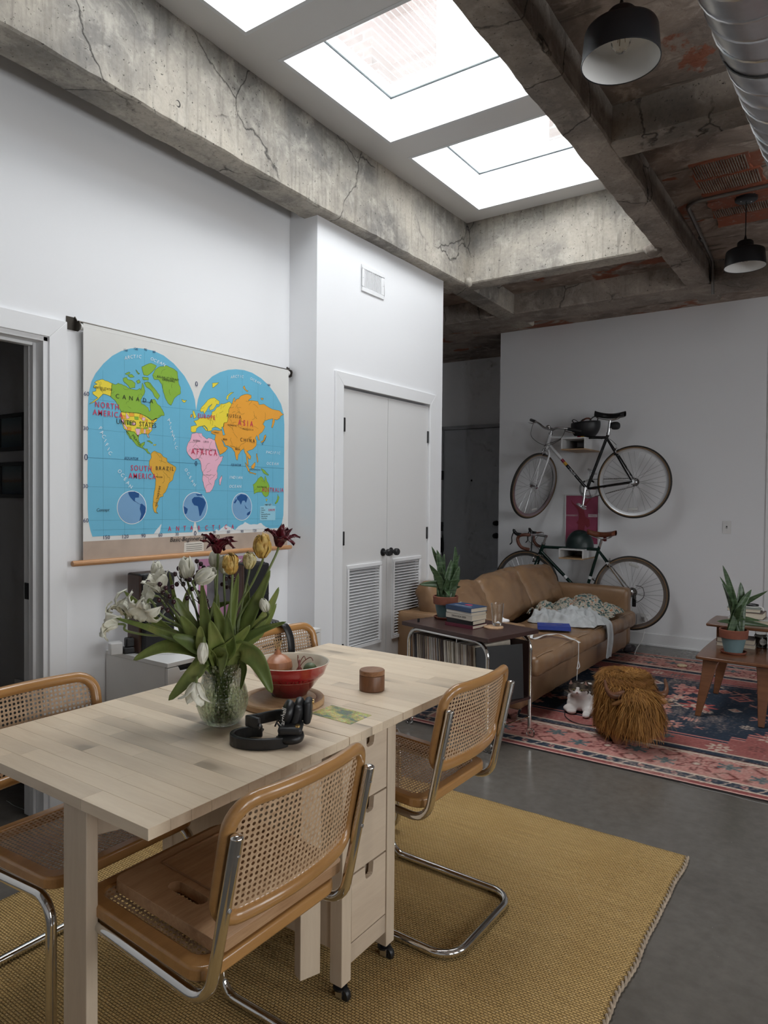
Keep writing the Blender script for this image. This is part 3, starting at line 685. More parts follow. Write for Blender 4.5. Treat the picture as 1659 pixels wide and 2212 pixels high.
# ---- cantilever cane chairs (built once, copied)
HW = .205
def tube_y(z): return .165+(z-.395)/.35*.07
def chair_proto():
    r = thing('dining_chair', 'x', 'chair', (0, 0, 0), 0, 'cane dining chairs')
    side = lambda s: [(s*HW, .238, .742), (s*HW, .163, .398), (s*HW, -.250, .430), (s*HW, -.250, .0135), (s*HW, .255, .0135)]
    P = side(-1)+list(reversed(side(1)))
    F = fillet(P, {1: .065, 2: .055, 3: .055, 4: .075, 5: .075, 6: .055, 7: .055, 8: .065}, 7)
    fr = G().tube(F, .0125, 14).obj('tube_frame', CHROME, r, True)
    for s in (-1, 1):
        e = Vector((s*HW, .238, .742)); G().ell(e, (.0127, .0127, .007), 14, 8).obj('end_cap', CHROME, fr, True)
        for z in (.71, .60):
            c = (s*HW, tube_y(z)+.0125, z); G().lathe([(0, .0035), (.004, .003), (.0055, 0), (.0055, -.002)], 12, c, 'Y').obj('screw', STEEL, fr, True)
    # seat
    sy0, sy1, sw, z0, z1 = -.262, .150, .213, .425, .455
    def rr(x0, x1, y0, y1, r, n=6):
        out = []
        for cx, cy_, a in ((x1-r, y1-r, 0), (x0+r, y1-r, pi/2), (x0+r, y0+r, pi), (x1-r, y0+r, 1.5*pi)):
            for k in range(n+1): t = a+pi/2*k/n; out.append((cx+r*cos(t), cy_+r*sin(t)))
        return out
    O = rr(-sw, sw, sy0, sy1, .045); I = rr(-sw+.036, sw-.036, sy0+.036, sy1-.036, .028)
    q = G(); n = len(O)
    V = [(x, y, z1) for x, y in O]+[(x, y, z1) for x, y in I]+[(x, y, z0) for x, y in O]+[(x, y, z0) for x, y in I]
    Fc = []
    for i in range(n):
        j = (i+1) % n
        Fc += [(i, j, n+j, n+i), (2*n+i, 3*n+i, 3*n+j, 2*n+j), (i, 2*n+i, 2*n+j, j), (n+i, n+j, 3*n+j, 3*n+i)]
    V = [(x, y, z+.012-.052*(y+.05)) for x, y, z in V]
    q.add(V, Fc).obj('seat_frame', BEECH, r, bevel=.006, bseg=2)
    tilt = lambda p: (p[0], p[1], p[2]+.012-.052*(p[1]+.05))
    def cane(fn, W, H, inside, p=.0122, h=.0037):
        gg = G(); idx = {}
        nx, ny = int(W/p), int(H/p)
        def vid(a, b):
            k = (round(a*1e5), round(b*1e5))
            if k not in idx: idx[k] = len(gg.v); gg.v.append(tuple(fn(a, b)))
            return idx[k]
        oc = [(cos(pi/8+i*pi/4), sin(pi/8+i*pi/4)) for i in range(8)]
        sq = [(1, .414), (.414, 1), (-.414, 1), (-1, .414), (-1, -.414), (-.414, -1), (.414, -1), (1, -.414)]
        for i in range(nx):
            for j in range(ny):
                a = -W/2+(i+.5)*W/nx; b = -H/2+(j+.5)*H/ny
                if not inside(a, b): continue
                ha, hb = W/nx/2, H/ny/2
                s8 = [vid(a+u*ha, b+v*hb) for u, v in sq]; cr = [vid(a+u*ha, b+v*hb) for u, v in ((1, 1), (-1, 1), (-1, -1), (1, -1))]
                o8 = [vid(a+u*h*1.05, b+v*h*1.05) for u, v in oc]
                for k in range(8):
                    k2 = (k+1) % 8
                    gg.f.append((s8[k], s8[k2], o8[k2], o8[k])); gg.mi.append(0)
                    if k % 2 == 0: gg.f.append((s8[k], cr[k//2], s8[k2])); gg.mi.append(0)
        return gg
    cw, ch = 2*(sw-.030), sy1-sy0-.060; yc = (sy0+sy1)/2
    def sfn(a, b):
        e = min(1, (cw/2-abs(a))/.1)*min(1, (ch/2-abs(b))/.1); return tilt((a, yc+b, z1-.003-.010*max(0, e)))
    cane(sfn, cw, ch, lambda a, b: hypot(max(0, abs(a)-cw/2+.03), max(0, abs(b)-ch/2+.03)) < .032).obj('cane_seat', CANE, r)
    # backrest
    bw, bz0, bz1 = .218, .538, .812
    def bfn(a, b):   # a lateral, b height offset from the middle
        z = (bz0+bz1)/2+b; u = a/bw
        return Vector((a, tube_y(z)-.030+.034*(1-u*u), z))
    bh = (bz1-bz0)/2
    ring = rr(-bw+.016, bw-.016, -bh+.016, bh-.016, .055, 7)
    dense = []
    for i in range(len(ring)):
        a, b = ring[i], ring[(i+1) % len(ring)]; L = hypot(b[0]-a[0], b[1]-a[1]); k = max(1, int(L/.03))
        for t in range(k): dense.append((lerp(a[0], b[0], t/k), lerp(a[1], b[1], t/k)))
    G().tube([bfn(a, b) for a, b in dense], .0165, 12, closed=True, flatten=(1, .86)).obj('backrest_frame', BEECH, r, True)
    W, H = 2*(bw-.026), 2*(bh-.026)
    cane(lambda a, b: bfn(a, b)+Vector((0, .002, 0)), W, H, lambda a, b: hypot(max(0, abs(a)-W/2+.045), max(0, abs(b)-H/2+.045)) < .047).obj('cane_back', CANE, r)
    return r
ch = chair_proto()
CHAIRS = [((-1.165, 1.083), -90, 'cane chair nearest the camera with a cutting board lying on its seat'),
          ((-1.215, 1.972), -91, 'empty cane chair pushed in beside the table drawers, nearest the sofa'),
          ((-1.775, 1.072), 90, 'cane chair at the left end of the table by the bedroom doorway'),
          ((-1.795, 2.150), 90, 'cane chair behind the fruit bowl with a black strap over its back')]
for i, ((x, y), a, lab) in enumerate(CHAIRS):
    o = ch if i == 0 else copytree(ch)
    o.location = (x, y, .012); o.rotation_euler = (0, 0, radians(a)); o['label'] = lab
# black strap hung over the fourth chair
r = thing('bag_strap', 'black leather strap looped over the far cane chair back', 'strap', (-2.02, 2.2, .6))
P = bez([(-1.98, 2.185, .66), (-1.985, 2.185, .76), (-2.0, 2.178, .815), (-2.022, 2.172, .836), (-2.046, 2.170, .815), (-2.052, 2.17, .70), (-2.045, 2.17, .56)], 6)
q = G()
V = []; F = []
for p_ in P: V += [p_+Vector((0, -.020, 0)), p_+Vector((0, .020, 0))]
for i in range(len(P)-1): F.append((2*i, 2*i+1, 2*i+3, 2*i+2))
o = q.add(V, F).obj('strap', flat('black_leather', (.015, .015, .016), .4, bump=.2), r, True, world=True)
md = o.modifiers.new('t', 'SOLIDIFY'); md.thickness = .003
# cutting board on the near chair
r = thing('cutting_board', 'thick wooden cutting board with handle slot on the near chair', 'cutting board', (-1.187, 1.107, .4895))
def slotboard(x0, x1, y0, y1, z0, z1, sl, m, parent):
    bm = bmesh.new()
    def rr(x0, x1, y0, y1, r, n=5):
        out = []
        for cx, cy_, a in ((x1-r, y1-r, 0), (x0+r, y1-r, pi/2), (x0+r, y0+r, pi), (x1-r, y0+r, 1.5*pi)):
            for k in range(n+1): t = a+pi/2*k/n; out.append((cx+r*cos(t), cy_+r*sin(t)))
        return out
    loops = [rr(x0, x1, y0, y1, .02), rr(*sl, min(sl[1]-sl[0], sl[3]-sl[2])/2-.0005)]
    ed = []
    for lp in loops:
        vs = [bm.verts.new((a, b, z1)) for a, b in lp]
        for i in range(len(vs)): ed.append(bm.edges.new((vs[i], vs[(i+1) % len(vs)])))
    bmesh.ops.triangle_fill(bm, use_beauty=True, use_dissolve=False, edges=ed)
    r_ = bmesh.ops.extrude_face_region(bm, geom=list(bm.faces)); bmesh.ops.translate(bm, verts=[v for v in r_['geom'] if isinstance(v, bmesh.types.BMVert)], vec=(0, 0, z0-z1))
    bmesh.ops.recalc_face_normals(bm, faces=bm.faces)
    me = bpy.data.meshes.new('board'); bm.to_mesh(me); bm.free(); me.materials.append(m)
    o = bpy.data.objects.new('board', me); link(o, parent); o.location = (-parent.location.x, -parent.location.y, 0)
    md = o.modifiers.new('b', 'BEVEL'); md.width = .005; md.segments = 2; md.limit_method = 'ANGLE'; md.angle_limit = radians(50); return o
ACAC = m_wood('acacia_board_wood', (.33, .175, .085), (.50, .31, .17), 'Y', 2.2, .4, .0, False, 9)
slotboard(-1.36, -1.013, .915, 1.305, 0, .026, (-1.247, -1.135, .968, 1.0), ACAC, r)
g = G(); g.tube([(-1.325, 1.02, .516), (-1.325, 1.27, .516), (-1.05, 1.27, .516), (-1.05, 1.02, .516)], .0035, 6, closed=True)
g.obj('juice_groove', m_wood('dark_groove_wood', (.24, .12, .06), (.33, .18, .09), 'Y', 2), r, world=True)
r.rotation_euler = (0, radians(3.0), 0)
# ---- jute rug
def m_jute():
    t = NT('braided_jute'); co = t.coord()
    a = t.noise(co, 3.5, 5); row = t.noise(t.coord(scale=(1.5, 55, 1)), 3, 3); f = t.noise(co, 140, 3)
    c = t.mix(t.ramp(a, [(.3, 0), (.7, 1)]), (.62, .405, .155), (.72, .495, .21))
    c = t.mix(t.ramp(row, [(.35, .55), (.62, 0)]), c, (.46, .29, .12))
    c = t.mix(t.ramp(f, [(.60, 0), (.76, .6)]), c, (.80, .63, .38))
    t.color(c); t.set(Roughness=.9); t.b.inputs['Specular IOR Level'].default_value = .15
    br = t.n.new('ShaderNodeTexBrick'); br.inputs['Scale'].default_value = 1; br.inputs['Brick Width'].default_value = .013; br.inputs['Row Height'].default_value = .0085; br.inputs['Mortar Size'].default_value = .0022; br.inputs['Mortar Smooth'].default_value = 1
    br.inputs['Color1'].default_value = (1, 1, 1, 1); br.inputs['Color2'].default_value = (.7, .7, .7, 1); br.inputs['Mortar'].default_value = (0, 0, 0, 1)
    t.link(t.coord(), br.inputs['Vector']); t.bump(br.outputs[0], 1.0, .006); t.bump(f, .4, .002)
    cc = t.b.inputs['Base Color'].links[0].from_socket
    t.color(t.mix(t.ramp(br.outputs[0], [(0, .5), (.5, 0)]), cc, (.30, .175, .065)))
    return t.m
JUTE = m_jute()
RX0, RX1, RY0, RY1 = -2.36, -.535, .28, 2.835
r = thing('jute_rug', 'woven golden jute rug under the dining table', 'rug', ((RX0+RX1)/2, (RY0+RY1)/2, 0))
def jr(u, v):
    x = lerp(RX0, RX1, u); y = lerp(RY0, RY1, v)
    x += .010*noise.noise(Vector((y*6, 0, 3)))*(1 if u > .98 else 0); y += .006*noise.noise(Vector((x*6, 4, 0)))*(1 if v > .99 else 0)
    return (x, y, .011+.0012*noise.noise(Vector((x*5, y*5, 0))))
g = G(); g.surf(jr, 90, 120)
o = g.obj('woven_field', JUTE, r, True, world=True); md = o.modifiers.new('t', 'SOLIDIFY'); md.thickness = .010; md.offset = -1
# twisted cord binding the right-hand edge
q = G(); N = 300
for ph in (0, pi):
    q.tube([(RX1+.004+.005*cos(i*1.05+ph)+.010*noise.noise(Vector((lerp(RY0, RY1, i/N)*6, 0, 3))), lerp(RY0, RY1, i/N), .008+.005*sin(i*1.05+ph)) for i in range(N+1)], .0042, 5)
q.obj('edge_cord', flat('grey_brown_cord', (.38, .30, .22), .85, var=.35, vs=60), r, True, world=True)
# ------------------------------------------------------------------ pull-down world map
XMAP = -2.762
mp = thing('world_map', 'pull-down classroom world map hanging on the left wall', 'map', (XMAP, 2.39, 1.085))
K = 240/1659
def T(o, pts): return [(o[0]+x*K, o[1]+y*K) for x, y in pts]
T1, T2, T3, T4 = (180, 700), (400, 780), (180, 940), (400, 940)
def mp3(p, d=0.0): return px(p[0], p[1], 'X', XMAP+d)
def sheet(name, pts, m, d, parent=None, back=.0003):
    P = [mp3(p) for p in pts]
    n = len(P); g = G()
    g.add([(XMAP+d, q[1], q[2]) for q in P], [tuple(range(n))])
    return g.obj(name, m, parent or mp, world=(parent is None))
def ink(name, c, rough=.45): return flat(name, c, rough, var=.05, vs=3)
PAPER = ink('map_paper', (.74, .735, .71)); SEA = ink('map_sea_blue', hexc(108, 184, 214)); BEIGE = flat('map_linen_backing', (.46, .36, .29), .8, var=.12, vs=9)
GRN, YEL, ORG, AMB, PNK = (ink('map_'+n, hexc(*c)) for n, c in (('green', (140, 184, 62)), ('yellow', (240, 218, 66)), ('orange', (238, 166, 58)), ('amber', (224, 172, 62)), ('pink', (240, 184, 204))))
PALE = ink('map_ice', (.72, .76, .78)); NAVY = ink('map_navy', hexc(38, 48, 92)); BLK = ink('map_black_ink', (.02, .02, .02)); RED = ink('map_red_ink', hexc(206, 58, 92)); WHT = ink('map_white_ink', (.80, .84, .86))
GLB = ink('map_globe_sea', hexc(120, 165, 205)); GLD = ink('map_globe_land', hexc(28, 82, 142)); OUTL = ink('map_outline', hexc(78, 92, 40)); LINE = ink('map_grid_line', hexc(62, 120, 150))
# paper sheet with a slight belly, linen strip and sticker
tl, tr, bl, br = mp3((180, 701)), mp3((623.5, 797)), mp3((177, 1214)), mp3((619, 1183))
Y0, Y1, ZTOP, ZBOT = tl[1], tr[1], (tl[2]+tr[2])/2, (bl[2]+br[2])/2
zl = mp3((180, 1170))[2]; zr = mp3((600, 1147))[2]
g = G(); g.surf(lambda u, v: (XMAP-.0006, lerp(Y0, Y1, u), lerp(ZBOT, ZTOP, v)), 8, 8)
o = g.obj('map_sheet', PAPER, mp, world=True); md = o.modifiers.new('t', 'SOLIDIFY'); md.thickness = .0012; md.offset = -1 if False else 0
G().add([(XMAP+.0003, Y0, ZBOT), (XMAP+.0003, Y1, ZBOT), (XMAP+.0003, Y1, zr), (XMAP+.0003, Y0, zl)], [(0, 1, 2, 3)]).obj('linen_strip', BEIGE, mp, world=True)
sheet('printed_label', [(398, 1172), (440, 1169), (440, 1190), (397, 1193)], ink('yellowed_label', (.66, .62, .55)), .0008)
blue = T(T3, [(135, 1515), (105, 1420), (75, 1280), (65, 1100), (62, 600), (65, 330)])+T(T1, [(65, 1500), (67, 1200), (80, 1020), (120, 860), (180, 740), (300, 590), (430, 475), (560, 405), (700, 365), (800, 357), (900, 368), (1050, 400), (1200, 470), (1350, 590), (1480, 740)])+T(T2, [(-10, 225), (60, 350), (110, 460), (145, 580), (162, 740), (170, 690), (190, 570), (230, 450), (300, 330), (400, 230), (520, 165), (640, 130), (760, 122), (880, 135), (1000, 175), (1130, 255), (1240, 355), (1350, 500), (1430, 640), (1470, 790), (1480, 950), (1476, 1600)])+T(T4, [(1470, 1000), (1465, 1200), (1445, 1300), (1432, 1385), (195, 1445), (175, 1370), (158, 1300), (135, 1300), (120, 1380), (105, 1448)])
sheet('ocean_print', blue, SEA, .0006)
LANDS = [('alaska_print', T1, YEL, [(165, 875), (210, 840), (280, 825), (345, 850), (425, 885), (405, 1080), (330, 1050), (290, 1045), (265, 1075), (210, 1130), (160, 1165), (85, 1195), (150, 1150), (215, 1100), (190, 1080), (140, 1045), (135, 1010), (185, 1000), (190, 960), (150, 945), (160, 915), (205, 900)]),
 ('canada_print', T1, GRN, [(425, 885), (480, 905), (520, 880), (590, 910), (640, 930), (680, 960), (740, 975), (800, 985), (840, 960), (860, 990), (880, 880), (900, 930), (920, 1000), (910, 1040), (880, 1080), (855, 1130), (865, 1190), (920, 1215), (965, 1250), (980, 1310), (1000, 1290), (995, 1220), (1000, 1140), (1060, 1120), (1110, 1200), (1150, 1230), (1200, 1320), (1205, 1370), (1160, 1370), (1120, 1400), (1085, 1420), (1020, 1435), (975, 1400), (900, 1360), (840, 1335), (700, 1320), (565, 1312), (520, 1230), (480, 1150), (405, 1085)]),
 ('arctic_island_print', T1, GRN, [(905, 880), (960, 860), (1000, 880), (1040, 940), (1090, 1000), (1140, 1070), (1110, 1130), (1060, 1080), (1040, 1030), (1000, 980), (940, 940)]),
 ('arctic_island_print', T1, GRN, [(590, 810), (640, 790), (660, 830), (720, 840), (770, 880), (770, 950), (700, 960), (650, 900), (600, 860)]),
 ('arctic_island_print', T1, GRN, [(870, 640), (930, 610), (1010, 585), (1090, 625), (1060, 680), (1000, 740), (960, 770), (900, 760), (880, 700)]),
 ('arctic_island_print', T1, GRN, [(620, 745), (680, 715), (700, 730), (650, 760)]), ('arctic_island_print', T1, GRN, [(660, 770), (720, 750), (760, 790), (700, 800)]),
 ('arctic_island_print', T1, GRN, [(780, 680), (840, 740), (820, 750), (790, 710)]), ('arctic_island_print', T1, GRN, [(880, 790), (970, 800), (970, 840), (890, 830)]), ('arctic_island_print', T1, GRN, [(790, 850), (830, 830), (850, 870), (810, 890)]),
 ('greenland_print', T1, GRN, [(1030, 770), (1070, 680), (1130, 640), (1240, 620), (1330, 660), (1400, 710), (1410, 790), (1420, 880), (1450, 960), (1450, 1040), (1390, 1080), (1350, 1120), (1310, 1215), (1260, 1180), (1220, 1100), (1190, 1010), (1170, 900), (1120, 830), (1060, 830)]),
 ('iceland_print', T1, YEL, [(1465, 1120), (1500, 1140), (1540, 1140), (1510, 1175), (1480, 1160)]),
 ('states_print', T1, YEL, [(565, 1312), (700, 1320), (840, 1335), (900, 1362), (975, 1410), (1020, 1440), (1090, 1400), (1100, 1430), (1060, 1470), (1030, 1520), (1020, 1590), (965, 1650), (985, 1700), (960, 1690), (940, 1640), (870, 1635), (830, 1660), (825, 1690), (790, 1650), (760, 1610), (700, 1600), (650, 1590), (600, 1560), (580, 1490), (555, 1420)]),
 ('mexico_print', T3, GRN, [(640, -60), (700, -62), (760, -50), (790, -10), (820, 0), (825, 90), (850, 140), (890, 110), (915, 100), (910, 140), (880, 170), (905, 200), (955, 205), (960, 240), (1000, 280), (960, 270), (930, 230), (870, 190), (800, 160), (740, 90), (700, 20)]),
 ('baja_print', T1, GRN, [(632, 1585), (665, 1620), (715, 1720), (700, 1715), (650, 1640)]),
 ('cuba_print', T3, GRN, [(945, 85), (985, 80), (1035, 120), (1020, 125), (980, 100)]), ('island_print', T3, YEL, [(1045, 140), (1085, 135), (1080, 155), (1045, 155)]),
 ('south_america_print', T3, AMB, [(1005, 290), (1020, 260), (1060, 235), (1110, 260), (1150, 270), (1190, 320), (1245, 345), (1250, 395), (1300, 430), (1380, 480), (1380, 520), (1345, 600), (1330, 670), (1280, 710), (1250, 790), (1215, 860), (1190, 880), (1192, 912), (1140, 930), (1120, 980), (1100, 1030), (1115, 1050), (1090, 1100), (1085, 1140), (1115, 1170), (1060, 1150), (1040, 1100), (1035, 1030), (1050, 900), (1070, 780), (1078, 660), (1050, 600), (1000, 510), (978, 440), (990, 370), (1015, 330)]),
 ('africa_print', T2, PNK, [(95, 1085), (170, 1070), (245, 1078), (255, 1115), (325, 1165), (345, 1145), (440, 1180), (455, 1260), (500, 1390), (520, 1430), (567, 1418), (545, 1490), (490, 1570), (470, 1640), (482, 1690), (478, 1745), (440, 1790), (432, 1850), (400, 1920), (365, 1960), (310, 1966), (295, 1910), (272, 1840), (253, 1755), (265, 1690), (240, 1615), (235, 1545), (222, 1490), (180, 1455), (130, 1476), (95, 1455), (50, 1405), (18, 1340), (18, 1290), (45, 1215), (80, 1160)]),
 ('madagascar_print', T4, PNK, [(545, 600), (550, 640), (525, 745), (505, 740), (508, 660)]),
 ('europe_print', T2, YEL, [(85, 975), (170, 960), (150, 920), (125, 895), (180, 880), (215, 850), (260, 840), (300, 850), (370, 840), (395, 790), (400, 760), (440, 740), (470, 690), (500, 680), (530, 640), (570, 640), (620, 625), (660, 605), (695, 640), (650, 720), (640, 830), (630, 910), (580, 920), (575, 980), (540, 990), (545, 1030), (510, 1010), (480, 990), (440, 985), (400, 1000), (395, 1040), (340, 1050), (325, 1000), (290, 965), (250, 970), (200, 980), (165, 1010), (155, 1060), (110, 1065), (85, 1050)]),
 ('italy_print', T2, YEL, [(255, 975), (285, 970), (335, 1035), (320, 1045)]),
 ('scandinavia_print', T2, YEL, [(220, 730), (240, 690), (290, 640), (330, 585), (380, 555), (430, 545), (510, 600), (500, 650), (470, 640), (440, 690), (420, 720), (370, 740), (360, 700), (400, 640), (350, 680), (310, 750), (280, 790), (270, 750), (235, 760)]),
 ('britain_print', T2, YEL, [(110, 740), (130, 745), (150, 800), (170, 830), (125, 860), (120, 810)]), ('ireland_print', T2, ORG, [(80, 800), (105, 795), (100, 840), (75, 840)]),
 ('arctic_strip_print', T2, YEL, [(610, 570), (620, 520), (680, 470), (725, 465), (650, 520), (630, 580)]), ('svalbard_print', T2, YEL, [(400, 330), (440, 325), (500, 320), (480, 345), (450, 370), (410, 400)]),
 ('asia_print', T2, ORG, [(695, 640), (720, 560), (740, 545), (735, 610), (760, 570), (800, 560), (830, 520), (880, 500), (930, 490), (985, 510), (985, 550), (940, 590), (1010, 590), (1080, 600), (1100, 650), (1170, 640), (1230, 680), (1300, 720), (1400, 740), (1470, 800), (1410, 830), (1420, 850), (1370, 880), (1330, 870), (1340, 900), (1300, 1000), (1285, 990), (1300, 900), (1310, 860), (1250, 870), (1190, 890), (1160, 940), (1190, 980), (1150, 1060), (1100, 1100), (1110, 1180), (1095, 1180), (1070, 1110), (1045, 1150), (1065, 1200), (1055, 1270), (1000, 1320), (960, 1330), (920, 1350), (980, 1420), (970, 1470), (940, 1450), (930, 1420), (945, 1560), (925, 1550), (905, 1390), (890, 1370), (870, 1310), (840, 1330), (790, 1400), (780, 1480), (760, 1470), (735, 1350), (700, 1300), (640, 1265), (600, 1260), (570, 1200), (540, 1170), (560, 1210), (580, 1270), (635, 1300), (600, 1350), (520, 1400), (490, 1320), (440, 1180), (450, 1100), (390, 1080), (385, 1050), (440, 1030), (510, 1040), (545, 1030), (560, 1110), (595, 1100), (575, 1040), (560, 990), (580, 920), (630, 910), (640, 830), (650, 720)]),
 ('severnaya_print', T2, ORG, [(860, 390), (880, 365), (900, 420), (940, 445), (925, 460), (880, 420)]), ('siberian_island_print', T2, ORG, [(1125, 550), (1165, 555), (1160, 580), (1135, 575)]),
 ('sumatra_print', T2, ORG, [(890, 1510), (920, 1550), (965, 1640), (945, 1650), (905, 1560)]), ('java_print', T2, ORG, [(955, 1650), (1060, 1680), (1055, 1695), (960, 1670)]), ('borneo_print', T2, ORG, [(985, 1570), (1040, 1510), (1045, 1560), (1020, 1610), (985, 1600)]), ('philippines_print', T2, ORG, [(1060, 1380), (1072, 1385), (1090, 1500), (1075, 1515), (1062, 1430)]),
 ('japan_print', T2, ORG, [(1180, 1110), (1205, 1100), (1205, 1130), (1185, 1190), (1130, 1220), (1125, 1205), (1165, 1180)]), ('new_guinea_print', T4, GRN, [(1130, 495), (1190, 530), (1245, 590), (1235, 605), (1190, 580), (1160, 560)]),
 ('australia_print', T4, GRN, [(1010, 740), (1050, 710), (1085, 650), (1130, 615), (1160, 640), (1180, 690), (1192, 610), (1220, 690), (1250, 750), (1255, 830), (1240, 900), (1200, 925), (1160, 890), (1140, 850), (1080, 850), (1025, 878), (1020, 800)]), ('tasmania_print', T4, YEL, [(1200, 955), (1225, 955), (1212, 992)]),
 ('new_zealand_print', T4, GRN, [(1380, 880), (1402, 930), (1380, 1000), (1345, 1030), (1340, 1010), (1375, 950)]),
 ('antarctica_print', T4, PALE, [(430, 1435), (465, 1402), (500, 1425), (560, 1375), (600, 1345), (680, 1378), (745, 1415), (790, 1360), (870, 1322), (890, 1295), (960, 1332), (1080, 1332), (1130, 1310), (1200, 1370), (1260, 1394)]), ('peninsula_print', T3, PALE, [(1050, 1472), (1100, 1400), (1165, 1325), (1150, 1400), (1135, 1468)])]
def ribbon(g, P, w, d, closed=False):
    n = len(P)
    for i in range(n if closed else n-1):
        a, b = P[i], P[(i+1) % n]
        dy, dz = b[1]-a[1], b[2]-a[2]; L = hypot(dy, dz)
        if L < 1e-6: continue
        ny, nz = -dz/L*w, dy/L*w
        g.add([(XMAP+d, a[1]-ny, a[2]-nz), (XMAP+d, a[1]+ny, a[2]+nz), (XMAP+d, b[1]+ny, b[2]+nz), (XMAP+d, b[1]-ny, b[2]-nz)], [(0, 1, 2, 3)])
def inside(p, poly):
    c = False; n = len(poly)
    for i in range(n):
        a, b = poly[i], poly[i-1]
        if (a[1] > p[1]) != (b[1] > p[1]) and p[0] < (b[0]-a[0])*(p[1]-a[1])/(b[1]-a[1])+a[0]: c = not c
    return c
outl = G(); rnd = random.Random(4)
for nm, o_, m, pts in LANDS:
    fp = T(o_, pts)
    rough = []
    for i in range(len(fp)):      # crinkle the coastline a little
        a, b = fp[i], fp[(i+1) % len(fp)]
        L = hypot(a[0]-b[0], a[1]-b[1]); k = max(1, int(L/3.2))
        for t in range(k):
            j = .55 if t else .15
            rough.append((lerp(a[0], b[0], t/k)+rnd.uniform(-j, j), lerp(a[1], b[1], t/k)+rnd.uniform(-j, j)))
    sheet(nm, rough, m, .0010)
    if m is not PALE: ribbon(outl, [mp3(q) for q in rough], .0007, .0013, True)
    xs = [q[0] for q in fp]; ys_ = [q[1] for q in fp]; ar = (max(xs)-min(xs))*(max(ys_)-min(ys_))
    if ar > 900 and m not in (PALE,) and nm != 'states_print':
        for k in range(int(ar/(170 if nm in ('africa_print', 'europe_print') else 330))):
            x, y = rnd.uniform(min(xs), max(xs)), rnd.uniform(min(ys_), max(ys_)); a = rnd.uniform(0, 2*pi); W = []
            for s in range(rnd.randint(5, 12)):
                if not inside((x, y), fp): break
                W.append((x, y)); a += rnd.uniform(-.7, .7); x += 1.9*cos(a); y += 1.9*sin(a)
            if len(W) > 2: ribbon(outl, [mp3(q) for q in W], .0005, .0013)
# coloured states
SP = [(PNK, [(630, 1320), (690, 1400), (640, 1420)]), (ORG, [(680, 1325), (755, 1332), (755, 1380), (690, 1378)]), (ORG, [(560, 1365), (625, 1370), (625, 1420), (560, 1415)]), (GRN, [(760, 1380), (820, 1385), (820, 1430), (765, 1425)]), (ORG, [(840, 1340), (890, 1365), (870, 1420), (835, 1400)]), (PNK, [(880, 1390), (930, 1400), (905, 1450), (870, 1430)]), (PNK, [(585, 1490), (600, 1480), (660, 1560), (640, 1575)]), (PNK, [(560, 1420), (600, 1425), (610, 1470), (580, 1480)]), (ORG, [(650, 1535), (710, 1540), (710, 1590), (655, 1590)]), (PNK, [(770, 1560), (850, 1565), (835, 1650), (800, 1660)]), (GRN, [(790, 1540), (855, 1545), (850, 1565), (795, 1560)]), (ORG, [(860, 1550), (895, 1555), (880, 1630), (860, 1620)]), (PNK, [(900, 1570), (930, 1570), (925, 1635), (900, 1635)]), (ORG, [(940, 1580), (995, 1590), (970, 1640), (940, 1635)]), (GRN, [(900, 1540), (960, 1545), (955, 1565), (900, 1565)]), (PNK, [(970, 1540), (1020, 1550), (1010, 1580), (975, 1575)]), (ORG, [(930, 1425), (955, 1425), (955, 1470), (930, 1460)]), (ORG, [(1010, 1450), (1060, 1430), (1050, 1460), (1015, 1475)]), (GRN, [(640, 1450), (720, 1460), (720, 1500), (650, 1500)]), (PNK, [(720, 1470), (780, 1475), (780, 1510), (722, 1508)]), (PNK, [(950, 1640), (980, 1690), (972, 1698), (945, 1655)])]
for m, p_ in SP:
    sheet('state_print', T(T1, p_), m, .0014); ribbon(outl, [mp3(q) for q in T(T1, p_)], .0004, .0016, True)
outl.obj('coastline_print', OUTL, mp, world=True)
# grid
g = G()
def wl(a, b, w=.0006): ribbon(g, [mp3(a), mp3(b)], w, .0008)
wl((189, 988.3), (613.5, 1012), .0010)
for a, b in (((223, 1155), (222, 800)), ((269, 1158), (268, 770)), ((310, 1155), (312, 760)), ((350, 1150), (352, 780)), ((387, 1148), (388, 830)), ((423, 1062), (423, 990)), ((491, 1140), (491, 812)), ((523, 1135), (523, 800)), ((556, 1135), (557, 815)), ((588, 1135), (590, 850)), ((190, 926), (613, 966)), ((190, 1051), (612, 1064)), ((192, 1124), (612, 1120)), ((194, 862), (605, 905)), ((200, 1145), (608, 1136))): wl(a, b, .0004)
g.obj('grid_print', LINE, mp, world=True)
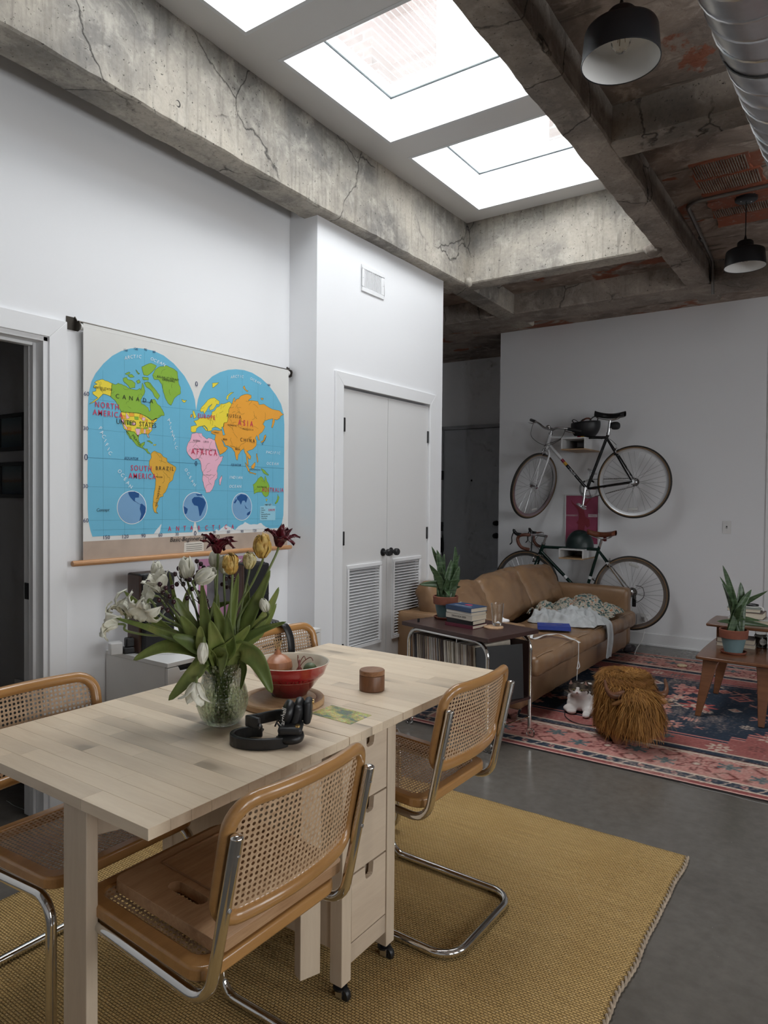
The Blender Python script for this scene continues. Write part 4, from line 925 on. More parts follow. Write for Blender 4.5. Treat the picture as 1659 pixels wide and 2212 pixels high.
# inset globes
def ell(c, rx, ry, o_, m, nm, d, k=1.0): sheet(nm, T(o_, [(c[0]+rx*k*cos(i*pi/24), c[1]+ry*k*sin(i*pi/24)) for i in range(48)]), m, d)
for c, rx, ry, o_, lands in (((720, 1080), 212, 240, T3, [[(665, 850), (760, 840), (830, 870), (825, 930), (770, 935), (765, 980), (800, 1010), (840, 1035), (870, 1022), (915, 1060), (930, 1090), (925, 1150), (880, 1240), (830, 1290), (860, 1180), (838, 1100), (850, 1040), (800, 1005), (750, 985), (700, 930), (675, 890)]]),
                             ((145, 1075), 176, 214, T4, [[(95, 960), (130, 925), (200, 920), (270, 945), (305, 1005), (290, 1060), (265, 1120), (230, 1200), (210, 1210), (200, 1130), (185, 1060), (130, 1045), (100, 1000)], [(-25, 1060), (35, 1100), (20, 1170), (-10, 1180)], [(150, 880), (240, 880), (260, 900), (180, 905)]]),
                             ((843, 1068), 144, 198, T4, [[(770, 920), (830, 880), (900, 895), (930, 930), (920, 960), (905, 1010), (880, 975), (850, 980), (828, 1040), (800, 980), (770, 960)], [(720, 1010), (755, 950), (770, 975), (740, 1020)], [(915, 1190), (925, 1160), (975, 1130), (965, 1180), (930, 1200)], [(880, 1035), (915, 1090), (950, 1100), (900, 1095)]])):
    ell(c, rx, ry, o_, WHT, 'globe_rim_print', .0014, 1.045); ell(c, rx, ry, o_, GLB, 'globe_sea_print', .0018)
    for L_ in lands: sheet('globe_land_print', T(o_, L_), GLD, .0022)
sheet('map_key_print', T(T4, [(1115, 1060), (1175, 1055), (1180, 1022), (1295, 1022), (1300, 1055), (1348, 1060), (1343, 1270), (1112, 1272)]), ink('map_key_blue', hexc(150, 205, 225)), .0014)
# lettering
def tx(s, p, size, m=BLK, rot=0, **k):
    o_ = mp3(p); a = radians(rot); o = text('lettering', s, size, m, mp, Vector((XMAP+.0026, o_[1], o_[2]))-mp.location, (0, cos(a), sin(a)), (0, -sin(a), cos(a)), thick=.0001, **k); return o
def at(o_, x, y): return (o_[0]+x*K, o_[1]+y*K)
for s, p, sz in (('NORTH', (231, 877), .036), ('AMERICA', (233, 894.5), .036), ('SOUTH', at(T3, 862, 500), .036), ('AMERICA', at(T3, 880, 616), .036), ('AFRICA', at(T2, 283, 1365), .040), ('EUROPE', at(T2, 315, 835), .032), ('ASIA', at(T2, 900, 932), .044), ('AUSTRALIA', at(T4, 1305, 820), .034)):
    tx(s, p, sz, RED, sx=.82, spacing=1.28 if s not in ('ASIA', 'AFRICA') else 1.7, bold=.0003)
for i, c in enumerate('ANTARCTICA'):
    xs = [at(T3, 1285, 1400), at(T3, 1405, 1397), at(T3, 1510, 1393), at(T3, 1612, 1390), at(T4, 203, 1390), at(T4, 313, 1385), at(T4, 415, 1380), at(T4, 508, 1375), at(T4, 603, 1372), at(T4, 705, 1370)]
    tx(c, xs[i], .033, RED, sx=.8, bold=.0003)
for s, p, sz, k in (('UNITED  STATES', at(T1, 795, 1490), .032, {}), ('BRAZIL', at(T3, 1212, 500), .026, dict(spacing=1.5)), ('RUSSIA', at(T2, 725, 825), .026, dict(spacing=1.5)), ('CHINA', at(T2, 928, 1185), .028, dict(spacing=1.6)), ('KALAALLIT NUNAAT', at(T1, 1265, 812), .015, {}), ('(GREENLAND)', at(T1, 1270, 845), .013, {}), ('UNITED STATES', at(T1, 292, 962), .014, {}), ('ALASKA', at(T1, 290, 987), .008, {}), ('ALGERIA', at(T2, 168, 1190), .013, {}), ('LIBYA', at(T2, 308, 1205), .013, dict(spacing=1.2)), ('MALI', at(T2, 152, 1312), .012, {}), ('NIGER', at(T2, 240, 1317), .012, {}), ('CHAD', at(T2, 322, 1322), .012, {}), ('SUDAN', at(T2, 415, 1327), .012, {}), ('INDIA', at(T2, 780, 1317), .015, {}), ('IRAN', at(T2, 592, 1170), .014, {}), ('TURKEY', at(T2, 452, 1068), .012, dict(spacing=1.2)), ('MONGOLIA', at(T2, 935, 1020), .013, dict(spacing=1.4)), ('KAZAKHSTAN', at(T2, 697, 960), .011, {}), ('INDONESIA', at(T2, 1040, 1622), .014, dict(spacing=1.3)), ('AUSTRALIA', at(T4, 1140, 775), .014, dict(spacing=1.2)), ('BOLIVIA', at(T3, 1135, 627), .010, {}), ('EQUATOR', at(T3, 713, 350), .017, dict(italic=.3)), ('EQUATOR', at(T4, 753, 446), .017, dict(italic=.3)), ('Concept', at(T3, 285, 1118), .020, dict(italic=.25)), ('MAP KEY', at(T4, 1235, 1040), .015, {}), ('HUDSON BAY', at(T1, 935, 1165), .009, {})):
    tx(s, p, sz, NAVY if 'EQ' in s else BLK, sx=.9, **k)
tx('Basic-Beginner\u2013WORLD', (421.5, 1163.5), .031, BLK, italic=.28, bold=.0002)
tx('EUROPE', at(T4, 1287, 1118), .018, RED, sx=.8)
for i, s in enumerate(('Ocean', 'Continent', 'Nation', 'International Boundary', 'Other Boundary', 'Compass Rose')): tx(s, at(T4, 1130, 1088+i*31), .009, BLK, align='LEFT', sx=.85)
def letters(s, pts, sz, m, rot=0, **k):
    for i, c in enumerate(s): tx(c, pts[i], sz, m, rot if not hasattr(rot, '__len__') else rot[i], **k)
def along(s, a, b, sz, m, r0=0, r1=0, bow=0, **k):
    n = len(s)
    for i, c in enumerate(s):
        t = i/(n-1); y = lerp(a[1], b[1], t)-bow*4*t*(1-t); tx(c, (lerp(a[0], b[0], t), y), sz, m, lerp(r0, r1, t), **k)
along('CANADA', at(T1, 505, 1080), at(T1, 1012, 1155), .028, BLK)
along('MEXICO', at(T3, 742, 12), at(T3, 845, 150), .015, BLK, -35, -35)
along('ARGENTINA', at(T3, 1135, 770), at(T3, 1082, 1052), .015, BLK, -80, -80)
along('JAPAN', at(T2, 1207, 1135), at(T2, 1148, 1238), .014, BLK, -60, -60)
along('PACIFIC', at(T1, 245, 1555), at(T3, 390, 268), .024, WHT, -25, -25, italic=.2)
along('OCEAN', at(T3, 533, 540), at(T3, 697, 768), .024, WHT, -25, -25, italic=.2)
along('ATLANTIC', at(T1, 1270, 1430), at(T3, 1378, 185), .022, WHT, -15, -15, italic=.2)
along('OCEAN', at(T3, 1527, 520), at(T4, 130, 742), .022, WHT, -25, -25, italic=.2)
along('ARCTIC', at(T1, 627, 510), at(T1, 838, 488), .022, WHT, 14, 2, 1.5, italic=.2)
along('OCEAN', at(T1, 1018, 522), at(T1, 1195, 605), .022, WHT, -14, -28, italic=.2)
along('ARCTIC', at(T2, 688, 240), at(T2, 850, 235), .021, WHT, 10, 0, 1, italic=.2)
along('OCEAN', at(T2, 980, 265), at(T2, 1110, 330), .021, WHT, -14, -28, italic=.2)
along('INDIAN', at(T4, 662, 630), at(T4, 832, 637), .022, WHT, italic=.2); along('OCEAN', at(T4, 668, 767), at(T4, 815, 767), .022, WHT, italic=.2)
along('PACIFIC', at(T2, 1212, 1362), at(T2, 1398, 1375), .022, WHT, italic=.2); along('OCEAN', at(T2, 1225, 1530), at(T2, 1372, 1537), .022, WHT, italic=.2)
for s, p, sz in (('60', at(T1, 43, 1045), .027), ('30', at(T1, 33, 1560), .025), ('0', at(T3, 36, 333), .038), ('30', at(T3, 27, 765), .025), ('60', at(T3, 34, 1277), .026), ('150', at(T3, 338, 1528), .025), ('120', at(T3, 620, 1516), .025), ('90', at(T3, 893, 1503), .025), ('60', at(T3, 1147, 1492), .024), ('30', at(T3, 1395, 1480), .022), ('0', at(T4, 145, 1467), .034), ('30', at(T4, 430, 1450), .021), ('60', at(T4, 643, 1445), .022), ('90', at(T4, 845, 1438), .022), ('120', at(T4, 1032, 1427), .021), ('150', at(T4, 1210, 1417), .021), ('0', at(T2, 165, 345), .036), ('180', at(T2, 1243, 358), .018), ('0', at(T2, 158, 1532), .034), ('120', at(T1, 778, 372), .016), ('90', at(T1, 925, 384), .016), ('60', at(T1, 1052, 415), .016), ('150', at(T1, 625, 393), .015)):
    tx(s, p, sz, NAVY)
for i, yy_ in enumerate((1175, 1180, 1184, 1188)): 
    q = G(); ribbon(q, [mp3((402, yy_+1.2)), mp3((436, yy_-1.3))], .0009, .0014); q.obj('label_line', BLK, mp, world=True)
# roller, brackets and bottom dowel
BRZ = flat('dark_bronze_metal', (.10, .088, .075), .4, .8)
a, b = mp3((176, 702.5)), mp3((627, 799))
zc = (a[2]+b[2])/2+.001
G().tube([(XMAP-.014, a[1], zc-.012), (XMAP-.014, b[1], zc-.012)], .0145, 16).obj('roller', PAPER, mp, True, world=True)
G().tube([(XMAP-.008, a[1]-.01, zc+.006), (XMAP-.008, b[1]+.01, zc+.006)], .0045, 8).obj('top_bar', BRZ, mp, True, world=True)
for y, s in ((a[1]-.008, -1), (b[1]+.008, 1)):
    out = [(-.0355, .030), (-.030, .034), (-.012, .012), (.006, .010), (.012, -.004), (.006, -.026), (-.010, -.032), (-.036, -.026)]
    q = G().ext(out, lambda u, v, t: (XMAP-.002+u, t, zc-.004+v), y-.004 if s < 0 else y, y if s < 0 else y+.004)
    q.box(XM+.0005, XM+.004, min(y, y+s*.04), max(y, y+s*.04), zc-.03, zc+.026); q.obj('bracket', BRZ, mp, bevel=.001, world=True)
a, b = px(157, 1218.5, 'X', XMAP+.006), px(629, 1181.5, 'X', XMAP+.006); z = (a[2]+b[2])/2
G().lathe([(0, 0), (.0115, .0005), (.0125, .003), (.0125, b[1]-a[1]-.003), (.0115, b[1]-a[1]), (0, b[1]-a[1])], 18, (XMAP+.002, a[1], z), 'Y').obj('bottom_dowel', m_wood('orange_dowel_wood', (.45, .22, .09), (.58, .31, .14), 'Y', 2, .35), mp, True, world=True)

# ------------------------------------------------------------------ bedroom pictures, outlet
YW = 1.74
for i, (y0, y1) in enumerate(((892, 972), (999, 1076))):
    a = px(51, y0-2, 'Y', YW-.02); b = px(51, y1, 'Y', YW-.02); x1 = a[0]; h = a[2]-b[2]; x0 = x1-h*1.35
    lab = ('black framed harbour picture hanging higher in the dark bedroom', 'black framed seascape hanging lower in the dark bedroom')[i]
    r = thing('framed_picture', lab, 'picture', ((x0+x1)/2, YW-.01, b[2]))
    q = G(); f = .018
    for bb in ((x0, x1, b[2], b[2]+f), (x0, x1, a[2]-f, a[2]), (x0, x0+f, b[2]+f, a[2]-f), (x1-f, x1, b[2]+f, a[2]-f)): q.box(bb[0], bb[1], YW-.022, YW-.002, bb[2], bb[3])
    q.obj('frame', BLACKP, r, bevel=.002, world=True)
    t = NT('dim_painting_%d' % i); gz = t.n.new('ShaderNodeSeparateXYZ'); t.link(t.coord('Generated'), gz.inputs[0])
    nz = t.noise(t.coord('Generated', (5, 1, 14)), 2.5, 6); 
    f_ = t.math('ADD', gz.outputs[2], t.math('MULTIPLY', nz, .25))
    t.color(t.ramp(f_, [(.2, (.05, .08, .10)), (.52, (.12, .14, .14)), (.6, (.16, .10, .07)), (.68, (.20, .20, .20)), (1, (.13, .17, .19))])); t.set(Roughness=.6)
    box('painting', x0+f-.002, x1-f+.002, YW-.012, YW-.008, b[2]+f-.002, a[2]-f+.002, t.m, r, world=True)
PLATE = flat('white_switch_plastic', (.74, .74, .73), .35)
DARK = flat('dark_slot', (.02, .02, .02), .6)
def outlet(name, lab, c, ax, w=.07, h=.115, gangs=1, toggle=False, rot=False):
    """wall plate facing -Y (ax='Y') or +X (ax='X')"""
    r = thing(name, lab, 'switch' if toggle else 'outlet', c)
    W = w if gangs == 1 else w*1.65
    if rot: W, h = h, W
    f = (lambda u, v, t: (u, -t, v)) if ax == 'Y' else (lambda u, v, t: (t, u, v))
    G().ext([(-W/2, -h/2), (W/2, -h/2), (W/2, h/2), (-W/2, h/2)], f, .0005, .006).obj('plate', PLATE, r, bevel=.002)
    if toggle:
        G().ext([(-.005, -.012), (.005, -.012), (.005, .012), (-.005, .012)], f, .005, .007).obj('collar', DARK, r); G().ext([(-.004, -.009), (.004, -.009), (.004, -.001), (-.004, -.001)], f, .005, .018).obj('toggle', PLATE, r, bevel=.001)
        for v in (-.03, .03): G().ext([(.003*cos(i*pi/4), v+.003*sin(i*pi/4)) for i in range(8)], f, .005, .0072).obj('screw', STEEL, r)
    else:
        for s in (-.019, .019):
            cu, cv = (s, 0) if rot else (0, s)
            G().ext([(cu+.0165*cos(i*pi/8), cv+.0145*sin(i*pi/8)) for i in range(16)], f, .005, .0075).obj('receptacle', PLATE, r)
            for du in (-.006, .006): G().ext([(cu+du-.001, cv-.001), (cu+du+.001, cv-.001), (cu+du+.001, cv+.007), (cu+du-.001, cv+.007)], f, .007, .0079).obj('slot', DARK, r)
    return r
outlet('wall_outlet', 'dim double outlet low on the bedroom wall', px(47, 1485, 'Y', YW), 'Y', rot=True)
outlet('wall_outlet', 'white outlet on the back wall behind the lower bicycle wheel', px(1389, 1338, 'Y', YB), 'Y', w=.115, h=.115)
outlet('light_switch', 'white toggle light switch on the bare back wall', px(1570, 1139, 'Y', YB), 'Y', toggle=True)
# ------------------------------------------------------------------ white cabinet with hi-fi under the map
CW = flat('white_melamine', (.74, .735, .72), .35, var=.02)
CX0, CX1, CY0, CY1, CZ = -2.792, -2.36, 1.842, 2.832, .68
r = thing('storage_cabinet', 'low white cabinet with drawers standing under the world map', 'cabinet', ((CX0+CX1)/2, (CY0+CY1)/2, 0))
box('top_panel', CX0, CX1, CY0, CY1, CZ-.018, CZ, CW, r, .001, True)
g = G(); g.box(CX0, CX1-.019, CY0+.002, CY0+.018, .0, CZ-.019).box(CX0, CX1-.019, CY1-.018, CY1-.002, .0, CZ-.019).box(CX0, CX0+.01, CY0+.018, CY1-.018, 0, CZ-.019).box(CX0+.01, CX1-.03, CY0+.018, CY1-.018, .06, .08)
g.obj('carcass', CW, r, world=True)
ym = (CY0+CY1)/2
for (ya, yb) in ((CY0+.002, ym-.0015), (ym+.0015, CY1-.002)):
    for (z0, z1) in ((.435, CZ-.022), (.225, .431), (.02, .221)):
        c = ya+.115; nw = .05
        out = [(ya, z0), (yb, z0), (yb, z1), (c+nw+.012, z1), (c+nw, z1-.022), (c-nw, z1-.022), (c-nw-.012, z1), (ya, z1)]
        G().ext(out, lambda a, b, t: (t, a, b), CX1-.017, CX1).obj('drawer_front', CW, r, bevel=.0008, bseg=1, world=True)
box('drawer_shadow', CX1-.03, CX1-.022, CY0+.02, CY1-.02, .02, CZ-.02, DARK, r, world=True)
# pair of speakers
SPW = m_wood('dark_speaker_wood', (.045, .022, .015), (.085, .042, .028), 'Z', 2, .35)
def speaker(lab, x0, x1, y0, y1):
    r = thing('bookshelf_speaker', lab, 'speaker', ((x0+x1)/2, (y0+y1)/2, CZ), 0, 'bookshelf speakers')
    h = .352; z0 = CZ
    box('cabinet_shell', x0, x1-.028, y0, y1, z0, z0+h, SPW, r, .010, True)
    box('cap', x0, x1-.028, y0+.001, y1-.001, z0+h-.018, z0+h+.0012, BLACKP, r, .008, True)
    box('grille', x1-.027, x1, y0+.002, y1-.002, z0+.003, z0+h-.003, flat('black_speaker_cloth', (.010, .010, .011), .85, bump=.6, bs=600), r, .010, True)
    box('grille_groove', x1-.0005, x1+.0008, y0+.006, y1-.006, z0+.185, z0+.188, DARK, r, world=True)
    return r
speaker('dark wood bookshelf speaker at the left end of the white cabinet', -2.690, -2.565, 1.878, 2.045)
speaker('black speaker at the right end of the white cabinet', -2.690, -2.575, 2.500, 2.664)
# pink picture board clipped to the wall
r = thing('pink_poster', 'pink poster with grey photo hanging behind the flowers', 'poster', (XM+.006, 2.53, .74))
box('card', XM+.003, XM+.008, 2.375, 2.69, .735, 1.052, flat('pink_card', (.62, .30, .47), .5), r, world=True)
box('photo_print', XM+.008, XM+.0086, 2.425, 2.64, .80, 1.015, flat('grey_photo_print', (.16, .15, .16), .4, var=.5, vs=9), r, world=True)
G().tube(bez([(XM+.006, 2.455, 1.048), (XM+.012, 2.455, 1.072), (XM+.012, 2.475, 1.072), (XM+.006, 2.475, 1.048)], 5), .0016, 6).obj('clip', STEEL, r, True, world=True)
# black deck with keys in front of the right speaker
r = thing('audio_deck', 'small black deck with rows of buttons on the white cabinet', 'device', (-2.5, 2.53, CZ), radians(-4))
out = [(-.06, 0), (.055, 0), (.058, .022), (.018, .058), (-.06, .062)]
G().ext(out, lambda a, b, t: (a, t, b), -.10, .10).obj('body', BLACKP, r, bevel=.004)
kb = None
for i in range(2):
    for j in range(9):
        q = Vector((.046-.020*i, -.078+j*.0195, .033+.0185*i))
        if kb is None: kb = G().box(-.007, .007, -.007, .007, -.003, .004).obj('button', flat('grey_black_button', (.045, .045, .048), .35), r, bevel=.0015); o = kb
        else: o = kb.copy(); COL.objects.link(o); o.parent = r
        o.location = q; o.rotation_euler = (0, radians(42), 0)
G().ext([(-.058, .062), (-.055, .062), (-.075, .118), (-.078, .118)], lambda a, b, t: (a, t, b), .02, .098).obj('dust_cover', m_pane('smoked_plastic', (.55, .55, .57), .15), r)
# power strip, plugs and leads at the left corner
r = thing('power_strip', 'black power strip with plugs beside the left speaker', 'power strip', (-2.66, 1.87, CZ), radians(70))
box('body', -.03, .13, -.022, .022, .0, .028, BLACKP, r, .006)
box('white_adapter', -.085, -.032, -.024, .024, 0, .055, PLATE, r, .006)
box('black_plug', -.018, .03, -.020, .020, .028, .068, BLACKP, r, .006)
r2 = thing('charging_cable', 'thin white cable curling over the white cabinet top', 'cable', (-2.45, 2.05, CZ))
G().tube(bez([(-2.655, 1.90, CZ+.05), (-2.60, 1.905, CZ+.055), (-2.53, 1.93, CZ+.012), (-2.46, 2.0, CZ+.003), (-2.41, 2.1, CZ+.003), (-2.44, 2.2, CZ+.003)], 8), .0022, 6).obj('lead', PLATE, r2, True, world=True)
# ------------------------------------------------------------------ things on the dining table
def pd(x, y, d): return CAM+(CF+CR*((x-IW/2)/FPX)-CU*((y-IH/2)/FPX))*d
VX, VY = -1.465, 1.33
VD = (Vector((VX, VY, .85))-CAM).dot(CF)
def m_hobnail():
    t = NT('hobnail_glass'); co = t.coord()
    vo = t.n.new('ShaderNodeTexVoronoi'); vo.inputs['Scale'].default_value = 95; vo.inputs['Randomness'].default_value = .45; t.link(co, vo.inputs['Vector'])
    bp = t.n.new('ShaderNodeBump'); bp.inputs['Strength'].default_value = .9; bp.inputs['Distance'].default_value = .006; bp.invert = True; t.link(vo.outputs['Distance'], bp.inputs['Height'])
    gl = t.n.new('ShaderNodeBsdfGlass'); gl.inputs['IOR'].default_value = 1.48; gl.inputs['Roughness'].default_value = .02; gl.inputs[0].default_value = (.95, .97, .94, 1); t.link(bp.outputs[0], gl.inputs['Normal'])
    tr = t.n.new('ShaderNodeBsdfTransparent'); tr.inputs[0].default_value = (.93, .95, .92, 1)
    mx = t.n.new('ShaderNodeMixShader'); mx.inputs[0].default_value = .55; t.link(tr.outputs[0], mx.inputs[1]); t.link(gl.outputs[0], mx.inputs[2]); t.link(mx.outputs[0], t.o.inputs[0]); t.n.remove(t.b); return t.m
r = thing('glass_vase', 'textured clear glass vase full of tulips on the dining table', 'vase', (VX, VY, TZ))
prof = [(0, .0015), (.030, .0015), (.044, .004), (.060, .022), (.0705, .052), (.072, .072), (.066, .100), (.0575, .124), (.055, .142), (.058, .160), (.0635, .176)]
inner = [(.060, .176), (.054, .160), (.051, .142), (.0535, .124), (.062, .100), (.068, .072), (.0665, .053), (.056, .026), (.040, .012), (0, .010)]
G().lathe(prof+inner, 56).obj('vessel', m_hobnail(), r, True, angle=80)
wt = m_pane('still_vase_water', (.80, .86, .72), .05)
G().lathe([(0, .011), (.039, .013), (.055, .027), (.0655, .053), (.067, .072), (.0645, .088), (0, .088)], 40).obj('water', wt, r, True)
# ---- flowers
def m_petal(name, c0, c1, rough=.5, trans=.25):
    t = NT(name); co = t.coord('Generated'); n = t.noise(t.coord(scale=(1, 1, 1)), 60, 4)
    oi = t.n.new('ShaderNodeObjectInfo')
    c = t.mix(t.ramp(n, [(.35, 0), (.65, 1)]), c0, c1)
    t.color(c); t.set(Roughness=rough); t.b.inputs['Subsurface Weight'].default_value = 0
    return t.m
PW = m_petal('cream_white_petal', (.66, .645, .53), (.78, .765, .66)); PY = m_petal('golden_parrot_petal', (.47, .25, .045), (.66, .46, .13)); PR = m_petal('dark_crimson_petal', (.065, .004, .010), (.15, .012, .022), .4)
PYC = m_petal('pale_yellow_petal', (.62, .50, .20), (.70, .62, .36))
def m_leaf(name, c0, c1, c2):
    t = NT(name); oi = t.n.new('ShaderNodeObjectInfo'); n = t.noise(t.coord(), 14, 4); st = t.noise(t.coord(scale=(60, 60, 6)), 3, 3)
    c = t.mix(oi.outputs['Random'], c0, c1); c = t.mix(t.ramp(n, [(.5, 0), (.75, .7)]), c, c2); c = t.mix(.25, c, t.ramp(st, [(.3, .4), (.7, 1)]), 'MULTIPLY')
    t.color(c); t.set(Roughness=.42); return t.m
LEAF = m_leaf('tulip_leaf_green', (.10, .15, .032), (.22, .27, .065), (.27, .27, .08)); STEM = flat('tulip_stem_green', (.15, .19, .06), .5, var=.25)
def petal(g, base, ax, side, L, W, rad, curl=0.0, spread=0.0, cup=.5, wav=0.0, seed=0, nu=6, nv=8):
    """petal from base along ax, leaning out along side; curl>0 bends the tip outwards"""
    ax = ax.normalized(); side = (side-ax*side.dot(ax)).normalized(); lat = ax.cross(side)
    def f(u, v):
        u = u*2-1; w = W*(sin(pi*min(1, .08+v*.92))**.55)*(1-.25*v)
        th = spread*v+curl*v*v
        out = rad*sin(pi*min(1, .12+.60*v))+L*sin(th)*v*.75
        up = L*v*cos(th*.85)
        p = base+ax*up+side*(out-cup*w*u*u*.8)+lat*(w*u)
        if wav: p += Vector((noise.noise(Vector((u*2, v*3, seed))), noise.noise(Vector((u*2+9, v*3, seed))), noise.noise(Vector((u*2, v*3+7, seed)))))*wav*v
        return p
    g.surf(f, nu, nv)
def flower(lab, cat_name, hp, depth, kind, m, aim, size=.05, base_off=(0, 0), via=None, seed=0, group='tulips in the glass vase', stem_r=.0033):
    rnd = random.Random(seed)
    H = pd(hp[0], hp[1], VD+depth)
    B = Vector((VX+base_off[0]*.03, VY+base_off[1]*.03, TZ+.016)); Mo = Vector((VX-base_off[0]*.025+0*.01, VY-base_off[1]*.025, TZ+.175))
    dirv = (H-Mo); Mo += Vector((dirv.x, dirv.y, 0)).normalized()*.030
    r = thing(cat_name, lab, 'tulip', (VX, VY, TZ+.016), 0, group)
    ax = Vector(aim[0]*CR+aim[1]*CU-aim[2]*CF).normalized()
    pts = [B, B.lerp(Mo, .5), Mo]
    if via: pts += [pd(x, y, VD+depth*(k+1)/(len(via)+1)) for k, (x, y) in enumerate(via)]
    else: pts += [Mo.lerp(H, .55)+Vector((0, 0, .012))]
    pts += [H-ax*.018, H]
    G().tube(bez(pts, 6), stem_r, 7).obj('stem', STEM, r, True, world=True)
    s0 = ax.orthogonal().normalized()
    n = {'closed': 6, 'open': 6, 'wilt': 6, 'parrot': 15, 'ragged': 14, 'bud': 5}[kind]
    for i in range(n):
        a = 2*pi*i/n*(1 if n < 8 else 2.4)+rnd.uniform(-.2, .2)
        side = Matrix.Rotation(a, 3, ax) @ s0; lay = i % 2
        g = G(); S = size*1.28
        if kind == 'closed': petal(g, H-ax*.004, ax, side, S*rnd.uniform(.95, 1.1), S*.40, S*(.30-.04*lay), -.12, .05, .42, 0, seed+i)
        elif kind == 'bud': petal(g, H-ax*.004, ax, side, S, S*.3, S*.2, -.1, .02, .45, .001, seed+i)
        elif kind == 'open': petal(g, H-ax*.004, ax, side, S*rnd.uniform(.9, 1.1), S*.42, S*.30, rnd.uniform(.1, .5), rnd.uniform(.15, .5), .35, .006, seed+i)
        elif kind == 'wilt': petal(g, H, ax, side, S*rnd.uniform(.85, 1.15), S*.33, S*.16, rnd.uniform(.7, 1.9), rnd.uniform(.3, 1.0), .3, .010, seed+i)
        elif kind == 'parrot': petal(g, H-ax*.006, ax, side, S*rnd.uniform(.75, 1.05), S*.34, S*(.40-.16*(i/n)), -.25, .1, .5, .011, seed+i)
        else: petal(g, H-ax*.004, ax, side, S*rnd.uniform(.7, 1.05), S*.24, S*.15, rnd.uniform(-.2, 1.0), rnd.uniform(.2, 1.1), .4, .012, seed+i)
        o = g.obj('petal', m, r, True, world=True, angle=180); md = o.modifiers.new('t', 'SOLIDIFY'); md.thickness = .0007
    return r
FL = [('white tulip, upper of the leftmost stacked pair by the speaker', (341, 1244), .03, 'closed', PW, (-.1, 1, .1), .036, (1, 0)),
      ('white tulip with petals folding over, lower of the stacked pair', (347, 1274), -.02, 'open', PW, (-.25, 1, .3), .046, (1, 1)),
      ('upright white tulip in the middle of the bouquet', (405, 1246), .0, 'closed', PW, (-.05, 1, .1), .046, (.3, .6)),
      ('fat white tulip leaning right in the bouquet centre', (428, 1254), -.04, 'closed', PW, (.85, .5, .25), .047, (0, -.4)),
      ('white tulip standing just below the left crimson bloom', (464, 1222), .05, 'closed', PW, (0, 1, 0), .036, (0, .5)),
      ('white tulip behind the lower yellow bloom', (487, 1236), .04, 'open', PW, (.25, 1, 0), .044, (-.4, .3)),
      ('wilted white tulip with hanging petals, lowest at far left', (255, 1348), -.02, 'wilt', PW, (-.9, .15, .2), .052, (1, .2)),
      ('wilted white tulip curling over above the lowest left bloom', (264, 1318), .02, 'wilt', PW, (-.5, .8, .1), .040, (1, .4)),
      ('wilted white tulip drooping beside the dark speaker edge', (284, 1310), .04, 'wilt', PW, (-.4, -.3, .2), .046, (1, -.2)),
      ('wide open white tulip with hanging tongue petals near the berries', (318, 1306), -.04, 'wilt', PW, (-.2, -.5, .5), .052, (1, -.5)),
      ('splayed white tulip below the stacked pair', (332, 1288), .02, 'wilt', PW, (-.7, .3, .4), .046, (.8, .5)),
      ('small withered white tulip hanging over the vase rim', (440, 1392), -.09, 'bud', PW, (.0, -1, .3), .044, (.3, .4)),
      ('faded white tulip drooping in front of the vase belly', (424, 1478), -.095, 'open', PYC if False else PW, (-.1, -1, .1), .046, (.2, .2)),
      ('small white tulip low on the right side of the bouquet', (575, 1318), -.02, 'closed', PW, (-.25, .9, .2), .030, (-1, .2)),
      ('large ragged golden tulip at the top right', (566, 1200), -.03, 'parrot', PY, (.0, 1, .15), .050, (-.8, .2)),
      ('yellow tulip with crinkled petals left of the large golden one', (500, 1235), -.05, 'parrot', PY, (-.1, 1, .2), .043, (-.4, -.2)),
      ('small straw yellow tulip between the two golden blooms', (538, 1224), .02, 'parrot', PYC, (.05, 1, .1), .036, (-.6, .5)),
      ('dark crimson tulip in front of the map at centre', (470, 1192), .0, 'ragged', PR, (.0, 1, .1), .052, (-.1, .3)),
      ('dark crimson tulip at the far upper right of the bouquet', (602, 1178), .02, 'ragged', PR, (.25, 1, .1), .054, (-1, .3))]
VIA = {6: [(390, 1378), (320, 1372), (272, 1362)], 7: [(400, 1372), (330, 1352), (278, 1345)], 8: [(400, 1362), (340, 1340), (300, 1320)], 9: [(400, 1360), (350, 1330)], 11: [(452, 1415), (446, 1402)], 12: [(448, 1425), (434, 1440), (427, 1462)], 13: [(520, 1390), (560, 1345)], 14: [(508, 1330), (545, 1260)], 18: [(515, 1340), (560, 1270), (588, 1215)]}
for i, (lab, hp, d, k, m, aim, s, bo) in enumerate(FL): flower(lab, 'tulip', hp, d, k, m, aim, s, bo, VIA.get(i), i*7+3)
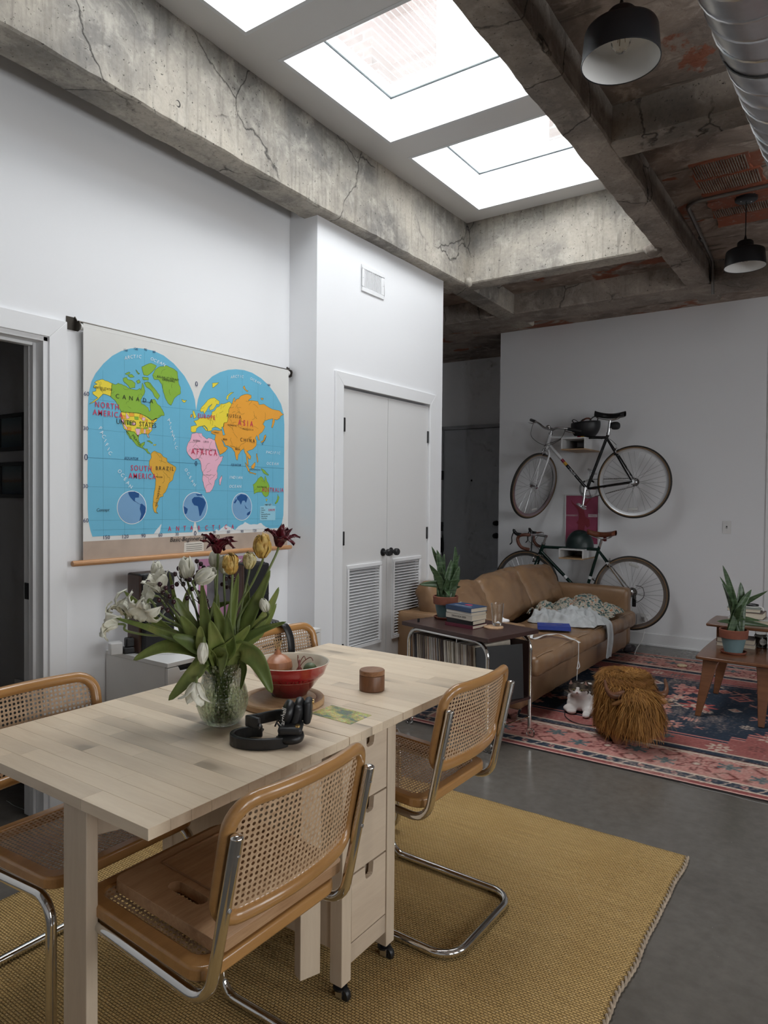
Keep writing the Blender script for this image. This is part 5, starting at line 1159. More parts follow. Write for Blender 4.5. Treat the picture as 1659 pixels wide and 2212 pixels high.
# leaves: each broad blade springs from its own cut stalk in the vase
LV = [((450, 1430), (365, 1398), (288, 1426), .024, -.03), ((452, 1440), (425, 1450), (364, 1513), .026, -.08), ((505, 1415), (552, 1420), (588, 1497), .030, -.06), ((485, 1430), (545, 1372), (618, 1343), .014, -.05), ((500, 1430), (535, 1350), (584, 1232), .026, 0), ((505, 1430), (570, 1330), (602, 1268), .018, .05), ((495, 1425), (560, 1370), (597, 1304), .013, -.03), ((460, 1430), (445, 1340), (437, 1252), .018, -.04), ((478, 1430), (500, 1330), (515, 1238), .016, -.02), ((450, 1430), (395, 1340), (366, 1236), .014, .03), ((445, 1430), (350, 1350), (268, 1277), .018, .02), ((455, 1430), (405, 1350), (378, 1290), .030, .0), ((440, 1420), (340, 1365), (250, 1335), .012, -.04), ((462, 1430), (462, 1350), (470, 1280), .020, .02), ((470, 1430), (480, 1360), (462, 1300), .022, -.06), ((475, 1430), (520, 1370), (545, 1300), .024, .03), ((465, 1430), (430, 1380), (390, 1330), .028, -.05), ((470, 1430), (510, 1380), (570, 1330), .026, .02), ((472, 1432), (500, 1392), (540, 1350), .024, -.07), ((458, 1432), (420, 1395), (372, 1372), .026, -.07), ((468, 1432), (468, 1390), (455, 1340), .026, -.08), ((480, 1432), (498, 1395), (492, 1330), .024, -.08), ((448, 1432), (380, 1380), (315, 1345), .016, -.02), ((470, 1436), (485, 1415), (478, 1462), .024, -.10), ((500, 1440), (530, 1440), (520, 1490), .018, -.03), ((462, 1432), (400, 1330), (412, 1262), .016, .06), ((490, 1430), (530, 1320), (535, 1255), .016, .05), ((452, 1432), (395, 1392), (330, 1395), .014, .04), ((478, 1430), (455, 1330), (498, 1300), .018, .03), ((466, 1434), (440, 1400), (432, 1352), .022, -.075)]
for i, (b, m_, t, wd, d) in enumerate(LV):
    r = thing('tulip_leaf', 'long green tulip leaf springing from the glass vase', 'leaf', (VX, VY, TZ+.02), 0, 'loose tulip leaves in the vase')
    rr_ = random.Random(i); a = rr_.uniform(0, 2*pi)
    B0 = Vector((VX+.02*cos(a), VY+.02*sin(a), TZ+.02)); P0 = pd(b[0], b[1]-4, VD+max(-.045, min(.045, d*.6))); P1 = pd(m_[0], m_[1], VD+d*.8); P2 = pd(t[0], t[1], VD+d)
    P0.z = max(P0.z, TZ+.17)
    S = bez([B0, P0, P1, P2], 7); n = len(S)
    g = G(); ph = rr_.uniform(-.5, .5)
    V = []
    for k, q in enumerate(S):
        tt = k/(n-1); w = wd*(0.15+.85*sin(pi*min(1, max(0, (tt-.22)/.78))**.75)) if tt > .22 else wd*.15
        if k == n-1: w = .0006
        tg = (S[min(k+1, n-1)]-S[max(k-1, 0)]).normalized()
        lat = tg.cross(-CF).normalized(); lat = Matrix.Rotation(ph+.5*sin(tt*3+i), 3, tg) @ lat; nn = lat.cross(tg)
        for u in (-1, -.5, 0, .5, 1): V.append(q+lat*(w*u)+nn*(.35*w*(u*u)+.003*noise.noise(Vector((tt*5, u*2, i)))))
    F = [(k*5+u, k*5+u+1, (k+1)*5+u+1, (k+1)*5+u) for k in range(n-1) for u in range(4)]
    o = g.add(V, F).obj('blade', LEAF, r, True, world=True, angle=180); md = o.modifiers.new('t', 'SOLIDIFY'); md.thickness = .0009
# berry sprigs
BER = flat('dark_wine_berry', (.030, .006, .010), .32, var=.5, vs=30); TWIG = flat('dark_twig', (.045, .035, .022), .7)
for i, (tip, cl, d) in enumerate((((352, 1290), [(320, 1258), (345, 1262), (352, 1280), (366, 1288), (343, 1296), (358, 1270), (372, 1268), (349, 1312), (362, 1318), (375, 1300)], -.05), ((388, 1250), [(386, 1228), (378, 1240), (392, 1244), (402, 1250), (382, 1262), (410, 1252), (396, 1262), (418, 1258)], -.02), ((428, 1232), [(425, 1212), (434, 1218), (440, 1226), (428, 1236), (450, 1234), (455, 1230), (420, 1246), (436, 1248)], .03), ((425, 1290), [(420, 1262), (415, 1272), (428, 1280), (440, 1292), (446, 1298), (404, 1292), (432, 1300)], .0), ((498, 1260), [(488, 1250), (497, 1246), (505, 1252), (502, 1262), (490, 1268), (480, 1262)], .06))):
    r = thing('berry_sprig', ('leftmost sprig of dark wine berries among the white tulips', 'dark berry sprig between the stacked and upright white tulips', 'dark berry sprig behind the upright white tulip', 'dark berry sprig low in the bouquet centre', 'thin dark berry sprig in front of the pink poster')[i], 'berry sprig', (VX, VY, TZ+.02), 0, 'berry sprigs in the vase')
    Mo = Vector((VX+.01*(i-2), VY+.008*(i-2), TZ+.175)); Tp = pd(tip[0], tip[1], VD+d)
    G().tube(bez([(VX, VY, TZ+.02), Mo, Mo.lerp(Tp, .6)+Vector((0, 0, .01)), Tp], 6), .0019, 6).obj('twig', TWIG, r, True, world=True)
    for k, c in enumerate(cl):
        q = pd(c[0], c[1], VD+d+random.Random(i*20+k).uniform(-.02, .02)); 
        b = G().ell(q, (.0062, .0062, .0072), 12, 8).obj('berry', BER, r, True, world=True)
        G().tube([Tp.lerp(q, 0)-(Tp-Mo).normalized()*.02, Tp.lerp(q, .55)+Vector((0, 0, .002)), q], .0009, 5).obj('sprig_branch', TWIG, r, True, world=True)
# ---- bowl on its board
BX, BY = -1.463, 1.603
r = thing('bread_board', 'round wooden board with a groove under the red bowl', 'board', (BX, BY-.03, TZ))
BRD = m_wood('bread_board_wood', (.40, .24, .12), (.55, .36, .20), 'X', 2, .45)
G().lathe([(0, .0005), (.124, .0005), (.128, .004), (.128, .017), (.125, .0205), (.108, .0205), (.103, .0175), (.098, .0205), (0, .0205)], 56).obj('board', BRD, r, True)
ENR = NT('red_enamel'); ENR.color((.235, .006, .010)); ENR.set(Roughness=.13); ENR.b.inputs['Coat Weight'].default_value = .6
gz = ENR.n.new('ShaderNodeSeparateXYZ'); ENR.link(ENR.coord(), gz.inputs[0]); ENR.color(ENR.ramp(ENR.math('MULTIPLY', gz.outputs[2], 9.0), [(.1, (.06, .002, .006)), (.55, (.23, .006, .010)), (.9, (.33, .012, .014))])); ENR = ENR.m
CRM = flat('cream_glaze', (.56, .49, .39), .18, var=.04)
r = thing('mixing_bowl', 'red stoneware bowl with cream inside holding an onion', 'bowl', (BX, BY, TZ+.0205))
op = [(0, .0005), (.052, .0005), (.056, .004), (.058, .010), (.078, .032), (.094, .054), (.0965, .0555), (.0985, .058), (.1005, .0605), (.1035, .0625), (.1055, .065), (.1085, .0675), (.113, .080), (.1205, .0985), (.1225, .1005), (.1235, .103)]
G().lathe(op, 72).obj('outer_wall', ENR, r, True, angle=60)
G().lathe([(.1235, .103), (.1215, .1045), (.1185, .1025), (.110, .080), (.095, .055), (.072, .030), (.045, .013), (0, .010)], 72).obj('inner_glaze', CRM, r, True, angle=80)
# raised lettering round the wall
S_ = 'LE CREUSET'; a0 = atan2(CAM.y-BY, CAM.x-BX)-.12
for i, c in enumerate(S_):
    if c == ' ': continue
    a = a0+(i-4.5)*.115; z = .0625; rad = .1045
    n_ = Vector((cos(a), sin(a), 0)); tdir = Vector((-sin(a), cos(a), 0)); up = Vector((cos(a)*.55, sin(a)*.55, .83))
    text('raised_letter', c, .0155, ENR, r, n_*rad+Vector((0, 0, z)), tdir, up, thick=.0012)
oc = px(600, 1440, 'Z', .822)
r = thing('onion', 'brown onion with dried roots lying in the red bowl', 'onion', (oc.x, oc.y, TZ+.046))
ON = NT('onion_skin'); co = ON.coord(scale=(8, 8, 1)); ON.color(ON.ramp(ON.noise(co, 6, 5, .6, .5), [(.3, (.36, .13, .06)), (.7, (.52, .24, .13))])); ON.set(Roughness=.32); ON = ON.m
rt = Matrix.Rotation(radians(35), 3, 'Y')
G().lathe([(0, 0), (.015, .002), (.038, .015), (.0485, .037), (.045, .056), (.029, .071), (.013, .078), (.007, .089), (.003, .099), (0, .100)], 28).obj('bulb', ON, r, True)
for k in range(9):
    a = k*.7; q = [Vector((.004*cos(a), .004*sin(a), .090)), Vector((.010*cos(a), .010*sin(a), .110)), Vector((.015*cos(a+.6), .015*sin(a+.6), .122+.006*sin(k*3)))]
    G().tube(bez(q, 3), [.0012]*6+[.0005], 5).obj('dried_tip', flat('dry_straw', (.45, .30, .14), .8), r)
r = thing('shallot', 'dark red shallot with long dry sprouts beside the onion', 'shallot', (BX+.030, BY+.012, TZ+.055))
G().lathe([(0, 0), (.010, .002), (.019, .013), (.020, .026), (.012, .042), (.004, .054), (.0025, .075), (0, .077)], 20).obj('bulb', flat('shallot_skin', (.22, .05, .04), .35, var=.3, vs=40), r, True)
for k in range(3): G().tube(bez([(0, 0, .05), (.012*(k-1), .006, .070), (.026*(k-1)+.010, .010, .086), (.030*(k-1)+.020, .006, .078)], 4), .0014, 5).obj('sprout', flat('dry_red_sprout', (.20, .07, .05), .7), r, True)
r = thing('green_onion_skin', 'small dull green vegetable showing over the bowl rim', 'vegetable', (BX+.050, BY+.040, TZ+.075))
G().ell((0, 0, .022), (.024, .020, .022), 18, 12).obj('skin', flat('dull_green_peel', (.10, .13, .06), .5, var=.4, vs=60), r, True)
# illustrated card, postcard
r = thing('illustrated_card', 'teal illustrated card lying between the vase and the red bowl', 'card', (-1.60, 1.47, TZ+.0002), radians(24))
box('card', -.075, .075, -.055, .055, 0, .0022, flat('teal_card', (.035, .095, .115), .5), r)
for c, rx, ry, m in (((-.02, .0), .035, .022, flat('pink_blush_print', (.50, .09, .12), .5)), ((.02, -.01), .028, .018, flat('cream_blush_print', (.55, .45, .36), .5)), ((.01, .018), .03, .012, flat('plum_print', (.10, .03, .05), .5))):
    G().add([(c[0]+rx*cos(k*pi/10), c[1]+ry*sin(k*pi/10), .0024+.0001*c[0]) for k in range(20)], [tuple(range(20))]).obj('printed_shape', m, r)
t = NT('mosaic_print'); co = t.coord('Generated'); vo = t.n.new('ShaderNodeTexVoronoi'); vo.inputs['Scale'].default_value = 46; t.link(co, vo.inputs['Vector'])
bgn = t.noise(t.coord('Generated', (1, 1, 0)), 2.2, 3); base = t.ramp(bgn, [(.40, (.13, .19, .13)), (.50, (.46, .42, .12)), (.58, (.62, .56, .22)), (.68, (.20, .26, .25))])
hsv = t.mix(.45, base, vo.outputs['Color'], 'OVERLAY'); t.color(hsv); t.set(Roughness=.4); MOS = t.m
r = thing('postcard', 'yellow and green mosaic postcard lying flat on the table', 'postcard', (-1.2475, 1.590, TZ+.0002), 0)
G().ext([(-.077, -.047), (.077, -.054), (.077, .046), (-.078, .054)], lambda a, b, z: (a, b, z), 0, .0008).obj('card', MOS, r)
# walnut salt box
r = thing('wooden_salt_box', 'round walnut box with a swivel lid on the table', 'box', (-1.328, 1.857, TZ))
G().lathe([(0, .0005), (.040, .0005), (.042, .003), (.042, .050), (.041, .0515), (0, .0515)], 48).obj('body', WALNUT, r, True)
WLID = m_wood('light_walnut_lid', (.17, .075, .035), (.34, .17, .085), 'Y', 3.2, .35)
G().lathe([(0, .0525), (.041, .0525), (.042, .054), (.042, .0655), (.040, .068), (0, .068)], 48).obj('lid', WLID, r, True)
# folded headphones
HPB = flat('soft_black_vinyl', (.013, .013, .014), .36, var=.1, bump=.15, bs=900); HPD = flat('matt_black_plastic', (.017, .017, .018), .5)
hc = px(590, 1606, 'Z', TZ)
r = thing('headphones', 'folded black over-ear headphones on the table edge', 'headphones', (hc[0], hc[1], TZ), YAW)
# local frame: +x to the right in the photo, +y away from the camera
def strap(P, w, t, nm, m):
    g = G(); n = len(P); V = []
    for k, q in enumerate(P):
        tg = (P[min(k+1, n-1)]-P[max(k-1, 0)]).normalized(); up = Vector((0, 0, 1)); nn = tg.cross(up).normalized()
        for (a, b) in ((-w, -t), (w, -t), (w, t), (-w, t)): V.append(q+up*a+nn*b)
    F = [(k*4+j, k*4+(j+1) % 4, (k+1)*4+(j+1) % 4, (k+1)*4+j) for k in range(n-1) for j in range(4)]+[(0, 1, 2, 3), ((n-1)*4+3, (n-1)*4+2, (n-1)*4+1, (n-1)*4)]
    return g.add(V, F).obj(nm, m, r, bevel=.003)
ring1 = [Vector((-.035+.072*cos(a), -.002+.050*sin(a), .0155+.010*(a-1.2)/4.2)) for a in [radians(20)+radians(330-20)*k/30 for k in range(31)]]
A_ = [Vector((-.030+.076*cos(a), .002+.052*sin(a), .0145)) for a in [radians(95)+radians(335-95)*k/22 for k in range(23)]]
strap(A_, .0145, .006, 'headband', HPB)
A2 = [Vector((-.012+.058*cos(a), .022+.040*sin(a), .052+.006*sin(a*2))) for a in [radians(50)+radians(250-50)*k/20 for k in range(21)]]
strap(A2, .0145, .006, 'headband_top', HPB)
G().tube(bez([A_[0], A_[0]+Vector((-.02, .004, .015)), A2[-1]+Vector((-.004, .004, -.008)), A2[-1]], 5), .006, 8).obj('headband_link', HPB, r, True)
def cup(c, rot, nm):
    m_ = Matrix.Translation(c) @ rot.to_4x4()
    g = G().lathe([(0, -.006), (.024, -.006), (.032, -.001), (.0345, .007), (.032, .015), (.022, .018), (.012, .013), (0, .012)], 36).xf(m_)
    o = g.obj(nm, HPB, r, True, angle=60)
    g = G().box(-.031, .031, -.028, .028, -.026, -.006).xf(m_); g.obj('cup_shell', HPD, r, bevel=.009, bseg=3)
    g = G().lathe([(0, -.030), (.006, -.030), (.007, -.026)], 12, (.019, .014, 0)).xf(m_); g.obj('control_knob', flat('brass_knob', (.55, .38, .16), .25, 1.0), r, True)
    return m_
cup(Vector((.047, -.010, .030)), Matrix.Rotation(radians(8), 3, 'X') @ Matrix.Rotation(pi, 3, 'X'), 'ear_pad')
m_ = cup(Vector((.040, .012, .075)), Matrix.Rotation(radians(-72), 3, 'Y') @ Matrix.Rotation(radians(12), 3, 'X'), 'ear_pad')
m2 = cup(Vector((.070, .030, .078)), Matrix.Rotation(radians(-88), 3, 'Y'), 'ear_pad')
tl_ = text('brand_script', 'Marshall', .017, flat('silver_script', (.62, .60, .56), .35), r, Vector((.028, -.0205, .069)), (.12, 0, 1), (-1, 0, .12), italic=.3, thick=.0004)
for k in range(2):
    G().tube(bez([(.020, -.012+.02*k, .045), (.012, -.015+.02*k, .058), (.006, -.010+.02*k, .048)], 5), .0022, 6).obj('coiled_lead', HPD, r, True)
G().tube([(.010, .0, .012), (.030, -.004, .016)], .0075, 10).obj('hinge_arm', HPD, r, True); G().tube([(.018, .028, .056), (.040, .018, .066)], .007, 10).obj('hinge_arm', HPD, r, True)
# ------------------------------------------------------------------ leather sofa
def m_leather():
    t = NT('tan_leather'); co = t.coord(); a = t.noise(co, 3.2, 5, .6, .4); f = t.noise(co, 420, 3); wr = t.noise(t.coord(scale=(3, 1, 3)), 9, 5, .6, .5)
    c = t.mix(t.ramp(a, [(.35, 0), (.68, 1)]), (.225, .128, .066), (.295, .178, .095))
    c = t.mix(t.ramp(wr, [(.66, 0), (.80, .35)]), c, (.42, .29, .18))
    t.color(c); t.set(Roughness=t.ramp(a, [(.3, .30), (.7, .42)])); t.bump(wr, .10, .01); t.bump(f, .10, .001); return t.m
LEA = m_leather(); SEAM = flat('pale_worn_seam', (.36, .24, .15), .4)
def pillow(name, x0, x1, y0, y1, z0, z1, r, m, parent, bulge=(0, 0, 0), wr=.004, n=(16, 16, 6), rot=None, seed=0, piv=None, fold=None):
    """soft rounded block with bulging faces and shallow wrinkles"""
    cx, cy_, cz = (x0+x1)/2, (y0+y1)/2, (z0+z1)/2; hx, hy, hz = (x1-x0)/2, (y1-y0)/2, (z1-z0)/2
    g = G(); nx, ny, nz = n
    def P(u, v, w):
        q = Vector((u*hx, v*hy, w*hz))
        inn = Vector((max(-hx+r, min(hx-r, q.x)), max(-hy+r, min(hy-r, q.y)), max(-hz+r, min(hz-r, q.z))))
        d = q-inn
        if d.length > 1e-9: q = inn+d.normalized()*r*(1 if d.length > 0 else 0)
        q.x += bulge[0]*u*(1-v*v)*(1-w*w); q.y += bulge[1]*v*(1-u*u)*(1-w*w); q.z += bulge[2]*w*(1-u*u)*(1-v*v)
        nn = Vector((u*abs(u)**3, v*abs(v)**3, w*abs(w)**3)); k = wr*(noise.noise(Vector((q.x*9, q.y*9+seed, q.z*9)))+.6*noise.noise(Vector((q.x*22, q.y*22+seed, q.z*22))))
        q += nn*k
        if fold: q = fold(q, u, v, w)
        if rot is not None: q = rot @ q
        return q+Vector((cx, cy_, cz))
    for s in (-1, 1):
        g.surf(lambda a, b: P(s, 2*a-1, 2*b-1), ny, nz); g.surf(lambda a, b: P(2*a-1, s, 2*b-1), nx, nz); g.surf(lambda a, b: P(2*a-1, 2*b-1, s), nx, ny)
    return g.obj(name, m, parent, True, world=True, angle=60)
SX0, SX1, SYa, SYb, SYc, SYd = -2.64, -1.70, 3.93, 4.035, 6.255, 6.375
sf = thing('leather_sofa', 'tan leather three-seat sofa against the closet wall', 'sofa', ((SX0+SX1)/2, (SYa+SYd)/2, 0))
pillow('arm', SX0, SX1, SYa, SYb, .085, .605, .025, LEA, sf, (.0, .012, .008), .004, (24, 6, 14), seed=1)
pillow('arm', SX0, SX1, SYc, SYd, .085, .595, .03, LEA, sf, (.0, .012, .008), .004, (24, 6, 14), seed=2)
pillow('base', SX0+.02, SX1-.002, SYb-.01, SYc+.01, .085, .275, .015, LEA, sf, (.004, 0, 0), .003, (8, 30, 6), seed=3)
pillow('back_frame', SX0, SX0+.16, SYb-.01, SYc+.01, .27, .60, .03, LEA, sf, (0, 0, .01), .004, (6, 30, 8), seed=4)
w3 = (SYc-SYb)/3
def pleat(q, u, v, w):
    if u > .9: q.x += .006*sin(q.y*60)*(1-w*w)*max(0, noise.noise(Vector((q.y*4, 2, 0)))+.3)
    return q
for i in range(3):
    a = SYb+i*w3+.003; b = SYb+(i+1)*w3-.003
    e = .012 if i == 2 else 0
    c = pillow('seat_cushion', -2.24, -1.632, a, b+e, .272, .402, .030, LEA, sf, (.022, .004, .020), .006, (20, 24, 6), seed=10+i, fold=pleat)
    q = G().tube([(-1.648, a+.02+k*(b-a-.04)/20, .400+.004*sin(k*.5+i)) for k in range(21)], .0032, 6); q.obj('piping', SEAM, c, True).location = -sf.location
    rt = Matrix.Rotation(radians(24), 3, 'Y')
    rt = Matrix.Rotation(radians(-26), 3, 'Y') @ Matrix.Rotation(radians((-5, 4, -3)[i]), 3, 'X')
    bc = pillow('back_cushion', -2.40, -2.24, a-.005, b+.005, .395, .795, .06, LEA, sf, (.045, .0, .012), .012, (8, 20, 18), rt, 30+i*5)
    bc.location.z -= .01; bc.location.x += -.09
for (x, y) in ((SX1-.06, SYa+.05), (SX1-.06, SYd-.06), (SX0+.06, SYa+.05), (SX0+.06, SYd-.06)):
    G().add([(x-.045, y-.035, .086), (x+.045, y-.035, .086), (x+.045, y+.035, .086), (x-.045, y+.035, .086), (x-.012, y-.012, .0105), (x+.012, y-.012, .0105), (x+.012, y+.012, .0105), (x-.012, y+.012, .0105)], [(0, 1, 2, 3), (7, 6, 5, 4), (0, 4, 5, 1), (1, 5, 6, 2), (2, 6, 7, 3), (3, 7, 4, 0)]).obj('leg', CHROME, sf, bevel=.002, world=True)
# blue hardback on the seat
BLU = flat('royal_blue_cloth', (.022, .05, .30), .5); PAGE = NT('page_block'); PAGE.color(PAGE.ramp(PAGE.noise(PAGE.coord(scale=(2, 2, 300)), 6, 2), [(.3, (.55, .47, .36)), (.7, (.72, .65, .53))])); PAGE.set(Roughness=.8); PAGE = PAGE.m
def book(name, lab, cat, c, L, W, H, cover, rot=0, spine='W', pages=PAGE, group=None, tilt=0):
    """closed book lying flat: L along local x, W along local y, spine on the -y side"""
    r = thing(name, lab, cat, c, rot, group); t = min(.003, H*.12)
    box('pages', -L/2+.003, L/2-.003, -W/2+.003, W/2-.004, t, H-t, pages, r)
    g = G(); g.box(-L/2, L/2, -W/2, W/2, 0, t).box(-L/2, L/2, -W/2, W/2, H-t, H).box(-L/2, L/2, -W/2, -W/2+t, 0, H)
    g.obj('cover', cover, r, bevel=.0008, bseg=1); return r
pb = px(1196, 1357, 'Z', .425)
r = book('hardback_book', 'royal blue hardback lying on the sofa seat', 'book', (pb[0], pb[1], .4235), .235, .165, .026, BLU, radians(24))
text('cover_title', 'TENTH OF DEC', .018, flat('copper_foil', (.40, .25, .16), .4), r, (0, .02, .0263), (1, 0, 0), (0, 1, 0)); text('cover_author', 'stories', .014, MATS['copper_foil'], r, (0, -.01, .0263), (1, 0, 0), (0, 1, 0))
# white ribbon / belt across the cushions and cable into the gap
r = thing('white_charging_cord', 'flat white cord trailing over the sofa seat cushion', 'cord', (-1.9, 4.5, .42))
P = bez([px(1140, 1375, 'Z', .425), px(1150, 1366, 'Z', .45), px(1148, 1380, 'Z', .424), px(1165, 1377, 'Z', .424), px(1185, 1371, 'Z', .424), px(1212, 1372, 'Z', .424), px(1240, 1383, 'Z', .418), px(1252, 1389, 'Z', .41)], 7)
g = G(); V = []
for k, q in enumerate(P):
    tg = (P[min(k+1, len(P)-1)]-P[max(0, k-1)]).normalized(); l = tg.cross(Vector((0, 0, 1))).normalized()*.010; V += [q-l+Vector((0, 0, .002)), q+l+Vector((0, 0, .002+.004*sin(k*.6)))]
o = g.add(V, [(2*k, 2*k+1, 2*k+3, 2*k+2) for k in range(len(P)-1)]).obj('ribbon', PLATE, r, True, world=True); o.modifiers.new('t', 'SOLIDIFY').thickness = .002
P = bez([px(1250, 1390, 'X', -1.622), px(1249, 1430, 'X', -1.618), px(1246, 1445, 'X', -1.60), px(1252, 1440, 'X', -1.60), px(1249, 1428, 'X', -1.61), px(1247, 1450, 'X', -1.60), px(1246, 1470, 'X', -1.60)], 6)
G().tube(P, .003, 6).obj('hanging_lead', PLATE, r, True, world=True)
# white cloth crumpled on the near arm
r = thing('crumpled_tissue', 'crumpled white tissue on the sofa arm behind the books', 'tissue', (-2.12, 3.98, .605))
g = G(); g.ell((0, 0, .018), (.10, .045, .055), 26, 16)
g.v = [tuple(Vector(p)*(1+.25*noise.noise(Vector(p)*24))+Vector((0, 0, .03*max(0, 1-abs(p[0]+.03)*14)))) for p in g.v]; g.v = [(a, b, max(c, .0005)) for a, b, c in g.v]
g.obj('folds', flat('soft_white_tissue', (.74, .73, .74), .8), r, True, angle=180)
r = thing('crumpled_tissue', 'small white tissue scrap on the sofa arm behind the pint glass', 'tissue', (-1.86, 3.985, .606))
g = G(); g.ell((0, 0, .008), (.05, .03, .018), 18, 10); g.v = [tuple(Vector(p)*(1+.4*noise.noise(Vector(p)*50))) for p in g.v]; g.v = [(a, b, max(c, .0005)) for a, b, c in g.v]; g.obj('folds', MATS['soft_white_tissue'], r, True, angle=180)
# knitted throw
def m_knit():
    t = NT('variegated_chunky_knit'); co = t.coord()
    n1 = t.noise(t.coord(scale=(1, 1, 1)), 34, 2, .5); n2 = t.noise(t.coord(loc=(7, 3, 1)), 42, 2, .5)
    c = t.ramp(n1, [(.30, (.07, .13, .13)), (.42, (.48, .44, .36)), (.55, (.55, .50, .42)), (.62, (.46, .19, .09)), (.72, (.52, .46, .38))], 'CONSTANT')
    c = t.mix(t.ramp(n2, [(.60, 0), (.64, 1)]), c, (.10, .20, .20)); t.color(c); t.set(Roughness=.9); t.b.inputs['Specular IOR Level'].default_value = .1
    vo = t.n.new('ShaderNodeTexVoronoi'); vo.inputs['Scale'].default_value = 75; t.link(t.coord(scale=(1, .65, 1)), vo.inputs['Vector'])
    t.bump(vo.outputs['Distance'], 1.0, .012); t.bump(n1, .3, .004); return t.m
KNIT = m_knit()
kc = px(1275, 1318, 'Z', .46)
r = thing('knitted_throw', 'folded chunky knit throw in cream, rust and teal on the sofa', 'blanket', (-1.93, 5.72, .425))
def lobe(nm, c, rx, ry, h, rot, seed, pw=2.6):
    g = G()
    def f(u, v):
        a = u*2*pi; q = v
        s = (abs(cos(a))**pw+abs(sin(a))**pw)**(-1/pw)
        rad = sin(q*pi/2)**.55 if q < 1 else 1
        x, y = rx*s*cos(a)*rad, ry*s*sin(a)*rad
        z = h*(1-rad**3.2)
        p = Vector((x, y, z)); k = noise.noise(Vector((x*11+seed, y*11, 0)))
        p.z = max(.001, p.z*(1+.55*k)+.012*noise.noise(Vector((x*30, y*30, seed)))); p.x += .03*noise.noise(Vector((a*1.5, seed, 0))); p.y += .03*noise.noise(Vector((seed, a*1.5, 0)))
        return Matrix.Rotation(rot, 3, 'Z') @ p+Vector(c)
    g.surf(f, 60, 18, cu=True); return g.obj(nm, KNIT, r, True, angle=180)
lobe('lower_fold', (0, 0, 0), .27, .30, .055, radians(15), 3); lobe('upper_fold', (-.03, -.02, .035), .22, .25, .075, radians(25), 8); lobe('peak_fold', (.01, .10, .06), .13, .15, .075, radians(40), 14); lobe('side_fold', (.16, .10, .02), .14, .17, .055, radians(-10), 21); lobe('bunched_end', (-.25, -.16, .0), .09, .11, .085, radians(30), 27)
rnd = random.Random(5); fr = None
for k in range(22):
    b = Vector((-.22+rnd.uniform(-.10, .06), -.22+rnd.uniform(-.09, .06), rnd.uniform(.01, .05))); d = Vector((rnd.uniform(-.4, .3), -1, 0)).normalized()*rnd.uniform(.05, .11)
    G().tube(bez([b, b+d*.5+Vector((0, 0, .01)), Vector((b.x+d.x, b.y+d.y, .006))], 4), [.006, .006, .0055, .0055, .005, .005, .0045, .0045, .003], 6).obj('tassel', KNIT, r, True)
# grey sweater spilling over the front
SWM = flat('heather_grey_jersey', (.46, .475, .48), .9, var=.10, vs=25, bump=.3, bs=500, spec=.1)
r = thing('grey_sweater', 'pale grey sweater draped over the sofa seat edge', 'sweater', (-1.80, 5.28, .42))
def heap(nm, c, rx, ry, h, rot, seed):
    g = G()
    def f(u, v):
        a = u*2*pi; rad = sin(v*pi/2)**.6; x, y = rx*cos(a)*rad, ry*sin(a)*rad; z = h*(1-rad**2.6)
        fo = 1.1*noise.noise(Vector((x*6+seed, y*22, 0)))+.9*noise.noise(Vector((x*24, y*11+seed, 3)))+.4*noise.noise(Vector((x*50, y*40, seed)))
        return Matrix.Rotation(rot, 3, 'Z') @ Vector((x*(1+.12*fo), y*(1+.12*fo), max(.001, z*(1+.5*fo))))+Vector(c)
    g.surf(f, 90, 30, cu=True); return g.obj(nm, SWM, r, True, angle=180)
heap('body_bunch', (-.10, -.03, .0), .26, .17, .10, radians(-20), 2); heap('hood_bunch', (.03, .06, .0), .16, .15, .085, radians(15), 7); heap('cuff_bunch', (-.26, -.12, 0), .11, .09, .075, radians(35), 11)
def drape(nm, path, w, seed, yc):
    g = G(); S = bez(path, 8); n = len(S); V = []
    for k, q in enumerate(S):
        tt = k/(n-1); ww = w*(1-.25*tt)
        for j in range(15):
            u = j/7-1; V.append(q+Vector((.012*noise.noise(Vector((u*3, tt*2, seed)))+.010*cos(u*7+tt*2)*.6, ww*u+.012*noise.noise(Vector((tt*4, u, seed))), .008*noise.noise(Vector((u*4, tt*5, seed+3))))))
    o = g.add(V, [(k*15+j, k*15+j+1, (k+1)*15+j+1, (k+1)*15+j) for k in range(n-1) for j in range(14)]).obj(nm, SWM, r, True, world=True, angle=180); o.modifiers.new('t', 'SOLIDIFY').thickness = .008
    return o
drape('hanging_sleeve', [(-1.82, 5.36, .478), (-1.70, 5.38, .468), (-1.615, 5.39, .435), (-1.590, 5.385, .36), (-1.585, 5.375, .27), (-1.590, 5.36, .165)], .075, 4, 0)
r['label'] = 'pale grey sweater draped over the sofa seat edge'
# black slippers tucked under the far end
for k in range(2):
    r = thing('slipper', ('dark patterned slipper under the far end of the sofa, left one', 'dark patterned slipper under the far end of the sofa, right one')[k], 'shoe', (px(1336+24*k, 1411, 'Z', 0)[0], px(1336+24*k, 1411, 'Z', 0)[1], .0125), radians(60+20*k))
    g = G(); g.ell((0, 0, .03), (.10, .04, .034), 20, 12); g.v = [(a, b, max(c, 0)) for a, b, c in g.v]; g.obj('upper', flat('dark_patterned_felt', (.03, .025, .03), .8, var=.8, vs=50), r, True)
    G().ell((-.03, 0, .05), (.05, .028, .018), 16, 8).obj('opening', flat('slipper_lining', (.10, .09, .10), .9), r, True)

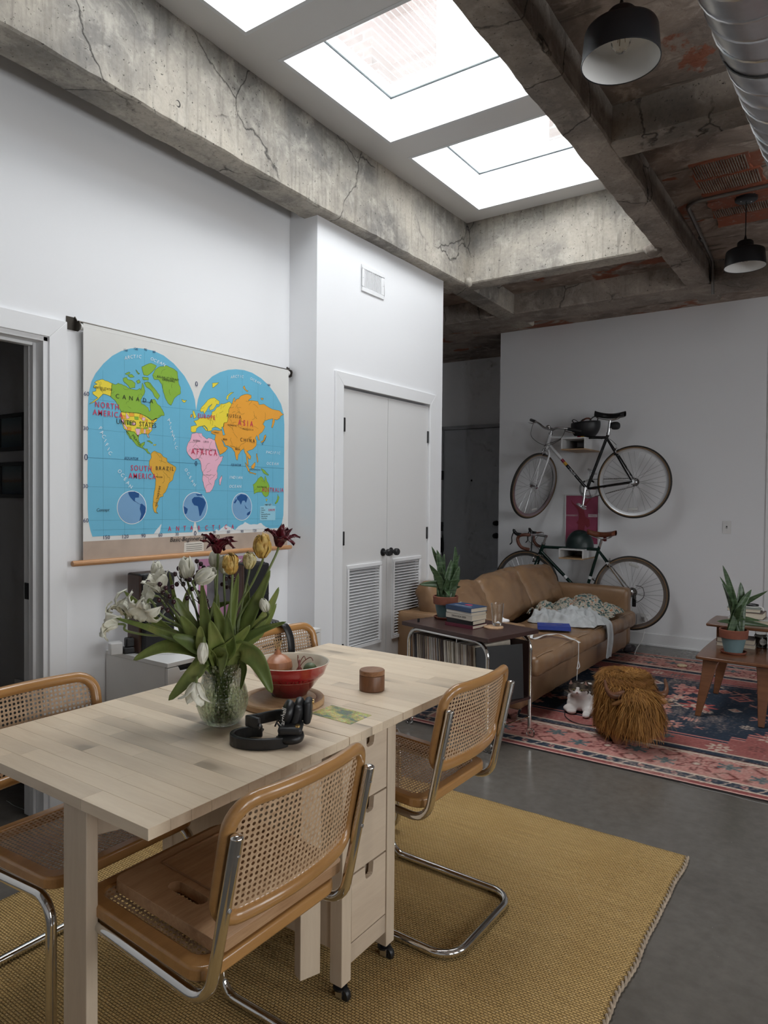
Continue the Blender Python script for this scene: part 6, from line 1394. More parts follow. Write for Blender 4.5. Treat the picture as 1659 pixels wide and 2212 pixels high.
# ------------------------------------------------------------------ record rack beside the sofa
RK = radians(-14.5); RC = Vector((-1.915, 3.655, 0)); RZ = .627
rk = thing('record_rack', 'dark topped rolling record rack with chrome arches beside the sofa', 'rack', (RC.x, RC.y, 0), RK)
BRN = flat('dark_brown_laminate', (.055, .028, .024), .35, var=.12)
hl, hw = .343, .222
box('top_board', -hl, hl, -hw, hw, RZ-.024, RZ, BRN, rk, .002)
for s in (-1, 1):
    y = s*(hw-.035)
    P = fillet([(-hl+.03, y, .055), (-hl+.03, y, RZ-.036), (hl-.03, y, RZ-.036), (hl-.03, y, .055)], {1: .085, 2: .085}, 8)
    G().tube(P, .0115, 12).obj('chrome_arch', CHROME, rk, True)
    for x in (-hl+.03, hl-.03):
        cw_ = m_glass('clear_caster_plastic', (.92, .92, .90), .15) if 'clear_caster_plastic' not in MATS else MATS['clear_caster_plastic']; MATS['clear_caster_plastic'] = cw_
        c = G().lathe([(.006, -.008), (.0265, -.008), (.0275, -.005), (.0275, .005), (.0265, .008), (.006, .008)], 24, (x+.008, y, .0285), 'Y').obj('caster', cw_, rk, True)
        G().lathe([(0, -.0095), (.006, -.0095), (.006, .0095), (0, .0095)], 12, (x+.008, y, .0285), 'Y').obj('axle', CHROME, c, True)
G().tube([(hl-.03, -hw+.035, .12), (hl-.03, hw-.035, .12)], .004, 8).obj('cross_wire', CHROME, rk, True); G().tube([(-hl+.03, -hw+.035, .12), (-hl+.03, hw-.035, .12)], .004, 8).obj('cross_wire', CHROME, rk, True)
box('lower_shelf', -hl+.02, hl-.02, -hw+.04, hw-.04, .225, .24, BRN, rk, .002)
box('divider', .055, .059, -hw+.06, hw-.04, .24, .575, CHROME, rk)
box('back_panel', -hl+.03, hl-.03, hw-.05, hw-.046, .24, .56, BRN, rk)
box('cable_peg', -hl+.085, -hl+.095, -hw+.05, -hw+.06, RZ, RZ+.022, BLACKP, rk)
fr_ = Matrix.Translation(rk.location) @ Matrix.Rotation(RK, 4, 'Z')
rnd = random.Random(12); SLV = [flat('record_sleeve_%d' % i, c, .55, var=.15, vs=20) for i, c in enumerate(((.50, .44, .36), (.40, .34, .27), (.18, .13, .10), (.05, .045, .05), (.30, .24, .19), (.60, .56, .50), (.12, .09, .085), (.33, .20, .13), (.44, .41, .40), (.22, .18, .16)))]
x = -hl+.045; i = 0; proto = {}
while x < .212:
    t = rnd.choice((.0055, .0065, .0075, .009)); hgt = rnd.uniform(.300, .316); mi = rnd.randrange(10)
    if .050 < x+t < .064: x = .064
    key = (t, mi)
    if key not in proto:
        o = G().box(0, t*.93, 0, .31, 0, .312).obj('record_sleeve', SLV[mi], None, bevel=.0008, bseg=1); proto[key] = o
    else: o = proto[key].copy(); COL.objects.link(o)
    lean = radians(2.5 if x < .05 else 5.5)
    loc = fr_ @ Vector((x, -hw+.052+rnd.uniform(0, .018), .2405))
    o.location = loc; o.rotation_euler = (0, -lean if False else radians(-3.5), RK)
    tag(o, 'vinyl record sleeve standing in the packed row on the rack', 'record', 'vinyl records on the rack'); x += t; i += 1
# front record with its black cover turned towards the room
o = G().box(-.004, 0, 0, .31, 0, .31).obj('record_sleeve', flat('glossy_black_cover', (.010, .010, .011), .4, var=.2), None, bevel=.0008, bseg=1)
o.location = fr_ @ Vector((.232, -hw+.045, .2415)); o.rotation_euler = (0, radians(-3.5), RK-radians(17)); tag(o, 'glossy black record cover leaning at the right end of the rack', 'record', 'vinyl records on the rack')
# books, coaster, glass on the rack
def rp(x, y, z=RZ): q = px(x, y, 'Z', z); return (q[0], q[1], z)
BK = [(.205, .140, .020, flat('maroon_cover', (.12, .018, .035), .45), 'maroon paperback at the bottom of the stack on the rack', 8), (.19, .130, .026, flat('black_cover', (.015, .015, .016), .45), 'black paperback second from the bottom on the rack', 10), (.20, .135, .030, flat('cream_cover', (.55, .50, .43), .5), 'cream spined novel in the middle of the stack on the rack', 6), (.198, .132, .017, flat('off_white_cover', (.62, .58, .52), .5), 'thin off-white paperback second from the top on the rack', 4), (.205, .14, .026, flat('navy_cover', (.03, .06, .13), .45), 'navy paperback with red mark on top of the stack on the rack', 3)]
z = RZ+.0003; bc = rp(1006, 1352)
for k, (L, W, H, m, lab, a) in enumerate(BK):
    r = book('paperback_book', lab, 'book', (bc[0]+.006*k*0, bc[1]+.006, z), L, W, H, m, RK+radians(a-4+90*0), group='paperbacks stacked on the record rack'); z += H+.0004
    if k == 4:
        G().add([(.035*cos(q*pi/9)*.8, .02+.018*sin(q*pi/9), H+.0003) for q in range(18)], [tuple(range(18))]).obj('cover_mark', flat('red_pink_print', (.50, .05, .09), .5), r); text('cover_title', 'SHIPWRECKED', .020, flat('pale_cover_letter', (.55, .55, .55), .5), r, (0, -.03, H+.0004), (1, 0, 0), (0, 1, 0))
    if k == 2: text('spine_title', 'DRACULA 2020', .016, BLACKP, r, (0, -W/2-.0005, H/2), (1, 0, 0), (0, 0, 1))
cc = rp(1066, 1356)
r = thing('cork_coaster', 'round cork coaster under the pint glass', 'coaster', cc); G().lathe([(0, .0003), (.056, .0003), (.058, .003), (.057, .008), (.054, .009), (0, .009)], 40).obj('disc', flat('natural_cork', (.50, .32, .19), .85, var=.25, vs=90, bump=.4, bs=250), r, True)
gc = rp(1074, 1351, RZ+.009)
r = thing('pint_glass', 'empty clear pint glass on the cork coaster', 'glass', (gc[0], gc[1], RZ+.0093))
G().lathe([(0, .0003), (.026, .0003), (.0275, .004), (.0325, .07), (.0385, .130), (.0375, .1305), (.0315, .07), (.0262, .014), (0, .012)], 36).obj('tumbler', m_glass('clear_drinking_glass', (.97, .98, .97), .01), r, True)
# potted snake plants
def m_sansev():
    t = NT('snake_plant_leaf'); co = t.coord(scale=(1, 1, 1)); wv = t.noise(t.coord(scale=(3, 3, 26)), 3.5, 3, .6, .6)
    c = t.ramp(wv, [(.36, (.035, .065, .028)), (.52, (.055, .10, .042)), (.66, (.11, .165, .085))]); t.color(c); t.set(Roughness=.36); return t.m
SANS = m_sansev(); TERR = flat('terracotta_clay', (.225, .075, .045), .8, var=.2, vs=12); GLZ = flat('teal_glaze', (.085, .165, .175), .4, var=.06); SOIL = flat('dark_soil', (.03, .022, .016), .95, var=.4, bump=.8, bs=60)
def plant(lab, base, S, leaves, seed, glaze, gloss=.8):
    r = thing('potted_snake_plant', lab, 'plant', base, 0, 'potted snake plants'); 
    G().lathe([(0, .0005), (.060*S, .0005), (.068*S, .010*S), (.069*S, .014*S), (.063*S, .014*S), (.055*S, .006*S), (0, .006*S)], 36).obj('saucer', TERR, r, True)
    pot = G().lathe([(0, .008*S), (.046*S, .008*S), (.063*S, .088*S)], 36).obj('glazed_body', glaze, r, True)
    G().lathe([(.063*S, .088*S), (.071*S, .088*S), (.0745*S, .132*S), (.071*S, .135*S), (.066*S, .133*S), (.064*S, .112*S), (0, .110*S)], 36).obj('pot_rim', TERR, r, True)
    G().lathe([(.064*S, .1125*S), (.03*S, .116*S), (0, .117*S)], 24).obj('soil', SOIL, r, True)
    rnd = random.Random(seed)
    for k, (tipx, tipz, dep, wd, bend) in enumerate(leaves):
        a = rnd.uniform(0, 2*pi); b = Vector((.030*S*cos(a), .030*S*sin(a), .108*S))
        tip = CR*tipx-CF*dep*0+Vector((-CF.x, -CF.y, 0)).normalized()*dep; tip = Vector((tip.x, tip.y, tipz))
        mid = b.lerp(tip, .5)+Vector((-tip.x*bend, -tip.y*bend, abs(bend)*.10))
        C = bez([b, mid, tip], 8); n = len(C); V = []; tw = rnd.uniform(-.6, .6)
        for q in range(n):
            tt = q/(n-1); w = wd*(.42+.58*sin(pi*min(1, .15+tt*.62)))*(1-tt**5) if tt < 1 else .0004
            w = max(w, .0006)
            tg = (C[min(q+1, n-1)]-C[max(0, q-1)]).normalized(); l = tg.cross(-CF).normalized(); l = Matrix.Rotation(tw+.5*tt*(1 if k % 2 else -1), 3, tg) @ l; nn = l.cross(tg)
            for u in (-1, -.4, .4, 1): V.append(C[q]+l*w*u+nn*w*.35*u*u)
        o = G().add(V, [(q*4+u, q*4+u+1, (q+1)*4+u+1, (q+1)*4+u) for q in range(n-1) for u in range(3)]).obj('leaf', SANS, r, True, angle=180); o.modifiers.new('t', 'SOLIDIFY').thickness = .0022
    return r
pb = px(962, 1336, 'Z', RZ)
plant('bushy snake plant in terracotta and teal pot on the record rack', (pb[0], pb[1], RZ+.0005), 1.06, [(-.09, .45, 0, .018, .1), (-.06, .43, .02, .030, .05), (-.01, .40, -.02, .032, 0), (.06, .45, -.03, .028, -.12), (.085, .40, .0, .018, .1), (.08, .33, .03, .026, .05), (-.105, .34, .02, .022, .15), (-.167, .215, .03, .026, .45), (.085, .25, .05, .028, .2), (.09, .205, .03, .026, .3), (.012, .155, .10, .026, .5), (.03, .37, .02, .030, 0), (-.03, .33, .05, .032, 0), (.045, .30, -.05, .03, .1), (-.07, .29, -.03, .026, .1), (.0, .26, .07, .030, .1)], 3, GLZ)
eb = Vector((pb[0], pb[1], RZ))
for k in range(2): pass
# ------------------------------------------------------------------ wall shelves, bicycles, helmets, poster
YBK = 6.53
def bp(x, y, Y=YBK): return px(x, y, 'Y', Y)
TIRE = flat('black_tan_tyre', (.022, .020, .018), .75); TAN = flat('tan_sidewall', (.20, .125, .065), .7); RIM = flat('satin_alloy_rim', (.55, .55, .56), .28, 1.0); ALLOY = flat('polished_alloy', (.62, .62, .63), .2, 1.0)
GLB_ = flat('gloss_black_paint', (.010, .010, .011), .18); GLW = flat('gloss_white_paint', (.66, .67, .68), .25); GRN_ = flat('british_racing_green', (.006, .022, .017), .2); SPK = flat('stainless_spoke', (.42, .42, .43), .3, 1.0); CHN = flat('dark_chain', (.12, .11, .10), .45, .9)
BTAPE = flat('brown_leather_tape', (.14, .048, .028), .5, bump=.3, bs=300); REFL = flat('clear_reflector', (.55, .55, .53), .25)
def wheel(root, name, R, frame, nsp=32):
    """wheel in its own plane: frame maps local (x, y, axle) to the thing"""
    def ring(prof, m, nm, par, seg=72):
        g = G(); V = []; k = len(prof)
        for i in range(seg):
            a = 2*pi*i/seg
            for (r_, h) in prof: V.append(frame @ Vector((r_*cos(a), r_*sin(a), h)))
        F = [(i*k+j, i*k+(j+1) % k, ((i+1) % seg)*k+(j+1) % k, ((i+1) % seg)*k+j) for i in range(seg) for j in range(k)]
        return g.add(V, F).obj(nm, m, par, True, angle=40)
    tw = .0145
    t = ring([(R-tw*1.0+tw*cos(a), tw*sin(a)) for a in [radians(q) for q in range(-100, 101, 25)]], TIRE, name, root)
    for s in (-1, 1): ring([(R-tw*1.30+.006*cos(q), s*(tw*.93)+.0022*sin(q)) for q in [i*pi/3 for i in range(6)]], TAN, 'sidewall', t, 64)
    ring([(R-.028, -.010), (R-.024, -.0115), (R-.024, .0115), (R-.028, .010), (R-.052, .007), (R-.052, -.007)], RIM, 'rim', t)
    hub = G().lathe([(0, -.052), (.005, -.052), (.005, -.036), (.022, -.034), (.022, -.031), (.011, -.026), (.010, .026), (.022, .031), (.022, .034), (.005, .036), (.005, .052), (0, .052)], 18)
    hub.xf(frame).obj('hub', ALLOY, t, True)
    sp = None
    for i in range(nsp):
        a = 2*pi*i/nsp; s = 1 if i % 2 else -1; b = a+(1.15 if (i//2) % 2 else -1.15)
        p0 = Vector((.021*cos(b), .021*sin(b), s*.032)); p1 = Vector(((R-.05)*cos(a), (R-.05)*sin(a), 0))
        G().tube([frame @ p0, frame @ p1], .00115, 4, caps=False).obj('spoke', SPK, t, True)
    return t
def pipe(root, pts, r, m, nm, seg=12, **k): return G().tube(pts, r, seg, **k).obj(nm, m, root, True, world=True)
def bicycle(lab, base, W):
    return thing('bicycle', lab, 'bicycle', base, 0)
YN_ = Matrix.Rotation(pi/2, 4, 'X')       # wheel plane -> XZ plane, axle along Y
def wframe(c, root): return Matrix.Translation(Vector(c)-root.location) @ YN_
def saddle(root, c, m, L=.27, tilt=0):
    g = G()
    def f(u, v):
        a = v*2*pi; t = u; w = lerp(.018, .072, max(0, (t-.42)/.58)**1.1) if t > .42 else lerp(.016, .020, t/.42)
        w *= 1-.9*max(0, t-.93)/.07*.6
        if t < .04: w *= .5+t*12
        x = (t-.5)*L; y = w*cos(a); z = .020*sin(a)*(1.0 if sin(a) > 0 else 1.5)+.016*(t-.45)**2*6-.010*(abs(cos(a))**2)
        return Vector(c)+Matrix.Rotation(tilt, 3, 'Y') @ Vector((x, y, z))
    g.surf(f, 24, 20, cv=True); o = g.obj('saddle', m, root, True, world=True)
    for s in (-1, 1): pipe(root, bez([Vector(c)+Vector((-L*.42, s*.012, -.012)), Vector(c)+Vector((-.02, s*.022, -.040)), Vector(c)+Vector((.06, s*.022, -.038)), Vector(c)+Vector((L*.40, s*.030, -.008))], 5), .0035, ALLOY, 'saddle_rail', 8)
    return o
def chainset(root, bb, Rr, crank_dir, pl, m=ALLOY, ring_y=-.045):
    c = Vector(bb); yy_ = c.y+.045
    G().lathe([(Rr*.80, -.002), (Rr, -.002), (Rr, .002), (Rr*.80, .002)], 44, (c.x, yy_, c.z), 'Y').obj('chainring', m, root, True, world=True)
    for k in range(5):
        a = k*2*pi/5; pipe(root, [(c.x, yy_, c.z), (c.x+Rr*.85*cos(a), yy_, c.z+Rr*.85*sin(a))], .006, m, 'spider_arm', 6)
    pipe(root, [(c.x, c.y-.055, c.z), (c.x, c.y+.06, c.z)], .018, m, 'bottom_bracket', 14)
    for s in (-1, 1):
        d = Vector(crank_dir)*s*-1 if s == 1 else Vector(crank_dir)
        e = c+Vector((0, .062*s, 0)); q = e+d*.168+Vector((0, .014*s, 0))
        pipe(root, [e-d*.014, e, e+d*.08, q], [.013, .015, .011, .011], m, 'crank', 12)
        g = G().box(q.x-.045, q.x+.045, q.y+(0 if s > 0 else -.07), q.y+(.07 if s > 0 else 0), q.z-.008, q.z+.008)
        mm = Matrix.Translation(q) @ Matrix.Rotation(radians(35), 4, 'Y') @ Matrix.Translation(-q); g.xf(mm); g.obj('pedal', m, root, bevel=.004, world=True)
        if s < 0: G().tube([q+Vector((-.04, -.02, .012)), q+Vector((.01, -.06, .012)), q+Vector((.045, -.03, .0))], .004, 6).obj('pedal_cage', m, root, True, world=True)
# ---- upper bicycle
HT, HL, SCL, BB, RH = bp(1189, 939), bp(1181.5, 967), bp(1311, 945), bp(1268, 1056), bp(1369, 1041)
bk = bicycle('black and white single speed bicycle hung on the upper shelf', tuple(BB), 0)
Rw = .335
wheel(bk, 'rear_wheel', Rw, wframe(RH, bk))
mid = HL.lerp(BB, .36); m2 = HL.lerp(BB, .43); m3 = HL.lerp(BB, .50); d0 = HL.lerp(HT, .32)
mid = d0.lerp(BB, .36); m2 = d0.lerp(BB, .425); m3 = d0.lerp(BB, .49)
pipe(bk, [d0, mid], .0150, GLW, 'down_tube'); pipe(bk, [mid, m2], .0152, flat('deep_red_band', (.24, .012, .03), .25), 'red_band'); pipe(bk, [m2, m3], .0152, flat('gold_band', (.60, .33, .03), .25), 'gold_band'); pipe(bk, [m3, BB], .0150, GLB_, 'down_tube')
t0 = HL.lerp(HT, .78); ta, tb_ = t0.lerp(SCL, .50), t0.lerp(SCL, .62)
pipe(bk, [t0, ta], .0135, GLW, 'top_tube'); pipe(bk, [ta, t0.lerp(SCL, .56)], .0137, MATS['deep_red_band'], 'red_band'); pipe(bk, [t0.lerp(SCL, .56), tb_], .0137, MATS['gold_band'], 'gold_band'); pipe(bk, [tb_, SCL], .0135, GLB_, 'top_tube')
st = SCL+(SCL-BB).normalized()*.035
pipe(bk, [BB, st], .0145, GLB_, 'seat_tube'); pipe(bk, [HL, HT], .0185, GLW, 'head_tube')
for s in (-1, 1):
    dr = RH+Vector((0, s*.058, 0)); pipe(bk, [SCL+Vector((0, s*.014, -.01)), SCL.lerp(dr, .5)+Vector((0, s*.012, 0)), dr], [.008, .008, .0065], GLB_, 'seat_stay', 10); pipe(bk, [BB+Vector((0, s*.022, 0)), BB.lerp(dr, .4)+Vector((0, s*.006, 0)), dr], [.010, .010, .008], GLB_, 'chain_stay', 10)
    G().box(RH.x-.018, RH.x+.018, dr.y-.003, dr.y+.003, RH.z-.016, RH.z+.016).obj('dropout', ALLOY, bk, bevel=.002, world=True)
sp_top = bp(1318, 908)
pipe(bk, [st-Vector((0, 0, .01)), sp_top], .0130, ALLOY, 'seat_post'); G().lathe([(.0175, -.012), (.0175, .012)], 16, tuple(st)).obj('seat_clamp', ALLOY, bk, True, world=True)
saddle(bk, bp(1316.5, 899)+Vector((0, 0, .005)), flat('black_saddle_vinyl', (.013, .013, .014), .4), .285, radians(6))
pillow('saddle_bag', sp_top.x+.010, sp_top.x+.085, YBK-.03, YBK+.03, sp_top.z-.085, sp_top.z-.02, .018, flat('black_nylon', (.016, .016, .017), .75), bk, (.006, .004, .004), .002, (6, 6, 6))
chainset(bk, BB, .092, (bp(1264, 1097)-BB).normalized(), 0)
# chain
ch_ = G(); off = .045
for sgn in (1, -1):
    a = BB+Vector((0, off, .09*sgn)); b = RH+Vector((0, off, .036*sgn)); n = 46
    for k in range(n):
        q = a.lerp(b, k/n); q2 = a.lerp(b, (k+.72)/n); ch_.tube([q, q2], .0034 if k % 2 else .0046, 5)
ch_.obj('chain', CHN, bk, True, world=True)
G().lathe([(.020, -.002), (.038, -.002), (.038, .002), (.020, .002)], 30, (RH.x, RH.y+off, RH.z), 'Y').obj('rear_cog', CHN, bk, True, world=True)
def caliper(root, p, m=ALLOY, dirx=1):
    pipe(root, bez([p+Vector((0, -.030, -.045)), p+Vector((0, -.038, -.015)), p+Vector((0, -.012, .012)), p+Vector((0, .012, .012)), p+Vector((0, .038, -.015)), p+Vector((0, .030, -.045))], 5), .0065, m, 'brake_caliper', 8)
    pipe(root, [p+Vector((0, 0, .028)), p+Vector((0, 0, -.01))], .006, m, 'brake_bolt', 8)
    for s in (-1, 1): G().box(p.x-.02, p.x+.02, p.y+s*.018-.006, p.y+s*.018+.006, p.z-.056, p.z-.044).obj('brake_pad', BLACKP, root, bevel=.002, world=True)
caliper(bk, SCL.lerp(RH, .30)+Vector((.018, 0, .012)))
pipe(bk, bez([SCL+Vector((-.05, -.014, -.014)), SCL+Vector((.01, -.03, -.01)), SCL+Vector((.05, -.03, -.03)), SCL.lerp(RH, .30)+Vector((.02, -.02, .05))], 6), .0022, BLACKP, 'brake_cable', 6)
# front end turned into the room
ax = (HT-HL).normalized(); TURN = Matrix.Translation(HL) @ Matrix.Rotation(radians(74), 4, ax) @ Matrix.Translation(-HL)
hub_s = HL-ax*.372+Vector((-.045, 0, -.012)); crown = HL-ax*.030
def tr(p): return TURN @ Vector(p)
fc = tr(hub_s)
rot = Matrix.Rotation(radians(74), 4, ax)
wheel(bk, 'front_wheel', Rw, Matrix.Translation(fc-bk.location) @ rot @ YN_)
for s in (-1, 1):
    P = bez([tr(crown+Vector((0, s*.030, 0))), tr(crown+Vector((0, s*.040, -.05))-ax*0), tr(crown.lerp(hub_s, .6)+Vector((.010, s*.046, 0))), tr(hub_s+Vector((0, s*.050, 0)))], 6)
    pipe(bk, P, [.0125-.005*k/(len(P)-1) for k in range(len(P))], GLW, 'fork_blade', 12)
pipe(bk, [tr(crown+Vector((0, -.034, .004))), tr(crown+Vector((0, .034, .004)))], .013, GLW, 'fork_crown')
G().tube([HL-ax*.012, HL-ax*.002], .021, 18).obj('headset_cup', ALLOY, bk, True, world=True); G().tube([HT, HT+ax*.018], .0205, 18).obj('headset_cup', ALLOY, bk, True, world=True)
caliper(bk, Vector(tr(crown+Vector((-.035, 0, .012)))))
S0 = HT+ax*.055; pipe(bk, [HT, S0], .0125, ALLOY, 'steerer'); S1 = tr(S0+Vector((-.055, 0, .012))); pipe(bk, [S0-ax*.014, S0+ax*.012], .018, BLACKP, 'stem_clamp'); pipe(bk, [S0, S1], .0145, BLACKP, 'stem')
bd = (rot @ Vector((0, 1, 0))).normalized(); fw = (rot @ Vector((-1, 0, 0))).normalized(); up = Vector((0, 0, 1))
for s in (-1, 1):
    P = bez([S1, S1+bd*s*.05, S1+bd*s*.10+up*.022, S1+bd*s*.15+up*.030-fw*.02, S1+bd*s*.20+up*.028-fw*.045], 6)
    pipe(bk, P, .0115, ALLOY, 'handlebar')
    e = P[-1]; gd = (P[-1]-P[-4]).normalized(); pipe(bk, [e, e+gd*.012, e+gd*.125, e+gd*.13], [.014, .0155, .0155, .013], BLACKP, 'grip')
    pipe(bk, bez([e-gd*.01+fw*.01, e+fw*.045-up*.012, e+gd*.05+fw*.055-up*.014, e+gd*.10+fw*.050-up*.018], 5), .0045, ALLOY, 'brake_lever', 8)
    pipe(bk, bez([e+fw*.03, e+fw*.05-up*.10+bd*(-s)*.05, S0+fw*.08-up*.14, tr(crown+Vector((-.035, 0, .045)))] if s < 0 else [e+fw*.03, e+fw*.06-up*.14, HT-up*.10+fw*.05, HT+(SCL-HT)*.25-up*.02], 8), .0024, BLACKP, 'brake_cable', 6)
G().ell(S1+up*.018, (.024, .024, .018), 14, 8).obj('bell', ALLOY, bk, True, world=True)
for c, nrm in ((RH+Vector((.0, -.012, -Rw+.085)), 0),): G().box(c.x-.042, c.x+.042, c.y-.006, c.y+.006, c.z-.011, c.z+.011).obj('spoke_reflector', REFL, bk, bevel=.005, world=True)
q = fc+rot.to_3x3() @ Vector((.03, 0, -Rw+.085)); g = G().box(-.04, .04, -.006, .006, -.011, .011).xf(Matrix.Translation(q) @ rot); g.obj('spoke_reflector', REFL, bk, bevel=.005, world=True)
dt = (BB-d0).normalized(); text('tube_lettering', 'STATE', .030, flat('pale_tube_lettering', (.55, .55, .55), .35), bk, d0.lerp(BB, .64)+Vector((0, -.0165, 0))-bk.location, dt, Vector((-dt.z, 0, dt.x)) if -dt.z*0+dt.x > 0 else Vector((dt.z, 0, -dt.x)), thick=.0003)
# ---- lower bicycle
HT, HL, SCL, BB, RH = bp(1173.5, 1176), bp(1166.5, 1197), bp(1293, 1187), bp(1262, 1289), bp(1362, 1281)
bk = bicycle('dark green road bicycle with brown drop bars leaning behind the sofa', (BB.x, BB.y, 0), 0)
Rw = .342; FH = bp(1136, 1283); FH.z = RH.z
wheel(bk, 'rear_wheel', Rw, wframe(RH, bk)); wheel(bk, 'front_wheel', Rw, wframe(FH, bk))
d0 = HL.lerp(HT, .3); pipe(bk, [d0, BB], .0165, GRN_, 'down_tube'); pipe(bk, [HL.lerp(HT, .75), SCL], .0145, GRN_, 'top_tube'); st = SCL+(SCL-BB).normalized()*.03; pipe(bk, [BB, st], .0148, GRN_, 'seat_tube'); pipe(bk, [HL, HT], .0185, GRN_, 'head_tube')
for t_, w_ in ((.60, .035), (.75, .035)): pipe(bk, [SCL.lerp(BB, t_-.04), SCL.lerp(BB, t_+.02)], .0153, GLW, 'white_band')
pipe(bk, [d0.lerp(BB, .55), d0.lerp(BB, .61)], .017, GLW, 'white_band')
for s in (-1, 1):
    dr = RH+Vector((0, s*.06, 0)); a = SCL+Vector((0, s*.014, -.01)); pipe(bk, [a, a.lerp(dr, .28)], .008, GRN_, 'seat_stay', 10); pipe(bk, [a.lerp(dr, .28), a.lerp(dr, .34)], .0083, GLW, 'white_band', 10); pipe(bk, [a.lerp(dr, .34), dr], .0075, CHROME, 'seat_stay', 10)
    pipe(bk, [BB+Vector((0, s*.022, 0)), dr], .009, CHROME, 'chain_stay', 10)
    cr = HL-(HT-HL).normalized()*.03; pipe(bk, bez([cr+Vector((0, s*.030, 0)), cr.lerp(FH, .5)+Vector((.012, s*.044, 0)), FH+Vector((0, s*.05, 0))], 6), .010, GRN_, 'fork_blade', 10)
pipe(bk, [HL-(HT-HL).normalized()*.03+Vector((0, -.034, 0)), HL-(HT-HL).normalized()*.03+Vector((0, .034, 0))], .013, GRN_, 'fork_crown')
G().tube([HL-ax*.012, HL], .021, 18).obj('headset_cup', ALLOY, bk, True, world=True); G().tube([HT, HT+ax*.018], .0205, 18).obj('headset_cup', ALLOY, bk, True, world=True)
caliper(bk, HL-ax*.045+Vector((-.04, 0, .02))); caliper(bk, SCL.lerp(RH, .30)+Vector((.018, 0, .012)))
chainset(bk, BB, .095, Vector((-.5, 0, -.86)), 0); sp_top = bp(1301, 1161)
G().lathe([(.020, -.012), (.030, -.012), (.045, .010), (.045, .014), (.020, .014)], 30, (RH.x, RH.y+.045, RH.z), 'Y').obj('cassette', CHN, bk, True, world=True)
G().tube(bez([RH+Vector((.05, -.02, .075)), RH+Vector((.115, -.03, .06)), RH+Vector((.125, -.03, -.02)), RH+Vector((.07, -.02, -.075)), RH+Vector((.03, 0, -.085))], 6), .0024, 6).obj('gear_cable', BLACKP, bk, True, world=True)
G().box(RH.x+.005, RH.x+.04, RH.y+.03, RH.y+.05, RH.z-.13, RH.z-.03).obj('rear_derailleur', BLACKM, bk, bevel=.006, world=True)
pipe(bk, [st-Vector((0, 0, .01)), sp_top+Vector((0, 0, -.01))], .0132, ALLOY, 'seat_post')
saddle(bk, bp(1299, 1154), flat('chestnut_saddle_leather', (.17, .052, .024), .32), .27, radians(3))
pillow('tail_light', sp_top.x+.012, sp_top.x+.04, YBK-.015, YBK+.015, sp_top.z-.035, sp_top.z+.005, .006, flat('dark_red_lens', (.10, .01, .01), .3), bk, wr=0)
# quill stem and drop bars
ax = (HT-HL).normalized(); S0 = HT+ax*.085; pipe(bk, [HT, S0], .0115, ALLOY, 'quill'); S1 = S0+Vector((-.095, 0, .012)); pipe(bk, [S0+Vector((.012, 0, 0)), S1], .0125, ALLOY, 'stem')
for s in (-1, 1):
    yy_ = YBK+s*.195; b = S1
    P = bez([b, b+Vector((0, s*.08, 0)), b+Vector((-.005, s*.165, .004))], 5); pipe(bk, P, .0125, ALLOY, 'handlebar')
    P = bez([b+Vector((-.005, s*.165, .004)), b+Vector((-.045, s*.192, .006)), b+Vector((-.095, s*.195, -.004)), b+Vector((-.118, s*.195, -.035)), b+Vector((-.105, s*.197, -.085)), b+Vector((-.065, s*.20, -.122)), b+Vector((.005, s*.202, -.135))], 7)
    pipe(bk, P, .0155, BTAPE, 'bar_tape', 12)
    h = b+Vector((-.105, s*.195, .0)); pipe(bk, bez([h+Vector((.02, 0, .004)), h+Vector((-.025, 0, .012)), h+Vector((-.052, 0, .040)), h+Vector((-.050, 0, .056))], 5), [.018]*5+[.0165]*5+[.014]*5+[.010], BLACKP, 'lever_hood', 12)
    pipe(bk, bez([h+Vector((-.055, 0, .030)), h+Vector((-.075, 0, -.02)), h+Vector((-.075, 0, -.07)), h+Vector((-.095, 0, -.095))], 5), .0055, BLACKM, 'brake_lever', 8)
    pipe(bk, bez([b+Vector((-.02, s*.15, 0)), b+Vector((-.05, s*.08, -.06)), HT+Vector((-.03, s*.03, -.05)), HL+Vector((-.04, s*.01, -.02))], 6), .0024, BLACKP, 'brake_cable', 6)
pipe(bk, [b+Vector((-.02, -.09, .01)), b+Vector((-.02, -.09, .045))], .012, BLACKP, 'light_mount', 10)
pipe(bk, [b+Vector((-.035, -.03, -.01)), b+Vector((-.045, -.03, -.17))], .008, BLACKP, 'light_bracket', 10)
for p_ in (SCL.lerp(HT, .97),): pass
c = RH+Vector((.03, -.012, Rw-.085)); g = G().box(-.045, .045, -.006, .006, -.012, .012).xf(Matrix.Translation(c) @ Matrix.Rotation(radians(18), 4, 'Y')); g.obj('spoke_reflector', REFL, bk, bevel=.005, world=True)
